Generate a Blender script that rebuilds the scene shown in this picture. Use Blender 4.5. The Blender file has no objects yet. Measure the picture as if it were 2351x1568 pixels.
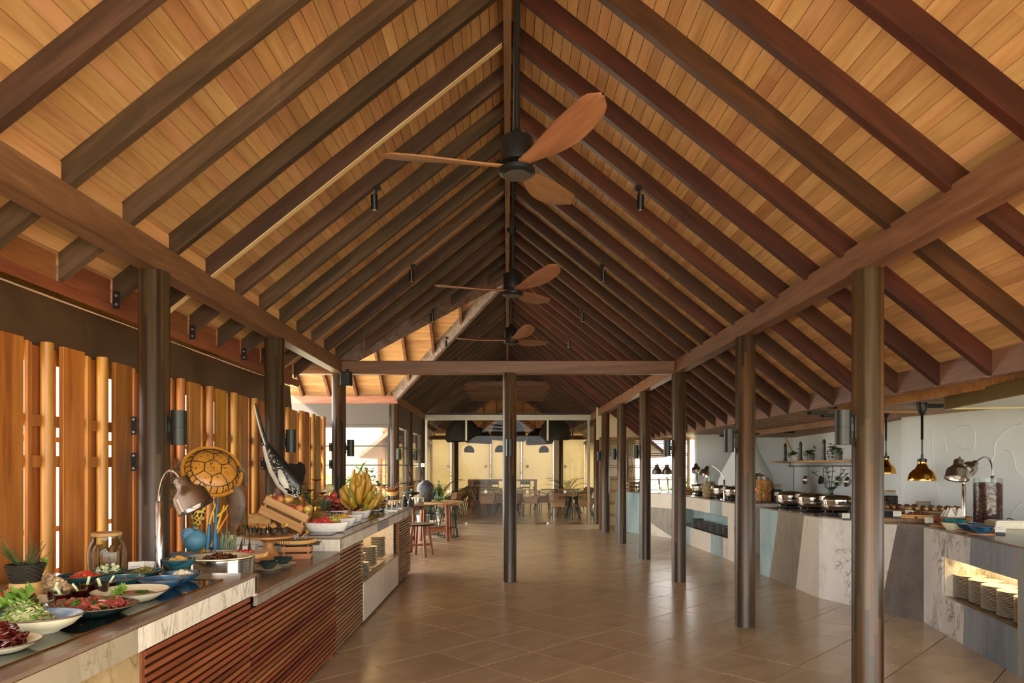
import bpy, math, random
from mathutils import Vector, Matrix, Euler
R = math.radians
random.seed(7)
sc = bpy.context.scene
col = sc.collection
# ---------------------------------------------------------------- camera, sky, exposure
F, VX, VY, H = 1567.0, 1165.0, 1071.0, 1.61       # focal length and vanishing point in photo pixels, eye height
cam_d = bpy.data.cameras.new('camera'); cam = bpy.data.objects.new('camera', cam_d); col.objects.link(cam)
cam.location = (0, 0, H); cam.rotation_euler = (R(90), 0, 0)
cam_d.sensor_width = 36; cam_d.lens = F / 2351 * 36
cam_d.shift_x = (1175.5 - VX) / 2351; cam_d.shift_y = (VY - 784) / 2351
cam_d.clip_start = .05; cam_d.clip_end = 300
sc.camera = cam
sc.view_settings.view_transform = 'Standard'; sc.view_settings.look = 'None'
sc.view_settings.exposure = 0.78; sc.view_settings.gamma = 1; sc.view_settings.use_curve_mapping = False
w = bpy.data.worlds.new('sky'); sc.world = w; w.use_nodes = True
bg = w.node_tree.nodes['Background']
bg.inputs['Color'].default_value = (1, .97, .93, 1); bg.inputs['Strength'].default_value = 4.5
sun_d = bpy.data.lights.new('sun', 'SUN'); sun = bpy.data.objects.new('sun', sun_d); col.objects.link(sun)
sun_d.energy = 13.5; sun_d.angle = R(1.5); sun_d.color = (1, .92, .8)
sun.rotation_euler = Vector((.35, 1, -1.1)).to_track_quat('-Z', 'Y').to_euler()

# ---------------------------------------------------------------- helpers
def hexc(h):
    h = h.lstrip('#'); c = [int(h[i:i+2], 16) / 255 for i in (0, 2, 4)]
    return tuple((x / 12.92 if x <= .04045 else ((x + .055) / 1.055) ** 2.4) for x in c) + (1,)
def px_x(px, Y): return (px - VX) * Y / F
def px_z(py, Y): return H - (py - VY) * Y / F
def at(px, py, Y): return Vector((px_x(px, Y), Y, px_z(py, Y)))

class NT:
    def __init__(s, name):
        s.m = bpy.data.materials.new(name); s.m.use_nodes = True
        s.t = s.m.node_tree; s.t.nodes.clear()
        s.out = s.n('ShaderNodeOutputMaterial'); s.b = s.n('ShaderNodeBsdfPrincipled')
        s.l(s.b.outputs[0], s.out.inputs[0])
    def n(s, t, **k):
        x = s.t.nodes.new(t)
        for a, v in k.items(): setattr(x, a, v)
        return x
    def l(s, a, b): s.t.links.new(a, b)
    def coord(s, scale, rand=60.0, gen='Object', rot=(0, 0, 0), pre=0):
        tc = s.n('ShaderNodeTexCoord'); mp = s.n('ShaderNodeMapping'); src = tc.outputs[gen]
        if pre:
            m0 = s.n('ShaderNodeMapping'); s.l(src, m0.inputs[0]); m0.inputs['Rotation'].default_value = (0, pre, 0); src = m0.outputs[0]
        s.l(src, mp.inputs[0])
        mp.inputs['Scale'].default_value = scale; mp.inputs['Rotation'].default_value = rot
        if rand:
            oi = s.n('ShaderNodeObjectInfo'); mu = s.n('ShaderNodeMath', operation='MULTIPLY'); mu.inputs[1].default_value = rand
            s.l(oi.outputs['Random'], mu.inputs[0]); s.l(mu.outputs[0], mp.inputs['Location'])
        return mp.outputs[0]
    def noise(s, vec, scale=1, detail=4, dist=0, rough=.55):
        x = s.n('ShaderNodeTexNoise'); s.l(vec, x.inputs['Vector'])
        x.inputs['Scale'].default_value = scale; x.inputs['Detail'].default_value = detail
        x.inputs['Distortion'].default_value = dist; x.inputs['Roughness'].default_value = rough
        return x.outputs[0]
    def ramp(s, fac, stops, interp='LINEAR'):
        x = s.n('ShaderNodeValToRGB'); s.l(fac, x.inputs[0]); r = x.color_ramp; r.interpolation = interp
        while len(r.elements) < len(stops): r.elements.new(.5)
        for e, (p, c) in zip(r.elements, stops):
            e.position = p; e.color = hexc(c) if isinstance(c, str) else c
        return x.outputs[0]
    def mix(s, fac, a, b, mode='MIX'):
        x = s.n('ShaderNodeMix', data_type='RGBA', blend_type=mode)
        for i, v in ((0, fac), (6, a), (7, b)):
            if isinstance(v, (int, float)): x.inputs[i].default_value = v
            elif isinstance(v, (str, tuple)): x.inputs[i].default_value = hexc(v) if isinstance(v, str) else v
            else: s.l(v, x.inputs[i])
        return x.outputs[2]
    def math(s, op, a, b=0.0):
        x = s.n('ShaderNodeMath', operation=op)
        for i, v in ((0, a), (1, b)):
            if isinstance(v, (int, float)): x.inputs[i].default_value = v
            else: s.l(v, x.inputs[i])
        return x.outputs[0]
    def bump(s, h, st=.2, dist=.01):
        x = s.n('ShaderNodeBump'); x.inputs['Strength'].default_value = st; x.inputs['Distance'].default_value = dist
        s.l(h, x.inputs['Height']); s.l(x.outputs[0], s.b.inputs['Normal'])
    def objval(s, c, lo=.8, hi=1.15, hue=.012):
        oi = s.n('ShaderNodeObjectInfo'); hs = s.n('ShaderNodeHueSaturation')
        mr = s.n('ShaderNodeMapRange'); s.l(oi.outputs['Random'], mr.inputs[0])
        mr.inputs[3].default_value = lo; mr.inputs[4].default_value = hi; s.l(mr.outputs[0], hs.inputs['Value'])
        f = s.math('FRACT', s.math('MULTIPLY', oi.outputs['Random'], 37.3))
        m2 = s.n('ShaderNodeMapRange'); s.l(f, m2.inputs[0]); m2.inputs[3].default_value = .5 - hue; m2.inputs[4].default_value = .5 + hue
        s.l(m2.outputs[0], hs.inputs['Hue']); s.l(c, hs.inputs['Color']); return hs.outputs[0]
    def col(s, c): s.l(c, s.b.inputs['Base Color'])
    def set(s, rough=.5, metal=0, spec=.5, **k):
        s.b.inputs['Roughness'].default_value = rough; s.b.inputs['Metallic'].default_value = metal
        s.b.inputs['Specular IOR Level'].default_value = spec
        for a, v in k.items(): s.b.inputs[a.replace('_', ' ')].default_value = v
        return s
MATS = {}
def flat(name, c, rough=.5, metal=0, spec=.5, var=0, bump=0, bscale=40, **k):
    if name in MATS: return MATS[name]
    t = NT(name); t.set(rough, metal, spec, **k)
    v = t.coord((1, 1, 1)); nz = t.noise(v, bscale, 3)
    d = var or .06
    hc = hexc(c); dk = tuple(x * (1 - d) for x in hc[:3]) + (1,); lt = tuple(min(1, x * (1 + d)) for x in hc[:3]) + (1,)
    t.col(t.ramp(nz, [(.3, dk), (.7, lt)]))
    if bump: t.bump(nz, bump)
    MATS[name] = t.m; return t.m
def wood(name, dk, md, lt, axis='Y', rough=.42, fine=26, val=(.8, 1.15), hue=.012, bump=.12, spec=.4, seg=0, pre=0):
    if name in MATS: return MATS[name]
    t = NT(name); t.set(rough, 0, spec)
    sc_ = {'X': (.35, 4, 4), 'Y': (4, .35, 4), 'Z': (4, 4, .35)}[axis]
    v = t.coord(sc_, pre=pre); n1 = t.noise(v, 1.7, 5, 1.2)
    v2 = t.coord(tuple(a * fine / 4 for a in sc_), pre=pre); n2 = t.noise(v2, 1, 3)
    f = t.math('ADD', t.math('MULTIPLY', n1, .65), t.math('MULTIPLY', n2, .35))
    c = t.ramp(f, [(.33, dk), (.5, md), (.68, lt)])
    if seg:                                              # pieces of different tone along the length (finger-jointed timber)
        tc = t.n('ShaderNodeTexCoord'); sp = t.n('ShaderNodeSeparateXYZ'); t.l(tc.outputs['Object'], sp.inputs[0])
        oi = t.n('ShaderNodeObjectInfo'); off = t.math('MULTIPLY', oi.outputs['Random'], 19.7)
        q = t.math('FLOOR', t.math('ADD', t.math('MULTIPLY', sp.outputs['XYZ'.index(axis)], seg), off))
        wn = t.n('ShaderNodeTexWhiteNoise', noise_dimensions='2D'); cb = t.n('ShaderNodeCombineXYZ')
        t.l(q, cb.inputs[0]); t.l(off, cb.inputs[1]); t.l(cb.outputs[0], wn.inputs['Vector'])
        c = t.mix(1.0, c, t.ramp(wn.outputs['Value'], [(0, (.84, .79, .74, 1)), (.5, (1, 1, 1, 1)), (1, (1.1, 1.07, 1.03, 1))]), 'MULTIPLY')
    t.col(t.objval(c, *val, hue)); t.bump(n2, bump, .004); MATS[name] = t.m; return t.m
def marble(name, base, cloud, vein, scale=1.4, vein_w=.035, rough=.22, stretch=(1, 1, .6), amount=.9, rot=(0, .5, .3)):
    if name in MATS: return MATS[name]
    t = NT(name); t.set(rough, 0, .5)
    v = t.coord(stretch, rot=rot)
    c = t.ramp(t.noise(v, scale * 1.3, 6, .8), [(.32, cloud), (.62, base)])
    for k, (sc_, w_) in enumerate(((scale, vein_w), (scale * 2.7, vein_w * .7))):
        n = t.noise(v, sc_, 7, 1.6 + k, .6)
        d = t.math('ABSOLUTE', t.math('SUBTRACT', n, .5 + .03 * k))
        m = t.ramp(d, [(0, (1, 1, 1, 1)), (w_, (0, 0, 0, 1))])
        g = t.ramp(t.noise(v, scale * .9 + k, 2), [(.45, (0, 0, 0, 1)), (.62, (1, 1, 1, 1))])
        c = t.mix(t.math('MULTIPLY', t.math('MULTIPLY', m, g), amount), c, vein)
    t.col(t.objval(c, .93, 1.05, .004)); MATS[name] = t.m; return t.m
def glass(name, tint='#ffffff', refl=.12, rough=.0):
    if name in MATS: return MATS[name]
    t = NT(name); t.t.nodes.remove(t.b)
    tr = t.n('ShaderNodeBsdfTransparent'); tr.inputs[0].default_value = hexc(tint)
    gl = t.n('ShaderNodeBsdfGlossy'); gl.inputs['Roughness'].default_value = rough
    fr = t.n('ShaderNodeLayerWeight'); fr.inputs[0].default_value = .5
    mx = t.n('ShaderNodeMixShader'); t.l(t.math('ADD', t.math('MULTIPLY', t.math('POWER', fr.outputs['Facing'], 4.0), .75), refl * .25), mx.inputs[0])
    t.l(tr.outputs[0], mx.inputs[1]); t.l(gl.outputs[0], mx.inputs[2]); t.l(mx.outputs[0], t.out.inputs[0])
    MATS[name] = t.m; return t.m
def emit(name, c, st):
    if name in MATS: return MATS[name]
    t = NT(name); t.set(.5); t.b.inputs['Base Color'].default_value = hexc(c)
    t.b.inputs['Emission Color'].default_value = hexc(c); t.b.inputs['Emission Strength'].default_value = st
    MATS[name] = t.m; return t.m
def leafmat(name, dk, lt, rough=.45):
    if name in MATS: return MATS[name]
    t = NT(name); t.set(rough, 0, .4)
    c = t.ramp(t.noise(t.coord((1, 1, 1)), 14, 3), [(.3, dk), (.7, lt)])
    tl = t.n('ShaderNodeBsdfTranslucent'); t.l(c, tl.inputs[0]); t.col(c)
    mx = t.n('ShaderNodeMixShader'); mx.inputs[0].default_value = .3
    t.l(t.b.outputs[0], mx.inputs[1]); t.l(tl.outputs[0], mx.inputs[2]); t.l(mx.outputs[0], t.out.inputs[0])
    MATS[name] = t.m; return t.m

class MB:
    """collects shapes and links them as one mesh object"""
    def __init__(s): s.v = []; s.f = []
    def add(s, vs, fs, M=None):
        o = len(s.v)
        s.v += [tuple(M @ Vector(p)) if M is not None else tuple(p) for p in vs]
        s.f += [tuple(i + o for i in f) for f in fs]; return s
    def box(s, x0, x1, y0, y1, z0, z1, b=0, M=None):
        if b <= 0:
            return s.add([(x0,y0,z0),(x1,y0,z0),(x1,y1,z0),(x0,y1,z0),(x0,y0,z1),(x1,y0,z1),(x1,y1,z1),(x0,y1,z1)],
                  [(3,2,1,0),(4,5,6,7),(0,1,5,4),(1,2,6,5),(2,3,7,6),(3,0,4,7)], M)
        b = min(b, (x1-x0)*.49, (y1-y0)*.49, (z1-z0)*.49)
        vs, idx = [], {}
        X, Y, Z = (x0, x1), (y0, y1), (z0, z1)
        for i in (0, 1):
            for j in (0, 1):
                for k in (0, 1):
                    c = (X[i], Y[j], Z[k]); d = (b if i == 0 else -b, b if j == 0 else -b, b if k == 0 else -b)
                    for a in range(3):
                        p = [c[n] + (0 if n == a else d[n]) for n in range(3)]
                        idx[i, j, k, a] = len(vs); vs.append(p)
        I = idx; fs = []
        for a in range(3):
            o1, o2 = [(1, 2), (2, 0), (0, 1)][a]
            for sd in (0, 1):
                q = []
                for u, v_ in ((0, 0), (1, 0), (1, 1), (0, 1)):
                    k = [0, 0, 0]; k[a] = sd; k[o1] = u; k[o2] = v_; q.append(I[k[0], k[1], k[2], a])
                fs.append(tuple(q if sd else q[::-1]))
            for u in (0, 1):
                for v_ in (0, 1):
                    k0 = [0, 0, 0]; k0[o1] = u; k0[o2] = v_; k1 = list(k0); k1[a] = 1
                    q = (I[(*k0, o1)], I[(*k1, o1)], I[(*k1, o2)], I[(*k0, o2)])
                    fs.append(q if u == v_ else q[::-1])
        for i in (0, 1):
            for j in (0, 1):
                for k in (0, 1):
                    q = (I[i, j, k, 0], I[i, j, k, 1], I[i, j, k, 2]); fs.append(q if (i + j + k) % 2 else q[::-1])
        return s.add(vs, fs, M)
    def bar(s, p0, p1, w, h, up=(0, 0, 1), b=0):
        p0, p1 = Vector(p0), Vector(p1); d = p1 - p0; L = d.length; z = d.normalized()
        x = Vector(up).cross(z)
        if x.length < 1e-4: x = Vector((1, 0, 0)).cross(z)
        x.normalize(); y = z.cross(x)
        M = Matrix((x, y, z)).transposed().to_4x4(); M.translation = p0
        return s.box(-w/2, w/2, -h/2, h/2, 0, L, b, M)
    def lathe(s, prof, seg=24, M=None, sx=1, sy=1, cap=True):
        o = []; vs = []; fs = []
        for r, z in prof:
            if r <= 1e-6: o.append([len(vs)]); vs.append((0, 0, z))
            else:
                o.append(list(range(len(vs), len(vs) + seg)))
                vs += [(r * sx * math.cos(2*math.pi*i/seg), r * sy * math.sin(2*math.pi*i/seg), z) for i in range(seg)]
        for a, b in zip(o[:-1], o[1:]):
            for i in range(seg):
                j = (i + 1) % seg
                if len(a) == 1 and len(b) == 1: break
                if len(a) == 1: fs.append((a[0], b[j], b[i]))
                elif len(b) == 1: fs.append((a[i], a[j], b[0]))
                else: fs.append((a[i], a[j], b[j], b[i]))
        if cap:
            if len(o[0]) > 1: fs.append(tuple(o[0][::-1]))
            if len(o[-1]) > 1: fs.append(tuple(o[-1]))
        return s.add(vs, fs, M)
    def cyl(s, p0, p1, r, r1=None, seg=16):
        return s.tube([p0, p1], [r, r if r1 is None else r1], seg)
    def tube(s, pts, r, seg=8, closed=False, flat=1.0, up=None):
        pts = [Vector(p) for p in pts]; n = len(pts)
        rs = list(r) if isinstance(r, (list, tuple)) else [r] * n
        vs, fs = [], []; px = None
        for i, p in enumerate(pts):
            if closed: t = pts[(i+1) % n] - pts[i-1]
            else: t = pts[min(i+1, n-1)] - pts[max(i-1, 0)]
            t.normalize()
            if px is None:
                px = (Vector(up) if up else Vector((0, 0, 1)) if abs(t.z) < .9 else Vector((1, 0, 0))).cross(t)
            px = px - t * px.dot(t); px.normalize(); py = t.cross(px)
            for k in range(seg):
                a = 2 * math.pi * k / seg
                vs.append(p + (px * math.cos(a) + py * math.sin(a) * flat) * rs[i])
        for i in range(n if closed else n - 1):
            a, b = i * seg, ((i + 1) % n) * seg
            for k in range(seg):
                j = (k + 1) % seg; fs.append((a + k, a + j, b + j, b + k))
        if not closed: fs.append(tuple(range(seg))[::-1]); fs.append(tuple(range((n-1)*seg, n*seg)))
        return s.add(vs, fs)
    def prism(s, poly, z0, z1, M=None):
        n = len(poly); vs = [(x, y, z0) for x, y in poly] + [(x, y, z1) for x, y in poly]
        ar = sum(poly[i][0]*poly[(i+1) % n][1] - poly[(i+1) % n][0]*poly[i][1] for i in range(n))
        fs = [tuple(range(n))[::-1], tuple(range(n, 2*n))] + [(i, (i+1) % n, n + (i+1) % n, n + i) for i in range(n)]
        if ar < 0: fs = [f[::-1] for f in fs]
        return s.add(vs, fs, M)
    def sph(s, c, rx, ry=None, rz=None, seg=12, rings=8, jit=0, M=None, rng=random):
        ry = rx if ry is None else ry; rz = rx if rz is None else rz
        vs = [(0, 0, -rz)]; 
        for i in range(1, rings):
            a = math.pi * i / rings - math.pi / 2
            for k in range(seg):
                b = 2 * math.pi * k / seg; j = 1 + jit * rng.uniform(-1, 1)
                vs.append((rx*math.cos(a)*math.cos(b)*j, ry*math.cos(a)*math.sin(b)*j, rz*math.sin(a)*j))
        vs.append((0, 0, rz)); fs = []
        for k in range(seg):
            j = (k + 1) % seg
            fs.append((0, 1 + j, 1 + k)); L = 1 + (rings - 2) * seg
            fs.append((len(vs) - 1, L + k, L + j))
            for i in range(rings - 2): a = 1 + i * seg; fs.append((a + k, a + j, a + seg + j, a + seg + k))
        T = Matrix.Translation(c) @ (M if M is not None else Matrix())
        return s.add(vs, fs, T)
    def blade(s, p0, d, up, L, w, bend=.3, n=5, tip=.05, fold=.15, wid=None):
        """a leaf: a folded strip that bends towards -up"""
        d = Vector(d).normalized(); up = Vector(up); sd = d.cross(up)
        if sd.length < 1e-4: sd = Vector((1, 0, 0)).cross(d)
        sd.normalize(); up = sd.cross(d); p = Vector(p0); vs, fs = [], []; a = 0
        for i in range(n + 1):
            t = i / n; ww = w * (wid(t) if wid else max(tip, math.sin(math.pi * min(1, t * .9 + .08)))) * .5
            dd = d * math.cos(a) - up * math.sin(a); uu = up * math.cos(a) + d * math.sin(a)
            vs += [p - sd * ww + uu * ww * fold, p, p + sd * ww + uu * ww * fold]
            p = p + dd * (L / n); a += bend / n
        for i in range(n):
            k = i * 3; fs += [(k, k+1, k+4, k+3), (k+1, k+2, k+5, k+4)]
        return s.add(vs, fs)
    def build(s, name, m, parent=None, smooth=None, loc=None, rot=None):
        me = bpy.data.meshes.new(name); me.from_pydata([tuple(p) for p in s.v], [], s.f)
        if smooth:
            me.polygons.foreach_set('use_smooth', [True] * len(me.polygons)); me.set_sharp_from_angle(angle=R(smooth))
        me.update(); o = bpy.data.objects.new(name, me); col.objects.link(o)
        if m is not None: me.materials.append(m)
        if parent is not None: o.parent = parent
        if loc is not None: o.location = loc
        if rot is not None: o.rotation_euler = rot
        return o
def inst(src, parent=None, loc=None, rot=None, scale=None):
    o = src.copy(); col.objects.link(o); o.parent = parent
    if loc is not None: o.location = loc
    if rot is not None: o.rotation_euler = rot
    if scale is not None: o.scale = scale
    return o
def tree(o, parent=None):
    c = o.copy(); col.objects.link(c); c.parent = parent
    for ch in list(o.children): tree(ch, c)
    return c
def tag(o, label=None, cat=None, group=None, kind=None):
    if label: o['label'] = label
    if cat: o['category'] = cat
    if group: o['group'] = group
    if kind: o['kind'] = kind
    return o
def thing(name, label, cat, loc=(0, 0, 0), rz=0, group=None):
    o = bpy.data.objects.new(name, None); col.objects.link(o); o.empty_display_size = .1
    o.location = loc; o.rotation_euler = (0, 0, rz); return tag(o, label, cat, group)
def struct(o): o['kind'] = 'structure'; return o
def T(x, y, z, rx=0, ry=0, rz=0): return Matrix.Translation((x, y, z)) @ Euler((rx, ry, rz)).to_matrix().to_4x4()
ORD = ['first', 'second', 'third', 'fourth', 'fifth', 'sixth', 'seventh', 'eighth', 'ninth', 'tenth', 'eleventh', 'twelfth', 'thirteenth', 'fourteenth', 'fifteenth', 'sixteenth', 'seventeenth', 'eighteenth']

# ---------------------------------------------------------------- materials
W_PLANK = wood('ceiling_plank_wood', '#9c7149', '#b2875b', '#c2996d', 'Y', .5, 40, (.9, 1.07), .008, .06, .3, .37)
W_PLANKX = wood('wing_plank_wood', '#9c7149', '#b2875b', '#c2996d', 'X', .5, 40, (.9, 1.07), .008, .06, .3, .6)
W_RAFTL = wood('rafter_wood_brown', '#32241a', '#493526', '#5e4736', 'X', .5, 30, (.72, 1.22), .018, .15, .35, 1.3, R(38.66))
W_RAFTR = wood('rafter_wood_red', '#29140c', '#3e2013', '#532c1a', 'X', .42, 30, (.72, 1.22), .015, .15, .4, 1.0, R(-38.66))
W_BEAM = wood('beam_wood', '#553825', '#704c33', '#866042', 'Y', .45, 40, (.92, 1.08))
W_BEAMX = wood('tie_beam_wood', '#553825', '#6c4930', '#805b3e', 'X', .45, 40, (.92, 1.08))
W_RED = wood('red_fascia_wood', '#653620', '#844a2e', '#985c38', 'Y', .5, 40, (.9, 1.1))
W_FASC = wood('brown_fascia_wood', '#54392a', '#6d4b38', '#7f5b45', 'Y', .5, 50, (.95, 1.05))
W_BLOCK = wood('pale_blocking_wood', '#a8794a', '#c4935f', '#d4a673', 'Y', .55, 30, (.85, 1.1))
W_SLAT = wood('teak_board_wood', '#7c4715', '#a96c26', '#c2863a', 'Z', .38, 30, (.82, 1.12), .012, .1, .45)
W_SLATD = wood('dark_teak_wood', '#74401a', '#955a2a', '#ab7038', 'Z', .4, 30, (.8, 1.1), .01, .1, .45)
W_CSLAT = wood('counter_slat_wood', '#5f2d17', '#7d4325', '#945635', 'Y', .38, 30, (.8, 1.15), .012, .12, .45, .8)
W_TABLE = wood('honey_table_wood', '#8a5a2c', '#a8733d', '#bd8a50', 'X', .4, 30, (.92, 1.08))
W_REDT = wood('red_brown_furniture_wood', '#69391e', '#824a2a', '#965c37', 'Z', .35, 30, (.92, 1.08))
W_CRATE = wood('pale_crate_wood', '#a8773f', '#c4945a', '#d6ad74', 'X', .55, 30, (.85, 1.12))
W_FRAME = wood('window_frame_wood', '#5f4024', '#7d5730', '#93693c', 'Z', .45, 30, (.9, 1.1))
M_BLACK = flat('black_metal', '#17191a', .38, .3, .5)
M_BRZ = flat('dark_bronze_metal', '#2b2d28', .4, .5)
M_CHROME = flat('polished_steel', '#d9d4cb', .12, 1)
M_STEEL = flat('brushed_steel', '#b9b2a6', .28, 1)
M_BRASS = flat('polished_brass', '#d9a44a', .16, 1)
M_GOLD = flat('brass_trim', '#b08a4a', .3, 1)
M_WHITE = flat('white_glaze', '#efeade', .18, 0, .5)
M_CREAM = flat('cream_glaze', '#e2dab9', .2, 0, .5)
M_WALL = flat('white_plaster', '#e0e4e2', .75, 0, .3, .012, .02, 6)
M_SHADE = flat('brown_shade_fabric', '#4a3826', .42, 0, .45, .2, .08, 7)
M_SHADEG = flat('grey_shade_fabric', '#57524e', .7, 0, .2, .08, .05, 60)
M_GLASS = glass('clear_glass', '#ffffff', .03)
M_JAR = glass('jar_glass', '#f2f6f2', .08)
M_TILE = None
def tile_mat():
    t = NT('floor_tile_stone'); t.set(.3, 0, .45)
    c = t.ramp(t.noise(t.coord((.8, 2.2, 1), rot=(0, 0, .6)), 2.2, 6, .6), [(.3, '#a68d6e'), (.7, '#b89f80')])
    t.col(t.objval(c, .95, 1.05, .004))
    rg = t.n('ShaderNodeMapRange'); t.l(t.noise(t.coord((1, 1, 1)), 3, 3), rg.inputs[0]); rg.inputs[3].default_value = .16; rg.inputs[4].default_value = .3
    t.l(rg.outputs[0], t.b.inputs['Roughness']); t.bump(t.noise(t.coord((1, 1, 1)), 1.3, 2), .05, .02); return t.m
M_TILE = tile_mat()
S_TOP = marble('brown_stone_top', '#7d6a5b', '#6a5749', '#9c8b7c', 1.2, .03, .22, (1, .5, 1), .5)
S_WHITE = marble('white_marble', '#e0dccd', '#cfc8b2', '#8a7d63', 3.0, .03, .2, (2.2, 2.2, .7))
S_TAN = marble('tan_stone', '#b39c74', '#8f7a57', '#5f4a32', 3.4, .02, .3, (1, 1, .6))
S_GREY = marble('taupe_stone', '#8d8171', '#766b5d', '#5d5448', 4, .03, .3, (2, 2, .5), .6)
S_PINK = marble('pale_cream_stone', '#d8cdbd', '#cbbfae', '#9c8878', 1.1, .008, .3)
S_BLUE = marble('blue_onyx', '#9fb4b4', '#7b979b', '#a57c58', 1.5, .02, .28, (1.5, 1.5, .5))
S_STEELB = marble('blue_grey_stone', '#868d95', '#66717a', '#a39d92', 1.6, .03, .28, (1.6, 1.6, .35), .6)
S_CALA = marble('grey_veined_marble', '#d6d1ca', '#c4bdb5', '#5a5a60', 1.25, .045, .24, (1.1, 1.1, .55), .95)
S_DGREY = marble('dark_grey_stone', '#6b625c', '#575049', '#413b38', 3.2, .03, .3, (1, 1, .8), .6)
S_TAUPE = marble('veined_taupe_stone', '#a59b84', '#8c826c', '#5c503d', 2.6, .022, .28, (1, 1, .6))
# ================================================================ the building
RZ, SL = 4.93, .8                     # underside of the rafters at the ridge, roof slope
VD = .165                              # rafter depth measured vertically
PW = .0682                            # ceiling plank, measured horizontally
YC, YF = 11.95, 28.6                  # where the cross wings' ridges meet the main ridge
XL, XR = -2.37, 2.40                  # column rows
XE, XER = -2.75, 3.36                 # eaves, left and right
# ---- ground and floors
o = MB().box(-40, 40, -30, 90, -.4, -.12).build('garden_ground', flat('sand_ground', '#cfc8ae', .9, 0, .2, .12, .1, 2)); tag(o, 'pale sandy garden ground outside the pavilion', 'ground', kind='structure')
floor = struct(MB().prism([(-3.1, -2.5), (7.5, -2.5), (7.5, 19.2), (-2.6, 19.2), (-2.6, 14.5), (-4.6, 14.5), (-4.6, 9.5), (-3.1, 9.5)], -.1, -.014).build('floor', flat('tile_joint', '#3f2f1e', .8)))
S2 = .6 / math.sqrt(2)
g = .004
tile_me = None
vis = []
for i in range(-30, 60):
    for j in range(-60, 40):
        cx = -.206 + (i + j + 1) * S2; cy = 5.502 + (i - j) * S2
        if not (4.1 < cy < 19.1 and -6.6 < cx < 6.0): continue
        px = VX + F * cx / cy; py = VY + F * H / cy
        if px < 700 or px > 2420 or py > 1640: continue
        if cx < -1.8 and cy < 10.3: continue
        if cx > 4.55 or (cx > 3.95 and cy > 7.6): continue
        if cx < -4.2: continue
        vis.append((py, cx, cy))
vis.sort(reverse=True)
for py, cx, cy in vis[:300]:
    if tile_me is None:
        a = .3 - g
        t0 = MB().box(-a, a, -a, a, -.012, 0, .0015).build('tile', M_TILE, floor, None, (cx, cy, 0), (0, 0, R(45))); tile_me = t0
    else: inst(t0, floor, (cx, cy, 0), (0, 0, R(45)))
# tiles that are hidden or too far to tell apart: one mesh
mb = MB(); done = {(round(a, 3), round(b, 3)) for _, a, b in vis[:300]}
for i in range(-40, 70):
    for j in range(-70, 50):
        cx = -.206 + (i + j + 1) * S2; cy = 5.502 + (i - j) * S2
        if (-2.4 if cy > 14.3 or cy < 9.5 else -4.2) < cx < 7 and -2.2 < cy < 18.9 and (round(cx, 3), round(cy, 3)) not in done:
            mb.box(-.298, .298, -.298, .298, -.012, 0, 0, T(cx, cy, 0, 0, 0, R(45)))
o = mb.build('tile_field', M_TILE, floor); o['kind'] = 'stuff'
struct(MB().box(-4, 4, 19.2, 31.4, -.1, 0).build('floor', M_TILE))

# ---- roof: deck, planks, rafters
ceil = struct(bpy.data.objects.new('ceiling', None)); col.objects.link(ceil)
def rz(x): return RZ - SL * abs(x)
def zone(side, x):
    """y-ranges of the main roof slope at distance x from the ridge"""
    if side < 0:
        r = []
        if x < 2.40: r = [(-2.2, YC - x), (YC + x, YF - x)]
        else: r = [(-2.2, 9.15)]
        return r
    if x < 2.40: return [(-2.2, YF - x)]
    return [(-2.2, 17.3)]
def plank(side, x0, x1, ya, yb, dya=0, dyb=0):
    t = .018; vs = []
    for x, da, db in ((x0, 0, 0), (x1, dya, dyb)):
        z = rz(x) + VD
        for zz in (z, z + t):
            vs += [(side * x, ya + da, zz), (side * x, yb + db, zz)]
    fs = [(0, 1, 5, 4), (2, 6, 7, 3), (0, 2, 3, 1), (4, 5, 7, 6), (0, 4, 6, 2), (1, 3, 7, 5)]
    MB().add(vs, fs).build('plank', W_PLANK, ceil)
gp = .0019
for side, xe in ((-1, 2.79), (1, 3.40)):
    k = 0
    while k * PW < xe:
        x0 = k * PW + gp; x1 = (k + 1) * PW - gp
        for ya, yb in zone(side, x0):
            sa = PW if (side < 0 and ya > 10) else 0
            sb = -PW if yb in (YC - x0, YF - x0) else 0
            plank(side, x0, x1, ya, yb, sa, sb)
        k += 1
# outer roof skin that keeps the sky out
def skin(pts):
    n = len(pts); vs = [(x, y, z) for x, y, z in pts] + [(x, y, z + .12) for x, y, z in pts]
    fs = [tuple(range(n)), tuple(range(n, 2*n))[::-1]] + [(i, (i+1) % n, n + (i+1) % n, n + i) for i in range(n)]
    return MB().add(vs, fs).build('roof_deck', W_BEAM, ceil)
def P(x, y, e=.03): return (x, y, rz(x) + VD + e)
skin([P(0, -2.3), P(-3.3, -2.3), P(-3.3, 8.7), P(-2.6, 9.35), P(0, YC)])
skin([P(0, YC), P(-2.75, YC + 2.75), P(-2.75, YF - 2.75), P(0, YF)])
skin([P(0, -2.3), P(0, YF), P(2.75, YF - 2.75), P(2.75, 17.6), P(3.42, 17.6), P(3.42, -2.3)])
def PY(x, y, yc, e=.03): return (x, y, RZ - SL * abs(y - yc) + VD + e)
skin([PY(0, YC, YC), PY(-4.7, YC, YC), PY(-4.7, 9.1, YC), PY(-2.85, 9.1, YC)])
skin([PY(0, YC, YC), PY(-2.75, YC + 2.75, YC), PY(-4.7, YC + 2.75, YC), PY(-4.7, YC, YC)])
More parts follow.
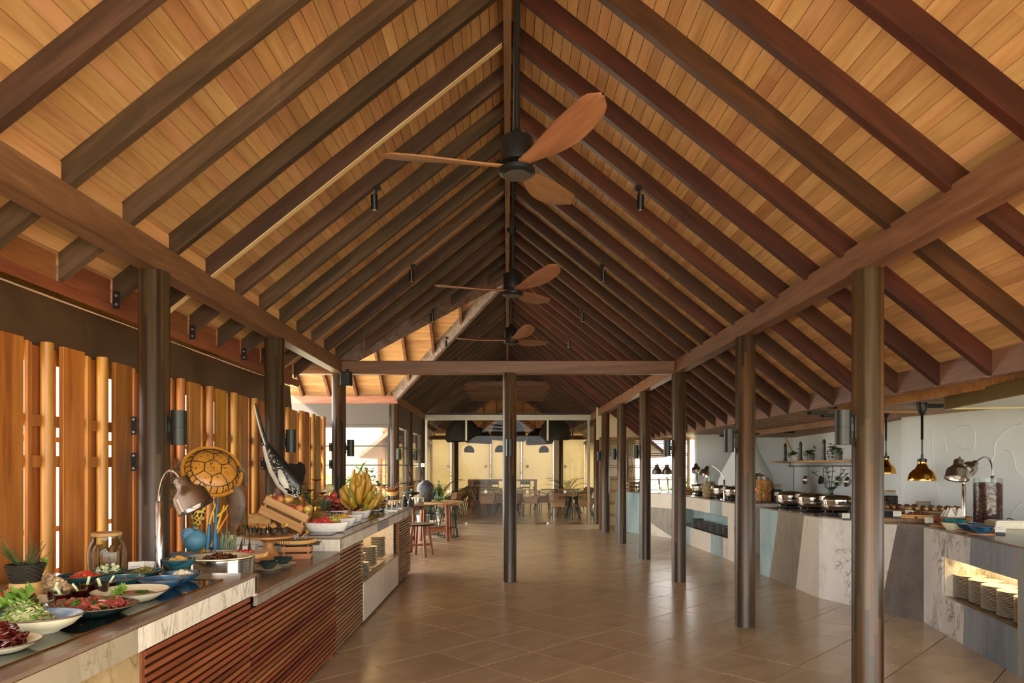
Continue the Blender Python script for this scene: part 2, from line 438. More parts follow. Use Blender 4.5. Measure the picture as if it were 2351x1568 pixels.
for sx in (-1, 1):
    skin([PY(0, YF, YF), PY(sx * 4.1, YF, YF), PY(sx * 4.1, YF - 2.75, YF), PY(sx * 2.75, YF - 2.75, YF)])
    skin([P(sx * 2.6, 18.9), P(sx * 4.1, 18.9), P(sx * 4.1, YF - 2.5), P(sx * 2.6, YF - 2.5)])
    skin([P(sx * 2.7, 17.5), P(sx * 4.1, 17.5), P(sx * 4.1, 18.95), P(sx * 2.7, 18.95)]) if sx > 0 else None
skin([PY(-4.1, YF, YF), PY(4.1, YF, YF), PY(4.1, YF + 2.75, YF), PY(-4.1, YF + 2.75, YF)])
# planks and rafters of the slopes that face the camera
for yc, xa in ((YC, lambda y: (-4.65, -y)), (YF, lambda y: (-4.0, 4.0))):
    k = 0
    while k * PW < 2.55:
        d0 = k * PW + gp; d1 = (k + 1) * PW - gp
        za, zb = RZ - SL * d0 + VD, RZ - SL * d1 + VD
        vs = []
        for d, z in ((d0, za), (d1, zb)):
            a, b = xa(d)
            for zz in (z, z + .018): vs += [(a, yc + d, zz), (b, yc + d, zz)]
        MB().add(vs, [(0, 1, 5, 4), (2, 6, 7, 3), (0, 2, 3, 1), (4, 5, 7, 6), (0, 4, 6, 2), (1, 3, 7, 5)]).build('plank', W_PLANKX, ceil)
        k += 1
W_RAFTY = wood('wing_rafter_wood', '#4a2d1c', '#66402a', '#7d5538', 'Y', .5, 30, (.8, 1.2), .015)
for k in range(7):
    x = -.62 - .57 * k - .25; d = min(-x, 2.42)
    p0 = (x, YC, RZ + VD / 2); s_ = 0.0; e_ = 2.42
    s_ = 0.0 if True else 0
    a = (x, YC + s_, RZ - SL * s_ + VD / 2); e = min(-x, 2.42) if False else 2.42
    # a jack rafter runs from the valley (or the wing ridge) down to the transverse beam
    lo = 2.42; hi = -x
    if hi < lo: a = (x, YC + hi, RZ - SL * hi + VD / 2); b = (x, YC + lo, RZ - SL * lo + VD / 2)
    else: a = (x, YC, RZ + VD / 2); b = (x, YC + lo, RZ - SL * lo + VD / 2)
    if hi < lo:
        a, b = (x, YC, RZ + VD / 2), (x, YC + hi, RZ - SL * hi + VD / 2)
    MB().bar(a, b, .05, .148, (0, 0, 1)).build('rafter', W_RAFTY, ceil)
for k in range(-6, 7):
    x = .57 * k + .1
    MB().bar((x, YF, RZ + VD / 2), (x, YF + 2.42, RZ - SL * 2.42 + VD / 2), .05, .148).build('rafter', W_RAFTY, ceil)
# valley and hip rafters
def valley(p, q): MB().bar(p, q, .07, .24, (0, 0, 1)).build('valley_rafter', wood('valley_wood', '#4f4038', '#6b5850', '#81706a', 'X', .5, 30, (.95, 1.05)), ceil)
valley((0, YC, RZ + .05), (-2.40, YC - 2.40, RZ - SL * 2.40 + .05))
valley((0, YC, RZ + .05), (-2.40, YC + 2.40, RZ - SL * 2.40 + .05))
for sx in (-1, 1): valley((0, YF, RZ + .05), (sx * 2.4, YF - 2.4, RZ - SL * 2.4 + .05))
# main rafters
ys = [3.04 + .57 * k for k in range(-9, 44)]
for y in ys:
    for side in (-1, 1):
        a, b = 0.02, (2.73 if side < 0 else XER)
        if side < 0:
            if 9.2 < y < YC: b = min(2.4, YC - y)
            elif y >= YC:
                b = min(2.45, y - YC)
                if y > YF - 2.4: b = min(b, YF - y)
        else:
            if y > 17.2: b = 2.45
            if y > YF - 2.4: b = min(b, YF - y)
        if b < a + .15 or y > YF - .1: continue
        vs = []
        for x in (a, b):
            for zz in (rz(x), rz(x) + VD - .001):
                vs += [(side * x, y - .03, zz), (side * x, y + .03, zz)]
        fs = [(0, 1, 5, 4), (2, 6, 7, 3), (0, 2, 3, 1), (4, 5, 7, 6), (0, 4, 6, 2), (1, 3, 7, 5)]
        MB().add(vs, fs).build('rafter', W_RAFTL if side < 0 else W_RAFTR, ceil)
for y, m in ((5.32, wood('raw_timber_edge', '#a98a5e', '#c4a678', '#d4b98e', 'X', .5, 30, (.97, 1.03), pre=R(38.66))), (8.17, wood('tan_timber_edge', '#7d5a36', '#96714a', '#a98559', 'X', .5, 30, (.97, 1.03), pre=R(38.66)))):
    MB().bar((-.04, y, rz(.04) - .003), (-2.72, y, rz(2.72) - .003), .058, .006, (0, 0, 1)).build('rafter_edge', m, ceil)
MB().box(-.03, .03, -2.2, YF, RZ - .08, RZ + .17).build('ridge_beam', W_BEAM, ceil)
MB().box(-4.6, -.03, YC - .03, YC + .03, RZ - .02, RZ + .17).build('ridge_beam', W_BEAMX, ceil)
MB().box(-4, 4, YF - .03, YF + .03, RZ - .02, RZ + .17).build('ridge_beam', W_BEAMX, ceil)
for k in range(len(ys) - 1):
    y0, y1 = ys[k] + .031, ys[k + 1] - .031
    if y1 < 9.3: MB().box(XL - .03, XL + .03, y0, y1, 3.10, rz(2.37) + VD + .01).build('blocking', W_BLOCK, ceil)
    if y1 < 9.0: MB().box(XE - .02, XE + .005, y0, y1, 2.735, rz(2.75) + VD + .02).build('blocking', W_RED, ceil)
    if y1 < 17.2: MB().box(XER - .01, XER + .02, y0, y1, 2.24, rz(3.36) + VD + .03).build('blocking', W_FASC, ceil)
# collar ties over the dining room
for y in (19.55, 20.65, 21.75, 22.85, 23.95):
    x = (RZ - 3.93) / SL + .05
    o = MB().box(-x, x, y, y + .06, 3.92, 4.06, .004).build('collar_tie', W_BEAMX, ceil)
# louvred gable on the far slope
lv = thing('gable_louvre', 'timber louvred gable vent high on the far roof slope', 'vent', (0, 29.4, 3.25))
MB().bar((-1.25, 0, 0), (0, 0, 1.0), .06, .08, (0, 1, 0)).bar((1.25, 0, 0), (0, 0, 1.0), .06, .08, (0, 1, 0)).bar((-1.25, 0, 0), (1.25, 0, 0), .06, .08, (0, 1, 0)).build('frame', W_RED, lv)
for k in range(8):
    z = .07 + k * .105; x = 1.2 - z * 1.25
    MB().box(-x, x, -.03, .03, z, z + .05, 0, T(0, 0, 0, 0)).build('slat', W_RED, lv)
MB().box(-.35, .35, -.045, .0, .1, .62).build('panel', W_BEAMX, lv)

# ---- beams
def beam(x0, x1, y0, y1, z0, z1, m, label):
    return tag(MB().box(x0, x1, y0, y1, z0, z1, .006).build('roof_beam', m), label, 'beam')
beam(XL - .07, XL + .07, -2.2, 9.49, 2.915, 3.095, W_BEAM, 'long brown timber beam over the left row of columns by the slatted screen')
beam(XR - .07, XR + .07, -2.2, 19.1, 2.915, 3.095, W_BEAM, 'long brown timber beam over the right row of columns')
beam(XL - .07, XR - .07, 9.49, 9.63, 2.90, 3.08, W_BEAMX, 'timber tie beam across the hall on the middle post')
beam(-4.6, XL - .07, 9.49, 9.63, 2.90, 3.08, W_BEAMX, 'short timber beam running left behind the slatted screen')
beam(-4.6, XL + .07, 14.26, 14.40, 2.915, 3.095, wood('wing_beam_wood', '#7d5236', '#976548', '#a97857', 'X', .45, 40, (.95, 1.05)), 'pale timber beam above the grey shade of the garden window')
beam(XL - .07, XL + .07, 14.40, 19.1, 2.915, 3.095, W_BEAM, 'timber beam over the far left columns beside the round tables')
beam(-4.0, 4.0, 30.95, 31.10, 2.83, 3.02, W_BEAMX, 'timber beam above the blinds at the far end of the dining room')

# ---- columns
def column_mat():
    t = NT('laminated_column_wood'); t.set(.36, 0, .4)
    tc = t.n('ShaderNodeTexCoord'); sp = t.n('ShaderNodeSeparateXYZ'); t.l(tc.outputs['Object'], sp.inputs[0])
    oi = t.n('ShaderNodeObjectInfo'); off = t.math('MULTIPLY', oi.outputs['Random'], 31.0)
    an = t.math('ARCTAN2', sp.outputs[1], sp.outputs[0])
    q = t.math('FLOOR', t.math('MULTIPLY', t.math('ADD', an, off), 3.6))
    wn = t.n('ShaderNodeTexWhiteNoise', noise_dimensions='1D'); t.l(q, wn.inputs['W'])
    zz = t.math('FLOOR', t.math('ADD', t.math('MULTIPLY', sp.outputs[2], .8), t.math('MULTIPLY', wn.outputs['Value'], 7.0)))
    w2 = t.n('ShaderNodeTexWhiteNoise', noise_dimensions='2D'); cb = t.n('ShaderNodeCombineXYZ'); t.l(q, cb.inputs[0]); t.l(zz, cb.inputs[1]); t.l(cb.outputs[0], w2.inputs['Vector'])
    c = t.ramp(w2.outputs['Value'], [(0, '#281e14'), (.3, '#3c2e1e'), (.55, '#4b3b29'), (.82, '#433625'), (.9, '#58371d'), (.96, '#5c4729'), (1, '#544631')])
    gr = t.noise(t.coord((14, 14, .8)), 2, 4)
    t.col(t.mix(1.0, c, t.ramp(gr, [(.3, (.72, .7, .68, 1)), (.7, (1.2, 1.18, 1.15, 1))]), 'MULTIPLY')); t.bump(gr, .08, .004); return t.m
M_COL = column_mat()
col0 = None
def column(x, y, label, top=2.915):
    global col0
    if col0 is None:
        col0 = MB().lathe([(.099, 0), (.097, .01), (.097, 2.91), (.094, 2.915)], 32).build('column', M_COL, None, 40, (x, y, 0)); o = col0
    else: o = inst(col0, None, (x, y, 0))
    o.rotation_euler = (0, 0, 0)
    return tag(o, label, 'column', 'round timber columns of the hall')
RC = [4.547, 6.89, 9.557, 11.9, 14.33, 16.7]
LC = [4.58, 6.95, 9.6]
place = ['nearest the camera, tallest in the picture', 'second from the camera', 'at the right end of the tie beam', 'fourth from the camera, before the pale counter', 'fifth from the camera, before the lattice window', 'farthest of its row, by the lattice window']
for y, t_ in zip(RC, place): column(XR, y, 'round dark timber column of the right row, ' + t_)
for y, t_ in zip(LC, ['beside the turtle sculpture', 'beside the spotted ray sculpture', 'under the black loudspeaker']): column(XL, y, 'round dark timber column ' + t_)
column(.03, 9.557, 'round dark timber post standing alone in the middle of the hall')
for y, t_ in ((14.33, 'at the corner of the garden window'), (16.4, 'between the garden windows behind the round tables'), (18.75, 'with a small white switch, left of the glass partition')): column(XL, y, 'round timber column ' + t_)
column(XR + .1, 19.05, 'timber column at the right end of the glass partition')
column(-2.3, 30.6, 'timber column left of the wide blinds in the far dining room')
column(2.4, 30.6, 'timber column right of the wide blinds in the far dining room')

# ---- wall sconces: black up-and-down cylinders on the columns
def sconce(x, y, ang, label):
    t = thing('wall_sconce', label, 'wall lamp', (x, y, 1.87), ang, 'black cylinder sconces on the columns')
    if sconce.src is None:
        sconce.src = [MB().lathe([(.046, -.112), (.05, -.115), (.05, -.002), (.049, -.001), (.049, .001), (.05, .002), (.05, .115), (.046, .112), (.044, .06), (0, .06)], 24, T(.165, 0, 0), cap=False).lathe([(.044, -.06), (0, -.06)], 24, T(.165, 0, 0), cap=False),
                      MB().box(.088, .125, -.02, .02, -.03, .03, .003), MB().box(.088, .1, -.032, .032, -.075, .075, .002)]
        sconce.obj = [sconce.src[0].build('cylinder', M_BRZ, t, 40), sconce.src[1].build('bracket', M_BRZ, t), sconce.src[2].build('back_plate', M_BRZ, t)]
    else:
        for o in sconce.obj: inst(o, t)
sconce.src = None
for y, t_ in zip(RC, place): sconce(XR, y, R(180), 'black cylinder sconce on the right-row column ' + t_)
for y, t_ in zip(LC, ['above the turtle shell', 'above the spotted ray wing', 'low behind the loudspeaker column']): sconce(XL, y, 0, 'black cylinder sconce ' + t_)
sconce(.03, 9.557, R(-90), 'black cylinder sconce on the front of the middle post')
sconce(XL, 14.33, R(-50), 'black cylinder sconce on the garden window corner column')
sconce(XL, 16.4, 0, 'small black cylinder sconce on the column before the switch')

# ---- left screen of vertical boards
wl = struct(bpy.data.objects.new('wall_left', None)); col.objects.link(wl)
ZT = 2.335
y0 = 4.158 - .55 * 6
mb_w = mb_d = None
k = 0
while y0 < 10.15:
    rj = random.Random(k)
    j = lambda a=.012: rj.uniform(-a, a)
    MB().box(-2.735, -2.705, y0, y0 + .213, .02, ZT + j(), .003).build('board', W_SLAT, wl)
    MB().box(-.01, .01, -.034, .034, .02, ZT - .01, .003, T(-2.724, y0 + .27, 0, 0, 0, R(18))).build('strip', W_SLAT, wl)
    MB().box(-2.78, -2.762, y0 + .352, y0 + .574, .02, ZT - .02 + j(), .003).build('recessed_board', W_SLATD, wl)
    MB().lathe([(.036, .02), (.036, ZT + .005), (.03, ZT + .01)], 14, T(-2.72, y0 + .425, 0)).build('half_round_batten', W_SLAT, wl, 40)
    y0 += .55; k += 1
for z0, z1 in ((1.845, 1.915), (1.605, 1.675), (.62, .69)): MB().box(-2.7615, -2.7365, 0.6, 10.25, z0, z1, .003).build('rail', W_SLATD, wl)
for z0 in (1.77, 1.18, .9): MB().box(-3.02, -2.99, 0.6, 10.25, z0, z0 + .035).build('outer_rail', W_FRAME, wl)
MB().box(XE - .06, XE + .02, -2, 8.95, 2.665, 2.737, .004).build('wall_plate', W_RED, wl)
MB().box(XE - .03, XE + .012, -2, 8.95, 2.646, 2.6645).build('shade_rail', M_GOLD, wl)
# brackets on the columns that hold the screen
for y in LC:
    for z in (1.88, 1.64):
        t = thing('screen_bracket', 'black bolted steel bracket %s the column %s' % ('high on' if z > 1.8 else 'lower on', {4.58: 'beside the turtle', 6.95: 'beside the spotted ray', 9.6: 'under the loudspeaker'}[y]), 'bracket', (XL - .1, y - .06, z))
        MB().box(-.02, .02, -.012, .0, -.06, .06, .002).build('plate', M_BLACK, t)
        for dz in (-.042, .042): MB().lathe([(.009, 0), (.009, .006), (0, .008)], 8, T(0, -.012, dz, R(90))).build('bolt', M_STEEL, t, 40)
for k, y in enumerate(ys):
    if 2.6 < y < 8.8 and k % 2 == 0:
        t = thing('rafter_bracket', 'black bolted bracket under the rafter foot %s above the brown shade' % ORD[k // 2 - 4], 'bracket', (-2.70, y - .034, 2.76))
        MB().box(-.025, .025, -.006, .0, -.06, .06, .002).build('plate', M_BLACK, t)
        for dz in (-.03, .03): MB().lathe([(.01, 0), (.01, .006), (0, .008)], 8, T(0, -.006, dz, R(90))).build('bolt', M_STEEL, t, 40)
# fabric shades above the screen
def shade(ya, yb, label, seed):
    rr = random.Random(seed); n, m = 28, 10; vs = []; fs = []
    ph = [rr.uniform(0, 6) for _ in range(4)]
    for i in range(n + 1):
        for k in range(m + 1):
            u, v = i / n, k / m
            d = .016 * v * math.sin(u * 17 + ph[0] + v * 2) + .012 * math.sin(u * 7 + ph[1] + v * 4) + .02 * math.exp(-((u - v * .3 - .62) * 9) ** 2)
            vs.append((-2.83 + d * .5 + .012 * math.sin(v * 3.1), ya + (yb - ya) * u, 2.655 - .42 * v))
    o = len(vs); vs += [(x - .008, y, z) for x, y, z in vs]
    for i in range(n):
        for k in range(m):
            a = i * (m + 1) + k; q = (a, a + 1, a + m + 2, a + m + 1); fs += [q, tuple(o + z for z in q[::-1])]
    for i in range(n): a = i * (m + 1) + m; fs.append((a, a + o, a + m + 1 + o, a + m + 1))
    return tag(MB().add(vs, fs).build('fabric_shade', M_SHADE, None, 60), label, 'shade', 'brown fabric shades over the slatted screen')
shade(1.2, 4.6, 'brown creased fabric shade nearest the camera above the slatted screen', 1)
shade(4.57, 6.68, 'brown fabric shade between the two near left columns', 2)
shade(6.64, 8.9, 'brown fabric shade farthest along the slatted screen', 3)
# ---- garden windows on the left wing
def bars_window(name, p0, p1, z0, z1, rails, posts, m=None, t=.03):
    o = struct(bpy.data.objects.new(name, None)); col.objects.link(o); m = m or M_BRZ
    p0, p1 = Vector((*p0, 0)), Vector((*p1, 0)); d = p1 - p0; L = d.length; ang = math.atan2(d.y, d.x)
    o.location = p0; o.rotation_euler = (0, 0, ang)
    MB().box(0, L, -t/2, t/2, z0, z0 + .05).box(0, L, -t/2, t/2, z1 - .05, z1).build('window_frame', m, o)
    for z in rails: MB().box(0, L, -t/2, t/2, z - .012, z + .012).build('rail', m, o)
    for x in posts: MB().box(x * L - .02, x * L + .02, -t/2 - .004, t/2 + .004, z0, z1).build('mullion', m, o)
    xs = sorted(set([0, 1] + list(posts)))
    for a, b in zip(xs[:-1], xs[1:]): MB().box(a * L + .02, b * L - .02, -.003, .003, z0 + .05, z1 - .05).build('pane', M_GLASS, o)
    return o
bars_window('window_1', (-4.55, 14.33), (-2.46, 14.33), 0, 2.9, (2.04, 1.64, 1.22, .6), (0, .5, .985))
bars_window('window_2', (-2.40, 14.44), (-2.40, 16.3), 0, 2.9, (2.04, 1.64, 1.22, .6), (.03, .97))
bars_window('window_3', (-2.40, 16.5), (-2.40, 18.65), 0, 2.9, (2.04, 1.64, 1.22, .6), (.03, .97))
tag(MB().box(-4.5, -2.46, 14.22, 14.24, 2.46, 2.915).box(-4.5, -2.46, 14.20, 14.26, 2.42, 2.47).build('roller_shade', M_SHADEG), 'grey roller shade drawn part way over the garden window', 'shade')
tag(MB().box(-2.33, -2.32, 14.46, 16.28, 2.45, 2.915).build('roller_shade', M_SHADEG), 'dark roller shade between the garden window corner and the next column', 'shade')
tag(MB().box(-2.33, -2.32, 16.52, 18.62, 2.45, 2.915).build('roller_shade', M_SHADEG), 'dark roller shade left of the glass partition', 'shade')
# ---- glass partition to the dining room
gp_ = struct(bpy.data.objects.new('door_1', None)); col.objects.link(gp_)
M_HEAD = flat('grey_aluminium', '#a9a496', .4, .3)
MB().box(-2.31, 2.38, 19.14, 19.26, 2.91, 3.06, .004).build('header', M_HEAD, gp_)
MB().box(-2.31, 2.38, 19.16, 19.24, 3.075, 3.11).build('track', M_BLACK, gp_)
for a, b in ((-2.25, -1.17), (-1.15, -.02), (.0, 1.12), (1.14, 2.25)):
    MB().box(a, b, 19.192, 19.204, .02, 2.91).build('pane', M_GLASS, gp_)
    za, zb = rz(a), rz(b); 
    MB().add([(a, 19.192, 3.11), (b, 19.192, 3.11), (b, 19.192, max(3.12, zb - .02)), (a, 19.192, max(3.12, za - .02)), (a, 19.204, 3.11), (b, 19.204, 3.11), (b, 19.204, max(3.12, zb - .02)), (a, 19.204, max(3.12, za - .02))],
             [(0, 1, 2, 3), (7, 6, 5, 4), (0, 4, 5, 1), (1, 5, 6, 2), (2, 6, 7, 3), (3, 7, 4, 0)]).build('fanlight', M_GLASS, gp_)
for x in (-2.28, 2.28): MB().box(x - .03, x + .03, 19.17, 19.23, 0, 2.91).build('jamb', M_HEAD, gp_)
for x in (-1.16, 1.13):
    MB().box(x - .025, x + .025, 19.18, 19.215, 2.34, 2.91).build('hinge_strip', flat('pale_strip', '#c9c6b4', .4), gp_)
    MB().box(x - .03, x + .03, 19.16, 19.23, 0, .04).build('floor_patch', M_STEEL, gp_)
for x in (-1.66, -.61, .56, 1.62):
    for z in (1.61, .9): MB().lathe([(.045, 0), (.045, .002)], 20, T(x, 19.19, z, R(90))).build('dot_sticker', flat('frosted_dot_%d' % (z > 1), '#8f8a6c' if z > 1 else '#f2ead2', .7), gp_)
# ---- far end of the dining room: windows with cream blinds
def blind_mat():
    t = NT('cream_blind'); t.t.nodes.remove(t.b)
    tl = t.n('ShaderNodeBsdfTranslucent'); tl.inputs[0].default_value = hexc('#b9ae94')
    df = t.n('ShaderNodeBsdfDiffuse'); df.inputs[0].default_value = hexc('#e2d3b2')
    tr = t.n('ShaderNodeBsdfTransparent'); tr.inputs[0].default_value = hexc('#c4b596')
    a = t.n('ShaderNodeMixShader'); a.inputs[0].default_value = .4; t.l(tl.outputs[0], a.inputs[1]); t.l(df.outputs[0], a.inputs[2])
    b = t.n('ShaderNodeMixShader'); b.inputs[0].default_value = .28; t.l(a.outputs[0], b.inputs[1]); t.l(tr.outputs[0], b.inputs[2]); t.l(b.outputs[0], t.out.inputs[0]); return t.m
M_BLIND = blind_mat()
for n, (a, b, lab) in enumerate(((993, 1035, 'left of the palm'), (1054, 1126, 'behind the left end of the timber bar'), (1127, 1196, 'behind the middle of the timber bar'), (1197, 1270, 'right of the timber bar'), (1291, 1342, 'behind the right tables'))):
    xa, xb = px_x(a, 31), px_x(b, 31)
    tag(MB().box(xa, xb, 30.98, 30.984, .12, 2.83).build('blind', M_BLIND), 'cream translucent blind ' + lab + ' at the far end', 'blind', 'cream blinds at the far end')
    w_ = struct(bpy.data.objects.new('window_%d' % (n + 4), None)); col.objects.link(w_)
    for x in (xa - .06, xb + .02): MB().box(x, x + .05, 31.04, 31.12, 0, 2.9).build('window_frame', W_FRAME, w_)
    MB().box(xa, xb, 31.06, 31.07, .1, 2.8).build('pane', M_GLASS, w_)
tr = flat('cream_trim', '#d8cfb8', .6)
struct(MB().box(-4.05, px_x(991, 31), 31.0, 31.1, 0, 3.0).build('wall_back', tr)); struct(MB().box(px_x(1344, 31), 4.05, 31.0, 31.1, 0, 3.0).build('wall_back', tr))
for n, (a, b) in enumerate(((1036, 1053), (1271, 1290))): struct(MB().box(px_x(a, 31), px_x(b, 31), 31.0, 31.08, 0, 2.9).build('trim_%d' % (n + 1), tr))
struct(MB().box(-4.05, 4.05, 31.0, 31.1, 0, .12).build('trim_3', tr))
for sx, nm in ((-1, 'left'), (1, 'right')):
    w_ = struct(bpy.data.objects.new('wall_dining_' + nm, None)); col.objects.link(w_)
    for k in range(6):
        y = 19.3 + k * 1.96; MB().box(sx * 3.5 - .04, sx * 3.5 + .04, y, y + .1, 0, 2.6).build('post', W_FRAME, w_)
        MB().box(sx * 3.52 - .003, sx * 3.52 + .003, y + .1, y + 1.96, .12, 2.6).build('blind', M_BLIND, w_)
    MB().prism([(sx * 3.46, 19.2), (sx * 3.54, 19.2), (sx * 3.54, 31.05), (sx * 3.46, 31.05)], 2.6, 2.75).build('head', W_FRAME, w_)
for sx in (-1, 1): struct(MB().add([(sx * 3.95, YF - 2.9, 2.3), (sx * 3.95, YF + 2.7, 2.3), (sx * 3.95, YF + 2.7, 2.9), (sx * 3.95, YF, 5.1), (sx * 3.95, YF - 2.9, 2.9)], [(0, 1, 2, 3, 4)]).build('wall_gable', W_BEAM))
# ---- right side: lattice window, white walls, slatted flat ceiling
ow = struct(bpy.data.objects.new('window_9', None)); col.objects.link(ow)
YW = 17.5
for x in (2.36, 2.52, 3.05, 3.62, 4.25, 4.62): MB().box(x, x + .06, YW, YW + .08, 0, 2.35).build('post', W_FRAME, ow)
for k in range(8):
    z = .02 + k * .31; MB().box(2.4, 4.68, YW + .005, YW + .06, z, z + .022).box(2.4, 4.68, YW + .005, YW + .06, z + .05, z + .07).build('rail', W_FRAME, ow)
MB().box(2.4, 3.3, YW + .09, YW + .095, 0, 2.3).build('blind', M_BLIND, ow)
MB().box(2.36, 4.68, YW - .01, YW + .1, 2.28, 2.36).build('head', W_FRAME, ow)
MB().box(2.36, 4.68, YW + .02, YW + .03, .05, 2.28).build('pane', M_GLASS, ow)
struct(MB().box(4.68, 7.4, 16.9, 17.1, 0, 2.5).build('wall_oven', M_WALL))
struct(MB().add([(2.3, 17.55, 2.3), (5.2, 17.55, 2.3), (5.2, 17.65, 2.3), (2.3, 17.65, 2.3), (2.3, 17.55, 3.2), (5.2, 17.55, 3.0), (5.2, 17.65, 3.0), (2.3, 17.65, 3.2)], [(0,1,5,4),(1,2,6,5),(2,3,7,6),(3,0,4,7),(4,5,6,7),(3,2,1,0)]).build('wall_gable', flat('cream_panel', '#cbbb97', .7)))
def wallseg(name, pts, z1, th=.15, m=None):
    poly = [Vector(p) for p in pts]; mb = MB()
    for a, b in zip(poly[:-1], poly[1:]):
        d = (b - a).normalized(); n = Vector((d.y, -d.x)) * th
        mb.prism([tuple(a), tuple(b), tuple(b + n), tuple(a + n)], 0, z1)
    return struct(mb.build(name, m or M_WALL))
wallseg('wall_shelf', [(7.1, 16.9), (6.72, 13.35), (6.23, 11.26)], 2.5, -.15)
wallseg('wall_recess', [(6.23, 11.26), (5.95, 10.0)], 2.5, -.15)
wallseg('wall_relief', [(5.80, 9.95), (6.2, 8.1), (6.6, 6.2), (6.9, 4.4)], 2.5, -.15)
struct(MB().prism([(5.80, 9.95), (6.6, 9.95), (6.6, 10.05), (5.80, 10.05)], 0, 2.5).build('wall_return', M_WALL))
# flat slatted ceiling over the kitchen
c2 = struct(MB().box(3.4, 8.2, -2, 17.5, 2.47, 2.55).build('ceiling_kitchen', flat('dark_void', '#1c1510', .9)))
W_CS = wood('ceiling_slat_wood', '#8a7262', '#a58c7b', '#b8a293', 'X', .5, 30, (.9, 1.1))
W_CSR = wood('ceiling_slat_wood_long', '#7c5c44', '#95735a', '#a98870', 'X', .5, 30, (.9, 1.1))
for k in range(72):                         # slanting slats beside the eave
    y = 3.2 + k * .2
    if y > 17: break
    xe, dy = (4.35, .55) if y < 8.9 else (5.5, 1.2)
    MB().bar((3.40, y, 2.415), (xe, min(17.3, y + dy), 2.415), .09, .03, (0, 0, 1)).build('slat', W_CS if y < 8.9 else W_CSR, c2)
MB().box(4.35, 4.42, 3, 9.0, 2.315, 2.44).build('edge_board', W_TABLE, c2); MB().box(4.42, 5.5, 8.95, 9.02, 2.315, 2.44).build('edge_board', W_TABLE, c2); MB().box(5.5, 5.56, 8.95, 17, 2.30, 2.44).build('edge_board', W_CSR, c2)
for k in range(110):
    y = 4.0 + k * .12
    MB().box(4.42 if y < 8.85 else 5.56, 7.6, y, y + .07, 2.33, 2.36).build('slat', W_CSR, c2)
# ================================================================ left buffet
XF = -1.435
def slats(parent, y0, y1, x, z0, z1, m=None, pitch=.0365, hgt=.0245):
    z = z0; first = None
    while z + hgt < z1:
        if first is None: first = MB().box(-.022, 0, 0, y1 - y0, 0, hgt, .0015).build('slat', m or W_CSLAT, parent, None, (x, y0, z))
        else: inst(first, parent, (x, y0, z))
        z += pitch
    MB().box(x - .05, x - .03, y0, y1, z0, z1).build('backing', flat('dark_backing', '#120d0a', .9), parent)
    for y in (y0 + .01, y1 - .035): MB().box(x - .045, x - .023, y, y + .025, z0, z1).build('batten', m or W_CSLAT, parent)
def counter_top(t, y0, y1, ztop, ap, xb, apron):
    MB().box(xb, XF, y0, y1, ztop - .018, ztop, .0015).build('worktop', S_TOP, t)
    for a, b, m in apron: MB().box(XF - .022, XF - .001, a + .0008, b - .0008, ztop - ap, ztop - .0185, .001).build('apron_panel', m, t)
    MB().box(XF - .003, XF + .0005, y0, y1, ztop - .0195, ztop - .0175).build('edge_trim', M_GOLD, t)
# A: near raised section with the cold well
cA = thing('buffet_counter', 'near left buffet counter with stone top, marble apron and slatted wood front', 'counter')
counter_top(cA, .9, 3.909, 1.0, .116, -2.6, [(.9, 2.657, S_TAUPE), (2.657, 3.909, S_WHITE)])
MB().box(-2.58, -1.53, .95, 3.88, .03, .98).build('carcass', flat('carcass_dark', '#2a211a', .8), cA)
MB().box(-1.53, -1.47, .95, 2.73, .03, .88, .002).build('stone_panel', S_TAN, cA)
MB().box(-1.51, -1.468, 2.735, 2.765, .03, .868, .002).build('end_stile', W_CSLAT, cA)
slats(cA, 2.767, 3.90, -1.468, .035, .868)
MB().box(-2.6, XF - .001, 3.887, 3.909, .872, .981).build('end_panel', S_WHITE, cA)
MB().box(-2.06, -1.535, 1.0, 3.66, .999, 1.0025, .001).build('dark_glass_well', flat('black_glass', '#15181a', .06, 0, .6), cA)
MB().box(-1.535, -1.528, 1.0, 3.67, .999, 1.006, .001).box(-2.067, -2.06, 1.0, 3.67, .999, 1.006, .001).box(-2.06, -1.535, 3.66, 3.667, .999, 1.006, .001).build('well_trim', M_GOLD, cA)
# B: lower middle section
cB = thing('buffet_counter', 'lower left buffet counter with brown stone top and long slatted front', 'counter')
counter_top(cB, 3.911, 5.862, .879, .068, -2.25, [(3.911, 5.862, S_GREY)])
MB().box(-2.24, -1.53, 3.92, 5.85, .03, .86).build('carcass', MATS['carcass_dark'], cB)
slats(cB, 3.915, 5.855, -1.468, .035, .812)
MB().box(-1.52, -1.475, 5.72, 5.78, 0, .04).build('foot', W_CSLAT, cB)
# C: far raised section with the plate niche
cC = thing('buffet_counter', 'far left buffet counter with lit plate niche, stone doors and slatted ends', 'counter')
counter_top(cC, 5.866, 10.35, 1.0, .116, -2.25, [(5.866, 6.75, S_WHITE), (6.75, 7.55, S_PINK), (7.55, 8.25, S_STEELB), (8.25, 9.3, S_PINK), (9.3, 10.35, S_CALA)])
MB().box(-2.25, XF - .001, 5.866, 5.888, .88, .981).build('end_panel', S_WHITE, cC)
W_CSL2 = wood('far_counter_slat_wood', '#6b4730', '#876142', '#9c7552', 'Y', .38, 30, (.9, 1.1))
slats(cC, 5.87, 6.95, -1.468, .035, .868, W_CSL2)
slats(cC, 9.15, 10.33, -1.468, .035, .868, W_CSL2)
MB().box(-2.24, -1.53, 5.9, 6.94, .03, .98).box(-2.24, -1.53, 9.16, 10.32, .03, .98).box(-2.24, -1.53, 6.94, 9.16, .03, .42).box(-2.24, -2.2, 6.94, 9.16, .42, .98).build('carcass', S_PINK, cC)
MB().box(-1.53, -1.46, 6.95, 9.15, .425, .445).build('niche_shelf', S_TOP, cC)
